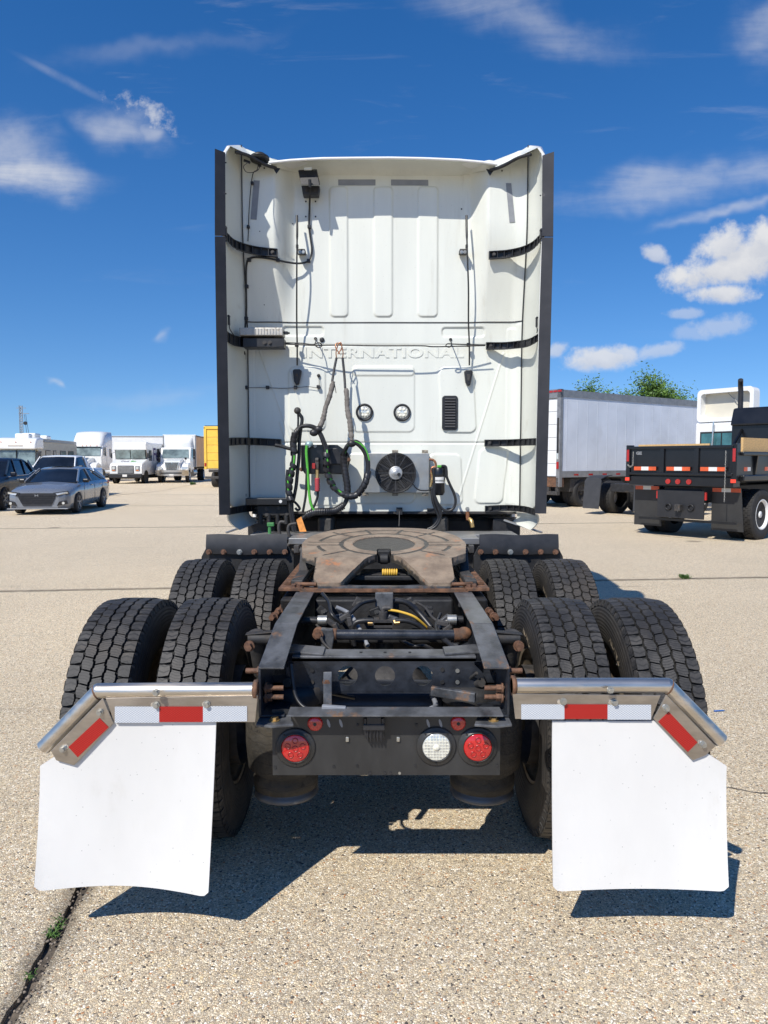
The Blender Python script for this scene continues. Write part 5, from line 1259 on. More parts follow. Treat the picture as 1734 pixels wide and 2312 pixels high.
bundle = [(215, 1500), (185, 1400), (190, 1250), (215, 1120), (240, 1000), (250, 860), (242, 720), (265, 590), (330, 505), (430, 482), (530, 512), (600, 590), (645, 700), (680, 820), (680, 950), (688, 1080), (730, 1220), (800, 1330), (900, 1405), (1000, 1430), (1100, 1400), (1195, 1270), (1235, 1110), (1240, 960), (1190, 820), (1110, 730), (1030, 705), (960, 760), (915, 870), (920, 1000), (940, 1150), (962, 1300), (962, 1430), (915, 1550), (800, 1620), (650, 1632), (520, 1640), (420, 1680), (360, 1730), (300, 1790)]
BP = [gp(x, y, YB - (.02 if i % 7 == 0 else 0) + .05 * (1 if i > 27 else 0)) for i, (x, y) in enumerate(bundle)]
hb = part('air_line_bundle', MB().tube(BP, .017, 10), HOSE, T)
off = Vector((.012, -.008, .010))
part('air_line', MB().tube([p + off + Vector((.004 * math.sin(i), 0, .004 * math.cos(i))) for i, p in enumerate(BP)], .0095, 8), HOSE, hb)
part('green_line', MB().tube([p + Vector((-.008 * math.sin(i * 1.3), -.014, .012 * math.cos(i * .9))) for i, p in enumerate(BP[1:6])], .0085, 8), GREEN, hb)
for i0, i1 in ((13, 19), (23, 29)): part('green_line', MB().tube([p + Vector((.012 + .003 * math.sin(i), -.010, .008)) for i, p in enumerate(BP[i0:i1])], .0085, 8), GREEN, hb)
# spiral wrap, real helical band
def helix(P, r, pitch, band, m, par):
    Q = smoothpath(P, 14); acc = 0; vs = []; pa = None
    for i in range(len(Q)):
        d = (Q[min(i + 1, len(Q) - 1)] - Q[max(i - 1, 0)]).normalized()
        if i: acc += (Q[i] - Q[i - 1]).length
        if pa is None: a_, b_ = frame(d)
        else: a_ = (pa - d * pa.dot(d)).normalized(); b_ = a_.cross(d)
        pa = a_; q = acc / pitch * 2 * math.pi
    Lt = acc; mb = MB(); N_ = int(Lt / pitch * 14); k = 0; cum = [0]
    for i in range(1, len(Q)): cum.append(cum[-1] + (Q[i] - Q[i - 1]).length)
    pa = None; fr = []
    for i in range(len(Q)):
        d = (Q[min(i + 1, len(Q) - 1)] - Q[max(i - 1, 0)]).normalized()
        if pa is None: a_, b_ = frame(d)
        else: a_ = (pa - d * pa.dot(d)).normalized(); b_ = a_.cross(d)
        pa = a_; fr.append((d, a_, b_))
    j = 0
    for n_ in range(N_):
        s_ = Lt * n_ / (N_ - 1)
        while j < len(cum) - 2 and cum[j + 1] < s_: j += 1
        t_ = (s_ - cum[j]) / max(cum[j + 1] - cum[j], 1e-6); c_ = Q[j].lerp(Q[j + 1], t_); d, a_, b_ = fr[j]; q = 2 * math.pi * s_ / pitch
        o_ = (a_ * math.cos(q) + b_ * math.sin(q)) * r
        vs += [c_ + o_ - d * band / 2, c_ + o_ * 1.08, c_ + o_ + d * band / 2]
    mb.add(vs, [f for i in range(N_ - 1) for f in ((3 * i, 3 * i + 1, 3 * i + 4, 3 * i + 3), (3 * i + 1, 3 * i + 2, 3 * i + 5, 3 * i + 4))], True)
    return part('spiral_wrap', mb, m, par)
def sub(i0, i1): return [p + Vector((.003, -.006, .003)) for p in BP[i0:i1]]
helix(sub(0, 5), .027, .055, .036, WRAP, hb); helix(sub(5, 8), .027, .04, .036, WRAP, hb); helix(sub(13, 18), .027, .055, .036, WRAP, hb); helix(sub(18, 23), .026, .036, .034, WRAP, hb); helix(sub(28, 33), .027, .032, .030, WRAP, hb); helix(sub(33, 38), .028, .016, .014, WRAP, hb)
# second line down the left with vertical stubs
for P, r_, m in (([(300, 290), (330, 330), (362, 390), (345, 520), (325, 700), (320, 900), (300, 1100), (280, 1300), (240, 1500)], .014, HOSE), ([(305, 300), (310, 400), (306, 520), (300, 700)], .008, HOSE),
                 ([(0, 740), (80, 755), (160, 780), (230, 800), (280, 860)], .014, HOSE), ([(425, 745), (420, 850), (432, 1000), (440, 1120), (450, 1300), (465, 1450), (485, 1540), (520, 1610)], .0115, GREEN),
                 ([(425, 1050), (420, 1200), (412, 1400), (390, 1540), (370, 1640)], .010, HOSE), ([(568, 1350), (570, 1420), (550, 1490), (520, 1560), (490, 1610)], .010, HOSE),
                 ([(240, 1480), (300, 1540), (330, 1590), (300, 1610), (270, 1580)], .010, HOSE), ([(175, 1070), (165, 1200), (170, 1350), (190, 1500), (215, 1700), (250, 1896)], .016, HOSE), ([(225, 1480), (230, 1640), (260, 1800), (280, 1900)], .014, HOSE)):
    part('air_hose' if m is HOSE else 'green_line', MB().tube([gp(x, y, YB + .03) for x, y in P], r_), m, T)
mb = MB(); mb.ball(gp(300, 280, YB + .03), .028, 8); part('hose_end', mb, CAST, T)
mb = MB(); mb.cyl(gp(565, 1070), gp(565, 1180), .013, n=12); part('brass_fitting', mb, BRASS, T)
mb = MB(); P = gp(565, 1180); Lz = (gp(565, 1180).z - gp(565, 1360).z); pr = []
for i in range(15): pr.append((Lz * i / 14, .022 if i % 2 else .017))
mb.lathe(pr, P, (0, 0, -1), 16, capends=True); part('red_grip', mb, REDR, T)
mb = MB(); mb.box(gp(562, 990, YG - .05), (.03, .03, .09)); mb.cyl(gp(545, 940, YG - .05), gp(580, 940, YG - .05), .02, n=12); gh = part('gladhand', mb, CAST, T, .005)
mb = MB(); mb.box(gp(518, 1020, YG - .07), (.026, .02, .045)); part('red_tag', mb, REDL, gh, .004)
mb = MB(); mb.ball(gp(455, 730, YB + .05), .034, 8, (1, .8, .8)); mb.cyl(gp(440, 740, YB + .03), gp(470, 720, YB + .1), .022, n=12); part('gladhand', mb, mat('pale_blue_metal', (.35, .47, .5), .4, .4), T)
mb = MB(); mb.prism([gp(285, 1740), gp(350, 1695), gp(420, 1896), gp(330, 1900)], (0, .006, 0)); part('orange_strap', mb, ORNG, T)
# tie knots
for x, y in ((580, 530), (1025, 720), (520, 575)):
    mb = MB(); mb.ball(gp(x, y, YB - .01), .032, 8, (1.1, .8, .9)); part('hose_tie', mb, BLK, T)
# straps from the cross bar
def strap(black, grey):
    P = [V2(*q) for q in black]; mb = MB(); mb.tube(P, .010, 8, 2); s_ = part('hose_strap', mb, BLKR, T)
    mb = MB(); Q = [V2(*q) for q in grey]; rs = [random.uniform(.82, 1.12) for _ in range(60)]
    mb.tube(Q, lambda t: .021 * rs[int(t * 50)] * (1 if .03 < t < .93 else .75), 12, 9); part('strap_sleeve', mb, SLEEVE, s_)
    return s_
strap([(612, 262, 5.92), (600, 320, 5.90), (592, 372, 5.87)], [(597, 372, 5.87), (580, 440, 5.85), (562, 490, 5.83), (556, 520, 5.82), (545, 560, 5.81), (528, 592, 5.8)])
strap([(640, 262, 5.92), (648, 340, 5.90), (652, 402, 5.87)], [(656, 404, 5.87), (660, 450, 5.86), (662, 500, 5.85), (672, 550, 5.83), (678, 600, 5.82), (682, 645, 5.8)])
part('strap_hook', MB().tube([V2(612, 262, 5.92), (V2(610, 235, 5.92)), V2(620, 200, 5.92), V2(632, 192, 5.92), V2(636, 215, 5.92), V2(618, 245, 5.92)], .0045), COPPER, T)
part('strap_hook', MB().tube([V2(640, 262, 5.92), V2(642, 235, 5.92), V2(632, 200, 5.93), V2(612, 195, 5.93), V2(608, 215, 5.92), V2(628, 245, 5.92)], .0045), COPPER, T)
part('cord_end', MB().tube([V2(600, 370, 5.86), V2(604, 390, 5.85), V2(610, 425, 5.86)], .003), HOSE, T)

# ---- left lower boxes, gladhands and pipes behind the deck
a, b_ = V2(195, 910, 5.84), V2(388, 942, 5.84); mb = MB(); mb.bb(a.x, b_.x, 5.80, 5.95, b_.z, a.z); bb_ = part('valve_box', mb, BLKP, T, .005)
part('round_badge', MB().cyl(V2(353, 926, 5.799), V2(353, 926, 5.795), .013, n=20), FLAP, bb_)
a, b_ = V2(245, 945, 5.86), V2(400, 992, 5.86); mb = MB(); mb.bb(a.x, b_.x, 5.86, 6.05, b_.z, a.z)
for x in (260, 300, 340, 380): mb.cyl(V2(x, 985, 5.87), V2(x, 1030, 5.87), .02, n=10)
vb = part('valve_block', mb, DARK, T, .005)
for x, y in ((290, 960), (290, 988), (345, 955), (382, 985)): part('bolt', MB().bolt(V2(x, y, 5.86), (0, -1, 0), .012), CAST, vb)
mb = MB(); mb.box(V2(308, 1032, 5.78), (.055, .04, .03)); mb.cyl(V2(303, 1040, 5.78), V2(303, 1075, 5.78), .014, n=10); part('green_gladhand', mb, mat('green_glad', (.05, .20, .06), .45), T, .006)
for P in ([(350, 1078), (345, 1045), (352, 1022), (372, 1022)], [(395, 1090), (388, 1060), (395, 1035), (425, 1028)], [(380, 1150), (395, 1120), (425, 1108), (452, 1115), (440, 1150), (405, 1150)]):
    part('air_pipe', MB().tube([V2(x, y, 5.6) for x, y in P], .013), CAST, T)
# dark frame parts between cab and fifth wheel
mb = MB(); mb.bb(-1.13, 1.13, 6.40, 9.2, .3, 1.14); part('chassis_body', mb, DARK, T, .03)
mb = MB(); mb.bb(-.43, .43, 5.5, 6.3, .76, .93); part('gear_tunnel', mb, DARK, T, .02)
for sx in (-1, 1):
    mb = MB(); x0_, x1_ = (540, 612) if sx < 0 else (1045, 1115); a, b_ = V3(x0_, 70, 6.15), V3(x1_, 130, 6.15); mb.bb(a.x, b_.x, 6.12, 6.3, b_.z - .03, a.z)
    part('cab_mount', mb, mat('mount_rubber', (.05, .048, .045), .6, var=.4, vs=12), T, .03, seg=4)
    a, b_ = V3(1312, 80, 6.1), V3(1432, 155, 6.1)
    mb = MB(); mb.bb(sx * abs(a.x), sx * abs(b_.x), 6.1, 6.3, b_.z, a.z); part('step_box', mb, BLK, T, .01)
    p = V3(1360, 85, 6.08); mb = MB(); mb.beam((sx * abs(p.x), 6.06, p.z), (sx * (abs(p.x) + .28), 5.9, p.z - .09), .03, .012); part('strut', mb, ALR, T)
a, b_ = V3(1160, 165, 5.4), V3(1250, 192, 5.4)
for sx in (-1, 1): mb = MB(); mb.bb(sx * .42, sx * b_.x, 5.38, 5.7, b_.z, a.z); mb.bb(sx * .42, sx * 1.05, 5.70, 6.0, b_.z, a.z - .006); part('deck_plate', mb, ALR, T, .004)
# front end of the tractor (hood, front wheels) beyond the cab
mb = MB(); mb.side([(9.3, .55), (9.3, 2.05), (10.9, 1.75), (11.3, 1.5), (11.4, .55)], -1.0, 1.0); hd = part('hood', mb, WHITEP, T, .08, seg=3)
for sx in (-1, 1):
    w = link('wheel', RM, T, (sx * 1.05, 10.35, .508)); link('tyre', TY, w)
    mb = MB(); mb.box((sx * 1.4, 9.1, 2.2), (.25, .12, .5)); mb.beam((sx * 1.18, 9.1, 2.3), (sx * 1.35, 9.1, 2.3), .03, .03); part('mirror', mb, BLK, T, .02)
for sx in (-1, 1): mb = MB(); mb.bb(sx * 1.135, sx * 1.17, 6.5, 9.2, .35, 1.2); part('chassis_fairing', mb, WHITEP, T, .01)
#BACKGROUND
# ------------------------------------------------------------------ background vehicles
def bgwheel(root, x, y, r, w, rim=WHL, sx=1, spokes=0, tread=True):
    """wheel with its outer face towards sx"""
    mb = MB(); mb.lathe([(-w / 2, r * .62), (-w / 2, r * .93), (-w * .40, r), (w * .40, r), (w / 2, r * .93), (w / 2, r * .62), (w * .3, r * .58), (w * .3, .001)], (0, 0, 0), (sx, 0, 0), 36)
    wh = part('wheel', mb, TYRB, root, loc=(x, y, r))
    if tread:
        m2 = MB(); n = 36
        for i in range(n):
            q = 2 * math.pi * i / n
            for xx, of in ((-.3, 0), (-.1, .5), (.1, 0), (.3, .5)):
                a = q + of * 2 * math.pi / n; c = Vector((xx * w * 1.05, math.cos(a) * r * 1.0, math.sin(a) * r * 1.0)); m2.box(c, (w * .19, r * .035, r * .13), Matrix.Rotation(a, 3, 'X'))
        part('tread', m2, TYRB, wh)
    m3 = MB()
    if spokes:
        m3.lathe([(w * .42, r * .66), (w * .50, r * .65), (w * .50, r * .60), (w * .36, r * .59)], (0, 0, 0), (sx, 0, 0), 32)
        for i in range(spokes):
            a = 2 * math.pi * i / spokes; d = Vector((0, math.cos(a), math.sin(a))); e = Vector((0, math.cos(a + .35), math.sin(a + .35)))
            m3.beam(Vector((sx * w * .44, 0, 0)) + d * r * .08, Vector((sx * w * .50, 0, 0)) + e * r * .62, r * .11, .02, (1, 0, 0))
        m3.cyl((sx * w * .40, 0, 0), (sx * w * .50, 0, 0), r * .13, n=12)
    else:
        m3.lathe([(w * .44, r * .64), (w * .52, r * .60), (w * .46, r * .55), (w * .12, r * .48), (w * .05, r * .30), (w * .22, r * .26), (w * .24, r * .14), (w * .36, r * .13), (w * .36, .001)], (0, 0, 0), (sx, 0, 0), 32)
    part('rim', m3, rim, wh)
    return wh
def quad(name, pts, m, par, th=(0, .01, 0)):
    mb = MB(); mb.prism(pts, th); return part(name, mb, m, par)
def panelbox(par, name, x0, x1, y0, y1, z0, z1, m, bevel=.02): mb = MB(); mb.bb(x0, x1, y0, y1, z0, z1); return part(name, mb, m, par, bevel)
def hull(stations, arches, zb):
    """stations: (y, halfwidth, z_sill_out, z_shoulder, z_belt, belt_halfwidth, z_center)"""
    ys = np.arange(stations[0][0], stations[-1][0] + .001, .06); S_ = np.array(stations); rows = []
    for y in ys:
        w, zs, zsh, zbt, wb, zc = [np.interp(y, S_[:, 0], S_[:, k]) for k in range(1, 7)]
        lo_ = zs
        for ay, ar in arches:
            d = abs(y - ay)
            if d < ar: lo_ = max(lo_, .33 + math.sqrt(ar * ar - d * d) * .98)
        lo_ = min(lo_, zsh - .03); half = [(0, zc), (wb * .55, zc * .55 + zbt * .45), (wb, zbt), (w * .985, (zbt + zsh) / 2 + .02), (w, zsh), (w * .995, (zsh + lo_) / 2), (w * .96, lo_), (w * .80, lo_)]
        rows.append([( -x, y, z) for x, z in reversed(half)] + [(x, y, z) for x, z in half[1:]])
    return rows
def loft(rows):
    mb = MB(); n = len(rows[0]); vs = [p for r in rows for p in r]
    mb.add(vs, [(i * n + j, i * n + j + 1, (i + 1) * n + j + 1, (i + 1) * n + j) for i in range(len(rows) - 1) for j in range(n - 1)], True)
    mb.add(vs, [tuple(range(n)), tuple((len(rows) - 1) * n + i for i in range(n - 1, -1, -1))]); return mb
def greenhouse(prof, wbelt, wroof, root, paint, belt_z, pillars, roofy):
    """prof: list of (y, z) silhouette from windshield base over roof to rear base"""
    def lw(z): zt_ = max(p[1] for p in prof); t = (z - belt_z) / (zt_ - belt_z); return wbelt + (wroof - wbelt) * max(0, min(1, t))
    mb = MB(); P = smoothpath([(0, y, z) for y, z in prof], 4); rows = []
    for p in P:
        w = lw(p.z); rows.append([(-wbelt + .0, p.y, belt_z - .05), (-w, p.y, max(p.z - .05, belt_z - .04)), (-w + .08, p.y, p.z), (0, p.y, p.z + .02), (w - .08, p.y, p.z), (w, p.y, max(p.z - .05, belt_z - .04)), (wbelt, p.y, belt_z - .05)])
    part('window_glass', loft(rows), GLASS, root)
    rf = [p for p in P if roofy[0] <= p.y <= roofy[1]]; rows = []
    for p in rf:
        w = lw(p.z) + .012; rows.append([(-w, p.y, p.z - .055), (-w + .05, p.y, p.z + .002), (-w * .5, p.y, p.z + .022), (0, p.y, p.z + .028), (w * .5, p.y, p.z + .022), (w - .05, p.y, p.z + .002), (w, p.y, p.z - .055)])
    part('roof', loft(rows), paint, root)
    for (ya, za), (yb, zb), wd in pillars:
        for s_ in (-1, 1):
            mb = MB(); mb.beam((s_ * (lw(za) + .004), ya, za), (s_ * (lw(zb) + .004), yb, zb), .035, wd, (0, 1, 0)); part('pillar', mb, paint, root)
# ---- grey sedan
def sedan():
    r = thing('sedan', 'grey blue sedan with black grille and dark wheels parked facing the camera', 'car', (-10.45, 22.0, 0), R(6))
    st = [(-.02, .62, .22, .50, .66, .58, .68), (.04, .80, .20, .52, .70, .70, .72), (.22, .90, .18, .56, .76, .76, .80), (.6, .925, .18, .62, .84, .80, .90), (1.2, .93, .20, .68, .92, .82, .98), (2.4, .93, .22, .70, .95, .84, 1.0), (3.8, .93, .22, .72, .98, .82, 1.02), (4.4, .92, .24, .74, 1.0, .78, 1.06), (4.8, .86, .28, .72, .98, .72, 1.04), (4.92, .74, .34, .66, .90, .62, .94)]
    part('body', loft(hull(st, [(.93, .37), (3.76, .37)], .2)), GREYC, r)
    panelbox(r, 'underbody', -.70, .70, .2, 4.7, .16, .60, DARK)
    greenhouse([(1.20, .95), (1.55, 1.12), (2.05, 1.36), (2.6, 1.42), (3.2, 1.40), (3.8, 1.28), (4.35, 1.08), (4.55, 1.02)], .80, .60, r, GREYC, .96, [((1.25, .97), (2.05, 1.37), .07), ((2.75, .97), (2.70, 1.39), .06), ((4.5, 1.0), (3.6, 1.34), .14)], (1.95, 3.75))
    quad('grille', [(-.56, -.045, .66), (.56, -.045, .66), (.52, -.045, .50), (.40, -.045, .28), (-.40, -.045, .28), (-.52, -.045, .50)], BLK, r, (0, .12, 0))
    for z in (.575, .51, .445, .38): mb = MB(); mb.beam((-.52 + (.575 - z) * .3, -.055, z), (.52 - (.575 - z) * .3, -.055, z), .012, .012); part('grille_bar', mb, BLKP, r)
    mb = MB(); mb.bb(-.05, -.032, -.062, -.05, .56, .63); mb.bb(.032, .05, -.062, -.05, .56, .63); mb.bb(-.032, .032, -.062, -.05, .585, .60); part('emblem', mb, ALR, r)
    for s_ in (-1, 1):
        quad('headlight', [(s_ * .56, -.07, .655), (s_ * .86, .05, .70), (s_ * .88, .09, .645), (s_ * .60, -.07, .60)], CLEAR, r, (0, .06, .0))
        quad('headlight_trim', [(s_ * .48, -.06, .675), (s_ * .87, .06, .725), (s_ * .90, .11, .625), (s_ * .56, -.06, .57)], BLK, r, (0, .04, .0))
        quad('air_intake', [(s_ * .64, -.06, .40), (s_ * .84, .02, .44), (s_ * .86, .04, .33), (s_ * .58, -.06, .28)], BLK, r, (0, .06, 0))
        part('fog_lamp', MB().cyl((s_ * .76, -.04, .36), (s_ * .76, .12, .36), .04, n=14), CLEAR, r)
        mb = MB(); mb.box((s_ * .98, 1.55, 1.0), (.20, .12, .13)); part('side_mirror', mb, BLKP, r, .04)
        for y in (.93, 3.76): bgwheel(r, s_ * .84, y, .335, .21, ALR, s_, 5, False)
        for y in (2.3, 3.35): mb = MB(); mb.bb(s_ * .925, s_ * .945, y, y + .18, .84, .865); part('door_handle', mb, GREYC, r, .005)
        for y in (1.55, 2.70, 3.62): mb = MB(); mb.bb(s_ * .926, s_ * .932, y, y + .01, .35, .92); part('door_seam', mb, DARK, r)
        quad('tail_light', [(s_ * .91, 4.5, .93), (s_ * .80, 4.93, .92), (s_ * .80, 4.93, .78), (s_ * .91, 4.5, .82)], REDL, r, (s_ * .012, 0, 0))
    mb = MB(); mb.beam((-.88, .02, .19), (.88, .02, .19), .08, .03); part('front_splitter', mb, GREYC, r, .01)
    mb = MB(); mb.bb(-.34, .34, 2.25, 2.9, 1.447, 1.452); part('sunroof', mb, GLASS, r)
sedan()
# ---- navy SUV, mostly off the left edge
def suv():
    r = thing('suv', 'dark navy SUV cut off by the left edge beside the grey sedan', 'car', (-13.35, 23.1, 0), R(10))
    st = [(0, .80, .3, .7, .95, .74, 1.0), (.4, .95, .3, .8, 1.05, .84, 1.1), (1.4, .98, .28, .85, 1.12, .88, 1.16), (4.2, .98, .3, .86, 1.16, .88, 1.2), (4.85, .94, .34, .86, 1.16, .84, 1.2), (5.0, .84, .42, .84, 1.1, .78, 1.14)]
    part('body', loft(hull(st, [(.95, .42), (3.95, .42)], .3)), NAVY, r); panelbox(r, 'underbody', -.72, .72, .3, 4.8, .22, .75, DARK)
    greenhouse([(1.35, 1.12), (1.8, 1.35), (2.3, 1.66), (3.0, 1.72), (4.0, 1.68), (4.5, 1.5), (4.85, 1.22), (4.92, 1.14)], .86, .70, r, NAVY, 1.13, [((1.4, 1.14), (2.2, 1.64), .08), ((2.55, 1.14), (2.6, 1.7), .06), ((3.6, 1.14), (3.65, 1.68), .06), ((4.8, 1.16), (4.35, 1.6), .2)], (2.1, 4.45))
    for s_ in (-1, 1):
        for y in (.95, 3.95): bgwheel(r, s_ * .86, y, .38, .24, ALR, s_, 6, False)
        for y in (2.15, 3.2): mb = MB(); mb.bb(s_ * .975, s_ * 1.0, y, y + .2, .985, 1.015); part('door_handle', mb, CHROME, r, .005)
        mb = MB(); mb.box((s_ * 1.03, 1.7, 1.18), (.2, .12, .16)); part('side_mirror', mb, NAVY, r, .04)
        quad('tail_light', [(s_ * .965, 4.6, 1.1), (s_ * .86, 5.0, 1.1), (s_ * .86, 5.0, .92), (s_ * .965, 4.6, .95)], REDL, r, (s_ * .012, 0, 0))
        mb = MB(); mb.tube([(s_ * .895, 1.5, 1.10), (s_ * .90, 2.6, 1.125), (s_ * .90, 3.8, 1.14), (s_ * .86, 4.7, 1.28)], .012, 6); part('chrome_trim', mb, CHROME, r)
suv()
# ---- white pickup
def pickup():
    r = thing('pickup_truck', 'white pickup truck parked between the sedan and the motorhome', 'pickup', (-14.3, 30.5, 0), R(6))
    st = [(0, .9, .4, .85, 1.05, .82, 1.08), (.2, .98, .38, .9, 1.14, .88, 1.18), (1.5, 1.0, .38, .95, 1.22, .92, 1.26), (3.6, 1.0, .4, .98, 1.25, .92, 1.27), (3.7, 1.0, .4, .98, 1.28, .94, 1.29), (5.6, 1.0, .45, .98, 1.3, .94, 1.3)]
    part('body', loft(hull(st, [(1.0, .46), (4.5, .46)], .4)), WHITEP, r); panelbox(r, 'underbody', -.75, .75, .3, 5.4, .32, .9, DARK)
    greenhouse([(1.45, 1.24), (1.8, 1.50), (2.2, 1.80), (2.8, 1.86), (3.3, 1.84), (3.5, 1.7), (3.6, 1.26)], .90, .74, r, WHITEP, 1.24, [((1.5, 1.26), (2.15, 1.8), .08), ((3.52, 1.27), (3.4, 1.82), .22)], (2.1, 3.42))
    panelbox(r, 'cargo_bed', -.9, .9, 3.8, 5.5, 1.0, 1.29, DARK)
    quad('grille', [(-.6, -.02, 1.02), (.6, -.02, 1.02), (.6, -.02, .72), (-.6, -.02, .72)], BLK, r, (0, .06, 0)); panelbox(r, 'bumper', -.97, .97, -.1, .08, .45, .66, CHROME, .03)
    quad('mirror_pendant', [(-.02, 1.9, 1.50), (.03, 1.9, 1.50), (.03, 1.9, 1.40), (-.02, 1.9, 1.40)], REDL, r)
    for s_ in (-1, 1):
        quad('headlight', [(s_ * .64, -.02, 1.02), (s_ * .9, .04, 1.02), (s_ * .9, .04, .78), (s_ * .64, -.02, .78)], CLEAR, r, (0, .05, 0))
        for y in (1.0, 4.5): bgwheel(r, s_ * .88, y, .39, .26, ALR, s_, 6, False)
        mb = MB(); mb.box((s_ * 1.1, 1.75, 1.32), (.2, .12, .22)); part('side_mirror', mb, BLK, r, .04)
pickup()
# ---- motorhome
def rv():
    r = thing('motorhome', 'white and beige motorhome with roof air conditioners and wide windshield at far left', 'motorhome', (-23.6, 47, 0), R(8))
    mb = MB(); mb.side([(0, .6), (-.05, 1.2), (.05, 1.35), (.55, 2.28), (.10, 2.38), (.12, 2.75), (.35, 3.02), (.8, 3.1), (9.6, 3.1), (9.6, .6)], -1.22, 1.22); part('body', mb, mat('motorhome_side', (.50, .47, .38), .45), r, .06, seg=3)
    mb = MB(); mb.side([(-.04, 2.36), (-.02, 2.78), (.28, 3.07), (.8, 3.14), (1.6, 3.14), (1.6, 2.36)], -1.235, 1.235); part('front_cap', mb, WHITEP, r, .12, seg=3)
    mb = MB(); mb.side([(-.08, .55), (-.10, 1.3), (.0, 1.33), (.6, 1.33), (.6, .55)], -1.2, 1.2); part('front_skirt', mb, WHITEP, r, .06)
    mb = MB(); mb.prism([(-1.14, -.03, 1.36), (1.14, -.03, 1.36), (1.12, .20, 2.32), (-1.12, .20, 2.32)], (0, .06, -.01)); part('windshield', mb, GLASSL, r)
    mb = MB(); mb.bb(-.015, .015, .02, .16, 1.36, 2.3); part('windshield_divider', mb, BLK, r)
    for y0, y1, z0, z1 in ((.55, 1.15, 1.55, 2.25), (1.9, 3.0, 1.65, 2.35), (3.6, 4.3, 1.75, 2.35), (5.2, 6.6, 1.7, 2.35), (7.2, 8.6, 1.7, 2.35)):
        for s_ in (-1, 1): fr = panelbox(r, 'window', s_ * 1.22, s_ * 1.24, y0, y1, z0, z1, BLK, .0); panelbox(fr, 'pane', s_ * 1.24, s_ * 1.246, y0 + .06, y1 - .06, z0 + .06, z1 - .06, GLASS, 0)
    mb = MB(); mb.bb(1.22, 1.27, 1.6, 8.8, 2.86, 2.98); part('awning_roll', mb, ALR, r, .02)
    for y0, y1, z in ((1.2, 1.9, 3.42), (2.5, 3.6, 3.50), (5.0, 5.9, 3.42)):
        panelbox(r, 'roof_unit', -.45, .45, y0, y1, 3.1, z, WHITEP, .09)
    for x in (-.9, 0, .9): panelbox(r, 'marker_light', x - .06, x + .06, -.03, .02, 2.82, 2.86, AMB, .005)
    mb = MB(); mb.bb(-.45, .45, -.045, -.02, 2.56, 2.62); part('name_strip', mb, mat('motorhome_strip', (.45, .38, .30), .5), r)
    panelbox(r, 'bumper', -1.2, 1.2, -.2, .1, .5, .8, ALR, .04)
    for s_ in (-1, 1):
        for y in (1.3, 6.6): bgwheel(r, s_ * 1.08, y, .45, .28, CHROME, s_, 0, False)
        quad('headlight', [(s_ * .7, -.12, 1.1), (s_ * 1.1, -.12, 1.1), (s_ * 1.1, -.11, .88), (s_ * .7, -.11, .88)], CLEAR, r)
        mb = MB(); mb.box((s_ * 1.42, .0, 2.0), (.18, .1, .42)); mb.beam((s_ * 1.2, .2, 2.25), (s_ * 1.42, 0, 2.2), .04, .04); part('side_mirror', mb, BLK, r, .03)
rv()
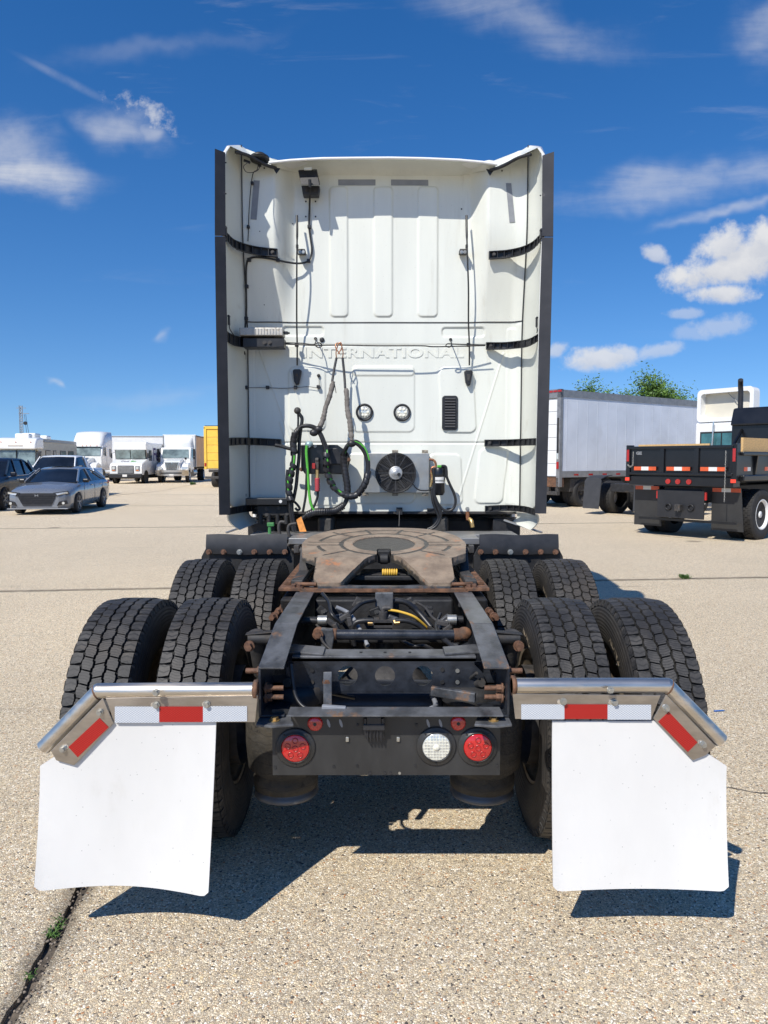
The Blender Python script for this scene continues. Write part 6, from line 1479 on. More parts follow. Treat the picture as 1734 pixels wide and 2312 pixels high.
# ---- white sleeper tractor facing camera
def tractor():
    r = thing('sleeper_tractor', 'white sleeper tractor facing the camera between motorhome and delivery van', 'semi truck', (-23.3, 56, 0), R(5))
    mb = MB(); mb.side([(.0, .75), (.0, 1.45), (.3, 1.68), (1.75, 1.92), (1.75, .75)], -.62, .62); part('hood', mb, WHITEP, r, .10, seg=3)
    for s_ in (-1, 1):
        mb = MB(); mb.side([(.15, .72), (.12, 1.05), (.35, 1.38), (.9, 1.50), (1.5, 1.35), (1.75, 1.0), (1.75, .75), (1.45, .75), (1.35, 1.05), (.95, 1.2), (.55, 1.05), (.45, .72)], s_ * .55, s_ * 1.20); part('fender', mb, WHITEP, r, .06, seg=3)
        quad('headlight', [(s_ * .70, .10, 1.12), (s_ * 1.12, .18, 1.12), (s_ * 1.12, .16, .92), (s_ * .70, .08, .92)], CLEAR, r)
        bgwheel(r, s_ * 1.04, .95, .5, .28, CHROME, s_, 0, False)
        mb = MB(); mb.box((s_ * 1.40, 2.05, 2.35), (.16, .1, .75)); mb.beam((s_ * 1.15, 2.1, 2.7), (s_ * 1.4, 2.05, 2.6), .03, .03); part('side_mirror', mb, CHROME, r, .03)
        for y in (2.25,): fr = panelbox(r, 'side_window', s_ * 1.195, s_ * 1.205, 2.2, 2.9, 2.05, 2.72, GLASS, .0)
        panelbox(r, 'sleeper_window', s_ * 1.205, s_ * 1.215, 3.9, 4.4, 1.95, 2.6, GLASS, .0)
        mb = MB(); mb.bb(s_ * 1.206, s_ * 1.212, 3.02, 3.04, 1.1, 2.8); part('door_seam', mb, DARK, r)
        mb = MB(); mb.cyl((s_ * .95, 2.4, .7), (s_ * .95, 4.4, .7), .3, n=20); part('fuel_tank', mb, CHROME, r)
        for y in (5.6, 6.9): bgwheel(r, s_ * .95, y, .5, .5, WHL, s_, 0, False)
    mb = MB(); mb.side([(1.7, .95), (1.7, 1.95), (2.15, 2.82), (4.75, 2.9), (4.75, .95)], -1.19, 1.19); part('cab', mb, WHITEP, r, .07, seg=3)
    mb = MB(); rows = []
    for y, z0, z1, w0, w1 in ((1.95, 2.75, 2.85, .9, .8), (2.15, 2.78, 3.15, 1.12, .95), (2.5, 2.8, 3.65, 1.19, 1.0), (2.9, 2.8, 3.90, 1.19, 1.05), (3.6, 2.8, 4.0, 1.19, 1.1), (4.75, 2.8, 4.0, 1.19, 1.12)):
        rows.append([(-w0, y, z0), (-w0, y, z0 + (z1 - z0) * .45), (-w1, y, z1 - .04), (-w1 * .6, y, z1), (0, y, z1 + .02), (w1 * .6, y, z1), (w1, y, z1 - .04), (w0, y, z0 + (z1 - z0) * .45), (w0, y, z0)])
    part('roof_fairing', loft(rows), WHITEP, r)
    mb = MB(); mb.prism([(-1.08, 1.72, 2.0), (1.08, 1.72, 2.0), (1.02, 2.08, 2.72), (-1.02, 2.08, 2.72)], (0, .04, -.02)); mb.v = [(x, y - .06, z + .03) for x, y, z in mb.v]; part('windshield', mb, GLASSL, r)
    mb = MB(); mb.bb(-1.1, 1.1, 1.85, 2.15, 2.74, 2.80); part('sun_visor', mb, WHITEP, r, .02)
    for x in (-.8, -.3, 0, .3, .8): panelbox(r, 'marker_light', x - .05, x + .05, 1.83, 1.88, 2.80, 2.84, AMB, .005)
    g_ = quad('grille', [(-.42, -.02, 1.42), (.42, -.02, 1.42), (.36, -.02, .80), (-.36, -.02, .80)], BLK, r, (0, .04, 0))
    for i in range(9): mb = MB(); x = -.34 + i * .085; mb.bb(x - .012, x + .012, -.035, -.02, .84, 1.38); part('grille_bar', mb, CHROME, g_)
    panelbox(r, 'bumper', -1.2, 1.2, -.15, .12, .42, .75, WHITEP, .05); panelbox(r, 'chassis', -.45, .45, 1.7, 7.5, .6, 1.0, DARK)
tractor()
# ---- white trailer behind
def back_trailer(name, label, loc, rz, L_, m, z1=4.05):
    r = thing(name, label, 'trailer', loc, rz, None)
    panelbox(r, 'box', -1.28, 1.28, 0, L_, 1.15, z1, m, .02); panelbox(r, 'chassis', -.5, .5, .3, L_ - .3, .85, 1.15, DARK)
    n = int(L_ / .6)
    for s_ in (-1, 1):
        panelbox(r, 'top_rail', s_ * 1.28, s_ * 1.30, 0, L_, z1 - .12, z1 - .02, ALR, 0); panelbox(r, 'bottom_rail', s_ * 1.28, s_ * 1.30, 0, L_, 1.12, 1.26, ALR, 0)
        for i in range(n): panelbox(r, 'side_seam', s_ * 1.28, s_ * 1.287, .3 + i * .6, .33 + i * .6, 1.26, z1 - .12, m, 0)
        for y in (L_ - 1.2, L_ - 2.5): bgwheel(r, s_ * .98, y, .5, .5, WHL, s_, 0, False)
    return r
back_trailer('box_trailer', 'long white box trailer standing behind the delivery van', (-17.0, 72, 0), R(95), 12.5, WHITEG, 4.0)
# ---- FedEx step van
def stepvan():
    r = thing('delivery_van', 'white FedEx step van with flat slatted grille and black bumper', 'delivery van', (-18.35, 52, 0), R(0))
    mb = MB(); mb.side([(1.55, .62), (1.55, 2.05), (1.30, 2.12), (1.05, 2.55), (1.05, 2.85), (1.2, 2.93), (7.4, 2.93), (7.4, .62)], -1.15, 1.15); part('body', mb, WHITEP, r, .05)
    mb = MB(); mb.side([(.02, .62), (.0, 1.22), (.15, 1.42), (1.15, 1.72), (1.15, 1.74), (1.6, 1.74), (1.6, .62)], -1.14, 1.14); nose = part('nose', mb, WHITEP, r, .05, seg=3)
    mb = MB(); mb.side([(1.02, 2.40), (.98, 2.85), (1.10, 2.97), (1.6, 2.97), (1.6, 2.40)], -1.17, 1.17); part('front_cap', mb, WHITEP, r, .05)
    for x0, x1 in ((-1.06, -.03), (.03, 1.06)):
        mb = MB(); mb.prism([(x0, 1.10, 1.78), (x1, 1.10, 1.78), (x1, 1.0, 2.40), (x0, 1.0, 2.40)], (0, .05, 0)); part('windshield', mb, GLASSL, r)
    mb = MB(); mb.prism([(-1.12, 1.16, 1.72), (1.12, 1.16, 1.72), (1.12, 1.04, 2.42), (-1.12, 1.04, 2.42)], (0, .06, 0)); part('windshield_frame', mb, BLK, r)
    for x0 in (-.95, .1): mb = MB(); mb.tube([(x0 + .55, 1.05, 1.76), (x0 + .1, 1.04, 1.86)], .012, 6, 0); part('wiper', mb, BLK, r)
    for i in range(6): panelbox(nose, 'grille_slat', -.55, .55, -.05, .02, .78 + i * .085, .83 + i * .085, ALR, .004)
    mb = MB(); mb.bb(-.57, .57, -.02, .01, .74, 1.30); part('grille', mb, DARK, nose)
    for s_ in (-1, 1):
        panelbox(nose, 'headlight_frame', s_ * .68, s_ * 1.0, -.03, .02, .92, 1.28, ALR, .01)
        part('headlight', MB().cyl((s_ * .84, -.03, 1.11), (s_ * .84, -.06, 1.11), .10, n=18), CLEAR, nose)
        panelbox(nose, 'turn_signal', s_ * .74, s_ * .94, -.045, -.028, .93, .98, AMB, 0)
        for y in (.95, 5.4): bgwheel(r, s_ * 1.0, y, .40, .26, WHL, s_, 0, False)
        mb = MB(); mb.lathe([(0, .001), (0, .50), (.01, .50)], (s_ * 1.142, .95, .46), (s_, 0, 0), 24); part('wheel_arch', mb, DARK, r)
        panelbox(r, 'side_window', s_ * 1.15, s_ * 1.157, 1.62, 2.35, 1.62, 2.40, GLASS, 0)
        mb = MB(); mb.bb(s_ * 1.15, s_ * 1.155, 2.5, 2.52, .8, 2.7); part('door_seam', mb, DARK, r)
        mb = MB(); mb.box((s_ * 1.32, .9, 2.0), (.12, .06, .38)); mb.beam((s_ * 1.14, 1.1, 2.25), (s_ * 1.32, .92, 2.15), .025, .025); part('side_mirror', mb, BLK, r, .02)
    panelbox(r, 'bumper', -1.16, 1.16, -.22, .0, .42, .72, BLK, .03); panelbox(r, 'underbody', -.8, .8, .2, 7.2, .35, .7, DARK)
    panelbox(r, 'number_plate', -.16, .16, -.24, -.222, .50, .66, FLAP, 0)
    # lettering on nose slope and on side
    for body, m, xo in (('Fed', mat('faded_print', (.20, .18, .24), .5), -.27), ('Ex', GRNP, .34)):
        t = text_mb(body, .34, .002, 1.15, .008); part('lettering', remap(t, lambda x, y, z: (x + xo, .68 + y * .955 - .0, 1.592 + y * .29 + z + .006)), m, nose)
    for s_ in (1,):
        for body, m, yo in (('Fed', PURP, 3.6), ('Ex', GRNP, 5.4)):
            t = text_mb(body, 1.35, .003, 1.05, .03); part('side_lettering', remap(t, lambda x, y, z: (s_ * (1.152 + z), yo + x, 2.05 + y)), m, r)
stepvan()
# ---- box truck with chrome grille
def boxtruck():
    r = thing('box_truck', 'white cab box truck with chrome grille and tan sided box', 'box truck', (-15.65, 54.0, 0), R(5))
    for s_ in (-1, 1):
        mb = MB(); mb.side([(.10, .80), (.06, 1.05), (.3, 1.35), (.9, 1.50), (1.45, 1.32), (1.65, 1.0), (1.65, .75), (1.4, .75), (1.3, 1.0), (.95, 1.15), (.55, 1.0), (.45, .75)], s_ * .55, s_ * 1.16); part('fender', mb, WHITEP, r, .05, seg=3)
        quad('headlight', [(s_ * .68, .02, 1.20), (s_ * 1.10, .08, 1.20), (s_ * 1.10, .07, 1.0), (s_ * .68, .0, 1.0)], CLEAR, r)
        bgwheel(r, s_ * 1.0, .95, .48, .28, WHL, s_, 0, False)
        mb = MB(); mb.box((s_ * 1.34, 1.75, 2.25), (.18, .1, .55)); mb.box((s_ * 1.34, 1.75, 1.85), (.18, .1, .2)); mb.beam((s_ * 1.1, 1.85, 2.55), (s_ * 1.34, 1.75, 2.5), .03, .03); part('side_mirror', mb, BLK, r, .02)
        mb = MB(); mb.box((s_ * .95, .35, 1.80), (.16, .06, .16)); mb.beam((s_ * .92, .5, 1.4), (s_ * .95, .36, 1.75), .025, .025); part('hood_mirror', mb, BLK, r, .02)
        panelbox(r, 'side_window', s_ * 1.13, s_ * 1.137, 1.9, 2.6, 1.85, 2.48, GLASS, 0)
        mb = MB(); mb.cyl((s_ * .92, 2.3, .72), (s_ * .92, 3.8, .72), .30, n=24); tk = part('fuel_tank', mb, mat('tank_aluminium', (.55, .50, .45), .35, .8), r)
        for y in (2.6, 3.3): part('tank_strap', MB().lathe([(0, .305), (.05, .305)], (s_ * .92, y, .72), (0, 1, 0), 24), ALR, tk)
        bgwheel(r, s_ * .95, 7.2, .48, .5, WHL, s_, 0, False)
    mb = MB(); mb.side([(.0, .85), (.0, 1.45), (.15, 1.62), (1.5, 1.82), (1.5, .85)], -.60, .60); part('hood', mb, WHITEP, r, .08, seg=3)
    mb = MB(); mb.side([(1.4, .95), (1.4, 1.85), (1.75, 2.62), (2.9, 2.68), (2.9, .95)], -1.13, 1.13); part('cab', mb, WHITEP, r, .07, seg=3)
    mb = MB(); mb.prism([(-1.0, 1.35, 1.86), (1.0, 1.35, 1.86), (.95, 1.66, 2.50), (-.95, 1.66, 2.50)], (0, .04, -.02)); part('windshield', mb, GLASSL, r)
    g_ = quad('grille', [(-.46, -.03, 1.50), (.46, -.03, 1.50), (.36, -.03, .95), (-.36, -.03, .95)], BLK, r, (0, .06, 0))
    mb = MB(); P = [(-.5, -.04, 1.54), (.5, -.04, 1.54), (.39, -.04, .91), (-.39, -.04, .91), (-.5, -.04, 1.54)]
    for a, b in zip(P, P[1:]): mb.beam(a, b, .05, .05)
    part('grille_frame', mb, CHROME, g_)
    for i in range(10): mb = MB(); x = -.37 + i * .082; mb.bb(x - .01, x + .01, -.05, -.03, .97, 1.49); part('grille_bar', mb, CHROME, g_)
    mb = MB(); mb.prism([(-.09, -.062, 1.56), (0, -.062, 1.44), (.09, -.062, 1.56), (.05, -.062, 1.56), (0, -.062, 1.49), (-.05, -.062, 1.56)], (0, .01, 0)); part('emblem', mb, CHROME, g_)
    mb = MB(); mb.grid(lambda u, v: ((u - .5) * 2.4, -.22 + abs(u - .5) ** 2 * 1.1, .52 + v * .42), 16, 4, th=(0, .12, 0)); bp = part('bumper', mb, STEEL, r, .02)
    panelbox(bp, 'bumper_slot', -.75, .75, -.235, -.20, .68, .78, BLK, .01); panelbox(bp, 'number_plate', -.16, .16, -.25, -.24, .54, .66, FLAP, 0)
    panelbox(r, 'chassis', -.45, .45, 1.4, 8.6, .6, .95, DARK)
    mb = MB(); mb.bb(-1.25, 1.25, 3.2, 8.8, 1.15, 3.62); bx = part('cargo_box', mb, TAN, r, .01)
    mb = MB(); mb.bb(-1.26, 1.26, 3.12, 3.22, 1.15, 3.66); part('box_front', mb, WHITEG, bx, .01)
    mb = MB(); mb.grid(lambda u, v: ((u - .5) * 2.1, 3.12 - .42 * math.sin(min(1, v * 1.6) * math.pi / 2) * math.sin(u * math.pi) ** .3, 3.52 - v * .95), 20, 12, th=(0, .05, 0)); part('wind_deflector', mb, WHITEG, bx)
    for x in (-1.22, 1.22): mb = MB(); mb.bb(x - .03, x + .03, 3.08, 3.14, 1.2, 3.6); part('corner_post', mb, ALR, bx)
    mb = MB(); mb.bb(1.25, 1.27, 3.3, 8.7, 3.50, 3.60); part('top_rail', mb, mat('brown_rail', (.16, .10, .07), .6), bx)
    for i in range(9): mb = MB(); mb.bb(1.25, 1.257, 3.6 + i * .58, 3.63 + i * .58, 1.25, 3.48); part('side_seam', mb, TAN, bx)
boxtruck()
# ---- yellow box truck seen at its rear
def yellow():
    r = thing('yellow_truck', 'yellow box truck with roll up rear door partly hidden by the cab', 'box truck', (-9.55, 44.0, 0), R(-3))
    mb = MB(); mb.bb(-1.25, 1.25, .06, 6.5, 1.15, 3.62); part('cargo_box', mb, YELV, r, .02)
    for x in (-1.19, 1.19): mb = MB(); mb.bb(x - .08, x + .08, -.02, .10, 1.12, 3.68); part('rear_post', mb, YELV, r, .02)
    mb = MB(); mb.bb(-1.27, 1.27, -.02, .10, 3.52, 3.70); part('rear_header', mb, YELV, r, .02)
    for i in range(5): mb = MB(); mb.bb(-1.1, 1.1, .035, .06, 1.18 + i * .468, 1.62 + i * .468); part('door_panel', mb, YELV, r, .008)
    panelbox(r, 'roof_edge', -1.2, -.4, -.02, .6, 3.70, 3.74, DARK, 0)
    panelbox(r, 'rear_bumper', -1.2, 1.2, -.12, .05, .55, .70, CAST, .02); panelbox(r, 'underride_guard', -1.0, 1.0, -.05, .05, .95, 1.12, CAST, .02); panelbox(r, 'chassis', -.5, .5, .1, 8, .75, 1.12, DARK)
    for x in (-.7, .7): panelbox(r, 'guard_strut', x - .04, x + .04, -.04, .04, .68, .97, CAST, 0)
    for s_ in (-1, 1):
        bgwheel(r, s_ * .95, 1.6, .48, .5, WHL, s_, 0, False); bgwheel(r, s_ * 1.0, 7.6, .48, .28, WHL, s_, 0, False)
    panelbox(r, 'cab', -1.1, 1.1, 6.8, 8.6, .9, 2.7, YELV, .06)
    for x in (-1.19, 1.19): panelbox(r, 'tail_light', x - .05, x + .05, -.04, -.02, 1.3, 1.5, REDL, 0)
yellow()
# ---- radio mast
def mast():
    r = thing('radio_mast', 'thin lattice radio mast with antennas on the far left skyline', 'mast', (-98.7, 200, 0)); w = .45; Ht = 16.6
    for i in range(3):
        a = 2.094 * i; p = Vector((w * math.cos(a), w * math.sin(a), 0)); mb = MB(); mb.cyl(p, p + Vector((0, 0, Ht)), .09, n=6); part('leg', mb, ALR, r)
    mb = MB()
    for k_ in range(22):
        for i in range(3):
            a, b = 2.094 * i, 2.094 * (i + 1); mb.cyl((w * math.cos(a), w * math.sin(a), k_ * .75), (w * math.cos(b), w * math.sin(b), k_ * .75 + .75), .05, n=4)
    o = part('lattice', mb, ALR, r); o['kind'] = 'stuff'
    mb = MB(); mb.beam((-1.2, 0, 15.9), (1.4, 0, 15.9), .15, .15); part('antenna_arm', mb, ALR, r); mb = MB(); mb.beam((-.6, 0, 14.4), (2.2, 0, 14.4), .15, .15); part('antenna_arm', mb, ALR, r)
    for x, z in ((1.2, 11.8), (-1.3, 4.6), (.9, 8.5)): part('dish', MB().cyl((x, -.3, z), (x, .1, z), .48, n=14), BLK, r)
    for x in (1.9, 2.6): mb = MB(); mb.cyl((x * .5, 0, 14.2), (x * 1.2, 0, 0), .05, n=4); part('guy_wire', mb, DARK, r)
mast()

# ---- silver trailer right
HD = Vector((.81, .58, 0)).normalized()
def right_trailer():
    rz = math.atan2(HD.y, HD.x) - math.pi / 2     # local +Y = heading, rear face at y=0
    base = Vector((6.02, 25.1, 0)); ax = Vector((math.cos(rz), math.sin(rz), 0)); c0 = base - ax * 1.27
    r = thing('silver_trailer', 'silver sided box trailer with rows of rivets and white roll up rear door', 'trailer', c0, rz)
    L_ = 12.5; z0, z1 = 1.08, 4.06
    mb = MB(); mb.bb(-1.25, 1.25, .12, L_, z0, z1 - .01); part('box', mb, SILV, r, .01)
    for s_ in (-1, 1):
        panelbox(r, 'top_rail', s_ * 1.25, s_ * 1.275, .1, L_, z1 - .24, z1, ALR, 0); b_ = panelbox(r, 'bottom_rail', s_ * 1.25, s_ * 1.275, .1, L_, z0 - .02, z0 + .20, ALR, 0)
        for i in range(15):
            panelbox(b_, 'red_reflector', s_ * 1.275, s_ * 1.282, .75 + i * .78, .98 + i * .78, z0 + .04, z0 + .10, REDL, 0)
        n = 22
        for i in range(n):
            y = .35 + i * (L_ - .5) / n; mb = MB(); mb.bb(s_ * 1.25, s_ * 1.2525, y, y + .04, z0 + .2, z1 - .24)
            sm_ = part('side_seam', mb, SILV, r)
            mb = MB()
            for k_ in range(34):
                z = z0 + .24 + k_ * .076
                mb.box((s_ * 1.254, y + .02, z), (.006, .014, .014))
            o = part('rivet_row', mb, ALR, sm_); o['kind'] = 'stuff'
    # rear frame
    for s_ in (-1, 1): mb = MB(); mb.bb(s_ * 1.28, s_ * 1.13, -.02, .13, z0 - .35, z1 + .02); part('rear_post', mb, ALR, r, .01)
    mb = MB(); mb.bb(-1.28, 1.28, -.02, .13, z1 - .28, z1 + .02); part('rear_header', mb, ALR, r, .01)
    for i in range(6): mb = MB(); mb.bb(-1.12, 1.12, .03, .06, z0 + .02 + i * .447, z0 + .455 + i * .447); part('door_panel', mb, WHITEG, r, .006)
    mb = MB(); mb.bb(1.17, 1.22, -.06, -.02, 1.9, 3.1); part('door_cylinder', mb, BLK, r, .01)
    panelbox(r, 'tail_light', 1.15, 1.25, -.045, -.02, 1.35, 1.6, REDL, .01); panelbox(r, 'marker_light', 1.14, 1.24, -.045, -.02, 1.68, 1.9, CLEAR, .02)
    for x in (.85, 1.05, 1.25, -1.1): panelbox(r, 'marker_light', x - .08, x + .08, -.045, -.02, z1 - .08, z1 - .02, REDL, 0)
    mb = MB(); mb.bb(-1.25, 1.25, -.02, .25, z0 - .35, z0 - .02); part('rear_sill', mb, RUST, r, .01)
    for x in (-.75, .75, 1.15): mb = MB(); mb.bb(x - .06, x + .06, .0, .1, .45, z0 - .35); part('guard_post', mb, CAST, r)
    mb = MB(); mb.bb(-1.2, 1.2, -.04, .08, .45, .58); part('underride_guard', mb, CAST, r, .01)
    panelbox(r, 'tool_box', .6, 1.15, .7, 1.6, .55, 1.02, CAST, .01); panelbox(r, 'chassis', -.55, .55, .2, 12, .75, 1.06, DARK)
    for s_ in (-1, 1):
        for y in (1.35, 2.7): bgwheel(r, s_ * .92, y, .5, .55, CAST, s_, 0, True)
        mf = MB(); mf.bb(s_ * .58, s_ * 1.2, 3.5, 3.52, .12, .98); fl_ = part('mud_flap', mf, BLKR, r)
        t = text_mb('IDEAL', .17, .003, 1.2, .003); part('lettering', remap(t, lambda x, y, z: (s_ * .89 + x, 3.495 - z, .42 + y)), FLAP, fl_)
right_trailer()
# ---- day cab tractor behind dump truck
def daycab():
    rz = math.atan2(.55, .83) - math.pi / 2
    r = thing('day_cab_tractor', 'white day cab tractor with hollow roof fairing behind the black dump body', 'semi truck', (6.9, 21.6, 0), rz)
    panelbox(r, 'chassis', -.43, .43, .2, 9, .70, .95, DARK)
    for s_ in (-1, 1):
        for y in (1.0, 2.3): bgwheel(r, s_ * .93, y, .5, .52, WHL, s_, 0, True)
        mb = MB(); mb.prism([(s_ * .62, -.08, .18), (s_ * 1.24, -.08, .18), (s_ * 1.24, .0, 1.02), (s_ * 1.15, .02, 1.12), (s_ * .66, .02, 1.12), (s_ * .60, .0, 1.02)], (0, .02, 0)); part('mud_flap', mb, mat('grey_rubber_flap', (.045, .045, .047), .5), r)
        mb = MB(); mb.grid(lambda u, v: (s_ * (.62 + .6 * v), .03 + u * .5, 1.08 + .1 * math.sin(u * 1.6)), 6, 2, th=(0, 0, .02)); part('fender', mb, BLK, r)
    yc = 5.35
    mb = MB(); mb.side([(yc, 1.1), (yc, 2.95), (yc + 1.7, 2.95), (yc + 2.2, 2.1), (yc + 2.2, 1.1)], -1.08, 1.08); cb = part('cab', mb, WHITEP, r, .09, seg=3)
    mb = MB(); mb.bb(-.86, .86, yc - .02, yc + .0, 1.95, 2.62); wn = part('rear_window', mb, BLK, cb, .005)
    mb = MB(); mb.bb(-.80, .80, yc - .03, yc - .02, 2.0, 2.56); part('pane', mb, mat('teal_glass', (.04, .12, .13), .08, spec=.8, var=.5, vs=2), wn)
    mb = MB(); mb.bb(-.08, -.04, yc - .04, yc - .03, 2.0, 2.56); part('window_bar', mb, BLK, wn)
    # fairing: frame ring with recessed back
    ro = rr_poly(0, 3.50, 2.0, 1.10, .16, yc - .02); ri = rr_poly(0, 3.50, 1.74, .82, .12, yc - .02); n = len(ro); mb = MB()
    vs = [Vector(p) for p in ro] + [Vector(p) for p in ri] + [Vector(p) + Vector((0, .3, 0)) for p in ri] + [Vector(p) + Vector((0, .35, -.03)) for p in ro]
    fs = []
    for i in range(n):
        k_ = (i + 1) % n; fs += [(i, k_, n + k_, n + i), (n + i, n + k_, 2 * n + k_, 2 * n + i), (i, 3 * n + i, 3 * n + k_, k_)]
    mb.add(vs, fs); part('roof_fairing', mb, WHITEP, r)
    mb = MB(); mb.add([Vector(p) + Vector((0, .29, 0)) for p in ri], [tuple(range(n))]); part('fairing_back', mb, CREAM, r)
    mb = MB(); mb.tube([(-.1, yc + .2, 3.98), (.5, yc + .2, 3.4), (.75, yc + .2, 3.2)], .012, 6, 0); part('brace_rod', mb, ALR, r)
    mb = MB(); mb.cyl((-.35, yc - .12, 1.6), (-.3, yc - .12, 2.95), .03, n=10); part('air_rail', mb, CHROME, r)
    mb = MB(); mb.side([(yc + 2.2, .7), (yc + 2.2, 2.0), (yc + 3.6, 1.8), (yc + 3.8, 1.5), (yc + 3.8, .7)], -.9, .9); part('hood', mb, WHITEP, r, .08)
    for s_ in (-1, 1): bgwheel(r, s_ * 1.0, yc + 2.9, .5, .28, WHL, s_, 0, False)
daycab()
# ---- dump truck
def dump():
    hx, hy = .77, .64; rz = math.atan2(hy, hx) - math.pi / 2
    rc = Vector((6.95, 14.45, 0)); ax = Vector((math.cos(rz), math.sin(rz), 0)); c0 = rc - ax * 1.2
    r = thing('dump_truck', 'black dump truck seen from its rear corner with lumber in the bed', 'dump truck', c0, rz)
    z0, z1 = 1.33, 1.96; L_ = 4.85
    tg = MB(); tg.bb(-1.12, 1.12, .0, .05, z0, z1 - .02); tg = part('tailgate', tg, BLKP, r, .01)
    for x in (-.36, .40): mb = MB(); mb.bb(x - .05, x + .05, -.04, .0, z0 + .03, z1 - .02); part('rib', mb, BLKP, tg, .01)
    for z in (z0 + .0, z1 - .07): mb = MB(); mb.bb(-1.15, 1.15, -.05, .0, z, z + .06); part('rail', mb, BLKP, tg, .01)
    for x in (-.74, .02, .76):
        for i, m in enumerate((AMB, FLAP, AMB)):
            mb = MB(); x0 = x - .26 + i * .173; mb.bb(x0, x0 + .173, -.056, -.05 + .008, z0 + .10, z0 + .18); part('reflector_tape', mb, mat('orange_red_tape', (.62, .10, .03), .35) if m is AMB else m, tg)
    t = text_mb('GE', .085, .003, 1.3, .006); part('tailgate_badge', remap(t, lambda x, y, z: (-.92 + x * 1., -.006 - z, 1.80 + y)), ALR, tg)
    for s_ in (-1, 1):
        mb = MB(); mb.bb(s_ * 1.12, s_ * 1.22, -.03, .14, z0 - .14, z1 + .02); ps = part('corner_post', mb, BLKP, r, .01)
        mb = MB(); mb.bb(s_ * 1.14, s_ * 1.20, -.045, -.03, 1.62, 1.88); part('tail_light', mb, REDL, ps, .01)
        mb = MB(); mb.bb(s_ * 1.12, s_ * 1.22, -.045, -.03, 1.20, 1.27); part('marker_light', mb, mat('bright_red_marker', (.8, .06, .03), .3), ps)
        # bed sides with stakes
        mb = MB(); mb.bb(s_ * 1.15, s_ * 1.20, .14, L_, z0, z1 - .16); sd = part('bed_side', mb, BLKP, r, .01)
        mb = MB(); mb.bb(s_ * 1.12, s_ * 1.28, .14, L_, z1 - .22, z1 - .14); part('side_rail', mb, BLKP, sd, .02)
        mb = MB(); mb.bb(s_ * 1.12, s_ * 1.30, .14, L_, z0 - .10, z0 + .02); part('lower_rail', mb, BLKP, sd, .02)
        for i in range(5):
            y = .8 + i * .8; mb = MB(); mb.prism([(s_ * 1.20, y, z0), (s_ * 1.20, y, z1 - .2), (s_ * 1.27, y, z1 - .2), (s_ * 1.22, y, z0)], (0, .05, 0)); part('stake', mb, BLKP, sd)
        for i in range(4):
            y = .35 + i * .95
            for k_, m in enumerate((MATS['orange_red_tape'], FLAP)): mb = MB(); mb.bb(s_ * 1.20, s_ * 1.206, y + k_ * .14, y + .14 + k_ * .14, z0 + .10, z0 + .18); part('reflector_tape', mb, m, sd)
        # mudflaps below
        mb = MB(); mb.prism([(s_ * .56, .36, .20), (s_ * 1.22, .36, .20), (s_ * 1.18, .30, 1.08), (s_ * .58, .30, 1.08)], (0, .015, 0)); mf = part('mud_flap', mb, mat('black_mudflap', (.03, .03, .03), .5), r)
        for i, m in enumerate((MATS['orange_red_tape'], FLAP, MATS['orange_red_tape'])): mb = MB(); x0 = s_ * .88 - .28 + i * .19; mb.bb(x0, x0 + .19, .285, .295, 1.0, 1.08); part('reflector_tape', mb, m, mf)
        bgwheel(r, s_ * .80, 1.15, .52, .26, WHL, s_, 0, True); bgwheel(r, s_ * 1.12, 1.15, .52, .26, WHL, s_, 0, True)
        mb = MB(); mb.bb(s_ * .48 - .08, s_ * .48 + .08, .12, .16, .82, 1.0); part('tail_lamp_box', mb, REDL, r, .01)
        bgwheel(r, s_ * 1.05, 6.2, .52, .28, WHL, s_, 0, False)
        # tailgate chains
        ch = [Vector((s_ * 1.02, -.07, 1.82 - i * .034 * (1 if s_ > 0 else 1))) for i in range(30 if s_ > 0 else 14)]
        mb = MB()
        for i, p in enumerate(ch):
            if s_ < 0 and i > 8: p = Vector((-1.02 - (i - 8) * .025, -.07, 1.82 - 8 * .034 - .04 * math.sin((i - 8) * .6)))
            pts = [(.010 * math.cos(q), .019 * math.sin(q)) for q in np.linspace(0, 2 * math.pi, 9)[:-1]]
            o_ = [p + (Vector((a, 0, b)) if i % 2 else Vector((0, a, b))) for a, b in pts]; mb.tube(o_ + [o_[0]], .004, 5, 0)
        o = part('safety_chain', mb, ZINC, r); o['kind'] = 'stuff'
    mb = MB(); mb.bb(-1.15, 1.15, .0, .3, z0 - .22, z0 - .02); part('rear_beam', mb, BLKP, r, .01)
    for x in (-.22, 0, .24): part('marker_light', MB().cyl((x, 0, z0 - .13), (x, -.02, z0 - .13), .055, n=18), REDL, r)
    mb = MB(); mb.bb(-.52, .52, .10, .14, .42, 1.02); hp = part('hitch_plate', mb, mat('hitch_black', (.02, .02, .022), .4), r, .01)
    for x in (-.25, .25): part('tow_ring', MB().lathe([(-.015, .06), (0, .075), (.015, .06), (0, .045)], (x, .07, .66), (0, 1, 0), 20, close=True), BLK, hp)
    mb = MB(); mb.box((0, .04, .65), (.12, .12, .14)); mb.beam((-.03, -.03, .72), (.03, -.03, .56), .02, .02); part('pintle_hook', mb, CAST, hp, .01)
    mb = MB(); mb.bb(-1.0, 1.15, .18, .22, .35, .40); part('guard_bar', mb, BLKP, r)
    panelbox(r, 'chassis', -.42, .42, .2, 7, .75, 1.1, DARK); panelbox(r, 'bed_floor', -1.12, 1.12, .1, L_, z0 - .05, z0 + .01, BLKP, 0)
    mb = MB(); mb.bb(-1.18, 1.18, L_, L_ + .08, z0, 2.75); bh = part('bulkhead', mb, BLKP, r, .04)
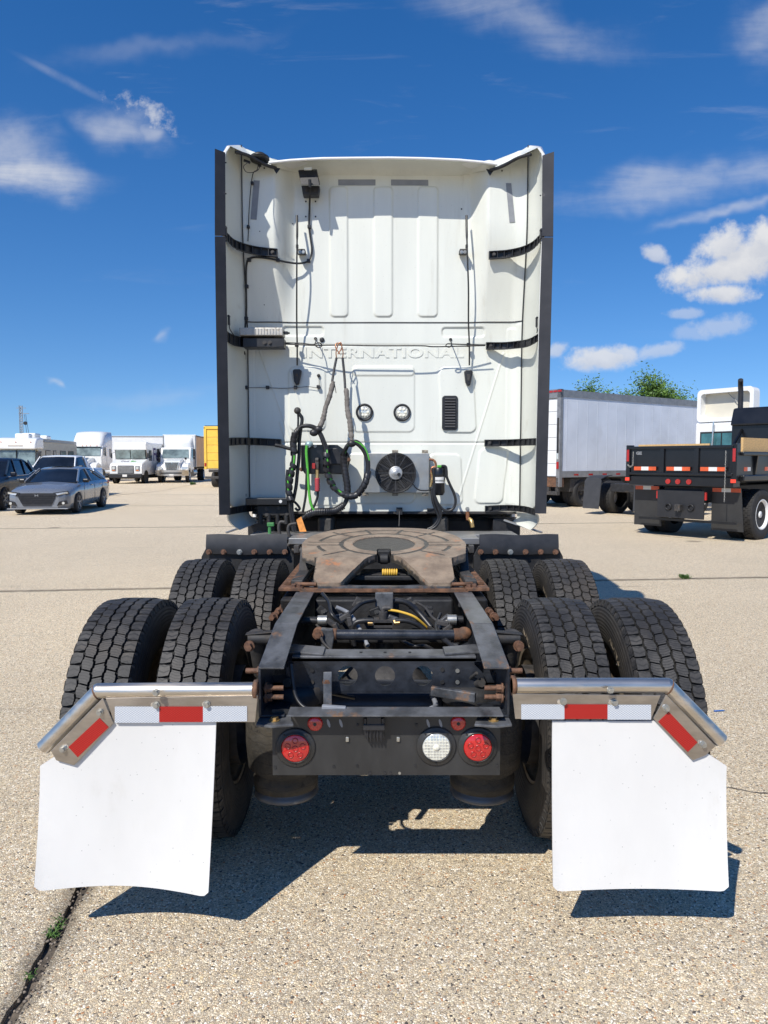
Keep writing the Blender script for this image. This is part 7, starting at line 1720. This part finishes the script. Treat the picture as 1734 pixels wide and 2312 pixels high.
    mb = MB(); mb.prism([(-1.18, L_ - .1, 2.55), (-1.18, L_ + .06, 3.02), (1.18, L_ + .06, 3.02), (1.18, L_ - .1, 2.55)], (0, .9, 0)); part('cab_guard', mb, BLKP, bh, .05)
    for x in (-.9, .9): mb = MB(); mb.beam((x, L_ - .55, 1.95), (x, L_ + .02, 2.45), .05, .05); part('guard_brace', mb, BLKP, bh)
    mb = MB(); mb.tube([(-1.12, L_ + .35, 1.2), (-1.12, L_ + .35, 3.2), (-1.12, L_ + .32, 3.6), (-1.07, L_ + .2, 3.76)], .065, 14); part('exhaust_stack', mb, BLK, r)
    mb = MB(); mb.side([(L_ + .5, 1.1), (L_ + .5, 2.7), (L_ + 1.7, 2.7), (L_ + 2.1, 1.9), (L_ + 3.6, 1.6), (L_ + 3.7, .8), (L_ + .5, .8)], -1.0, 1.0); part('cab', mb, BLKP, r, .08)
    # lumber lying in the bed and on the side rails
    W_ = []
    for (x0, x1, y0, y1, z) in ((-1.02, -.9, .2, 3.8, 1.94),):
        mb = MB(); mb.bb(x0, x1, y0, y1, z, z + .05); W_.append(mb)
    R_ = Matrix.Translation(c0) @ Matrix.Rotation(rz, 4, 'Z')
    mb = MB(); mb.bb(1.14, 1.19, .3, 4.1, z1 - .14, z1 + .14); mb.v = [tuple(R_ @ Vector(v)) for v in mb.v]; solo('lumber_board', mb, WOOD, 'wide yellow lumber board standing on the right bed side of the dump truck', 'lumber', 'boards in the dump bed')
    mb = MB(); mb.bb(-1.0, .6, .10, .14, z1 - .02, z1 + .03); mb.v = [tuple(R_ @ Vector(v)) for v in mb.v]; solo('lumber_board', mb, WOOD, 'thin wood board lying along the top of the black tailgate', 'lumber', 'boards in the dump bed')
dump()
# ---- tree behind the trailer
def tree(label, x, y, ht, rad, nl, seed):
    rg = random.Random(seed); r = thing('leafy_tree', label, 'tree', (x, y, 0), group='trees behind the silver trailer'); mb = MB(); tips = []
    mb.cyl((0, 0, 0), (.1, 0, ht * .35), .16 * rad / 3, .11 * rad / 3, 10)
    nb = 11
    for i in range(nb):
        a = 2.4 * i + rg.uniform(-.3, .3); el = rg.uniform(.5, 1.25); l = rg.uniform(.75, 1.08)
        b = Vector((.1, 0, ht * (.25 + .12 * rg.random()))); tx = math.cos(a) * math.cos(el) * rad * 1.25 * l; ty = math.sin(a) * math.cos(el) * rad * l; tz = min(ht * .97, b.z + (ht - b.z) * (math.sin(el) * l))
        t = Vector((tx, ty, tz)); m_ = b.lerp(t, .5) + Vector((0, 0, .3)); mb.tube([b, m_, t], lambda q: .09 * (1 - q) + .015, 6, 4)
        P = smoothpath([b, m_, t], 8); tips += P[6:]
        for k_ in range(3): s_ = P[rg.randrange(8, len(P))]; e = s_ + Vector((rg.uniform(-1, 1), rg.uniform(-1, 1), rg.uniform(.1, 1.0))) * rad * .28; mb.tube([s_, e], .015, 4, 0); tips += [s_.lerp(e, q / 4) for q in range(5)]
    part('trunk', mb, BARK, r)
    vs = np.zeros((nl * 4, 3)); 
    for i in range(nl):
        c = tips[rg.randrange(len(tips))]; sp = .42
        c = c + Vector((rg.gauss(0, sp), rg.gauss(0, sp), rg.gauss(0, sp * .85))); s_ = rg.uniform(.05, .11)
        a = Vector((rg.gauss(0, 1), rg.gauss(0, 1), rg.gauss(0, .6))).normalized(); b = a.cross(Vector((rg.gauss(0, 1), rg.gauss(0, 1), rg.gauss(0, 1)))).normalized()
        for q, v in enumerate((c - a * s_, c + b * s_ * .45, c + a * s_, c - b * s_ * .45)): vs[i * 4 + q] = v
    m2 = MB(); m2.v = [tuple(v) for v in vs]; m2.f = [(4 * i, 4 * i + 1, 4 * i + 2, 4 * i + 3) for i in range(nl)]; m2.sm = [False] * nl
    o = link('crown', m2.mesh('crown', LEAF), r)
tree('broad bright green tree crown rising above the silver trailer roof', 15.6, 46, 5.8, 3.9, 70000, 4)
tree('small separate tree top between the trailer and the white roof fairing', 20.3, 48, 5.6, 1.2, 4000, 9)
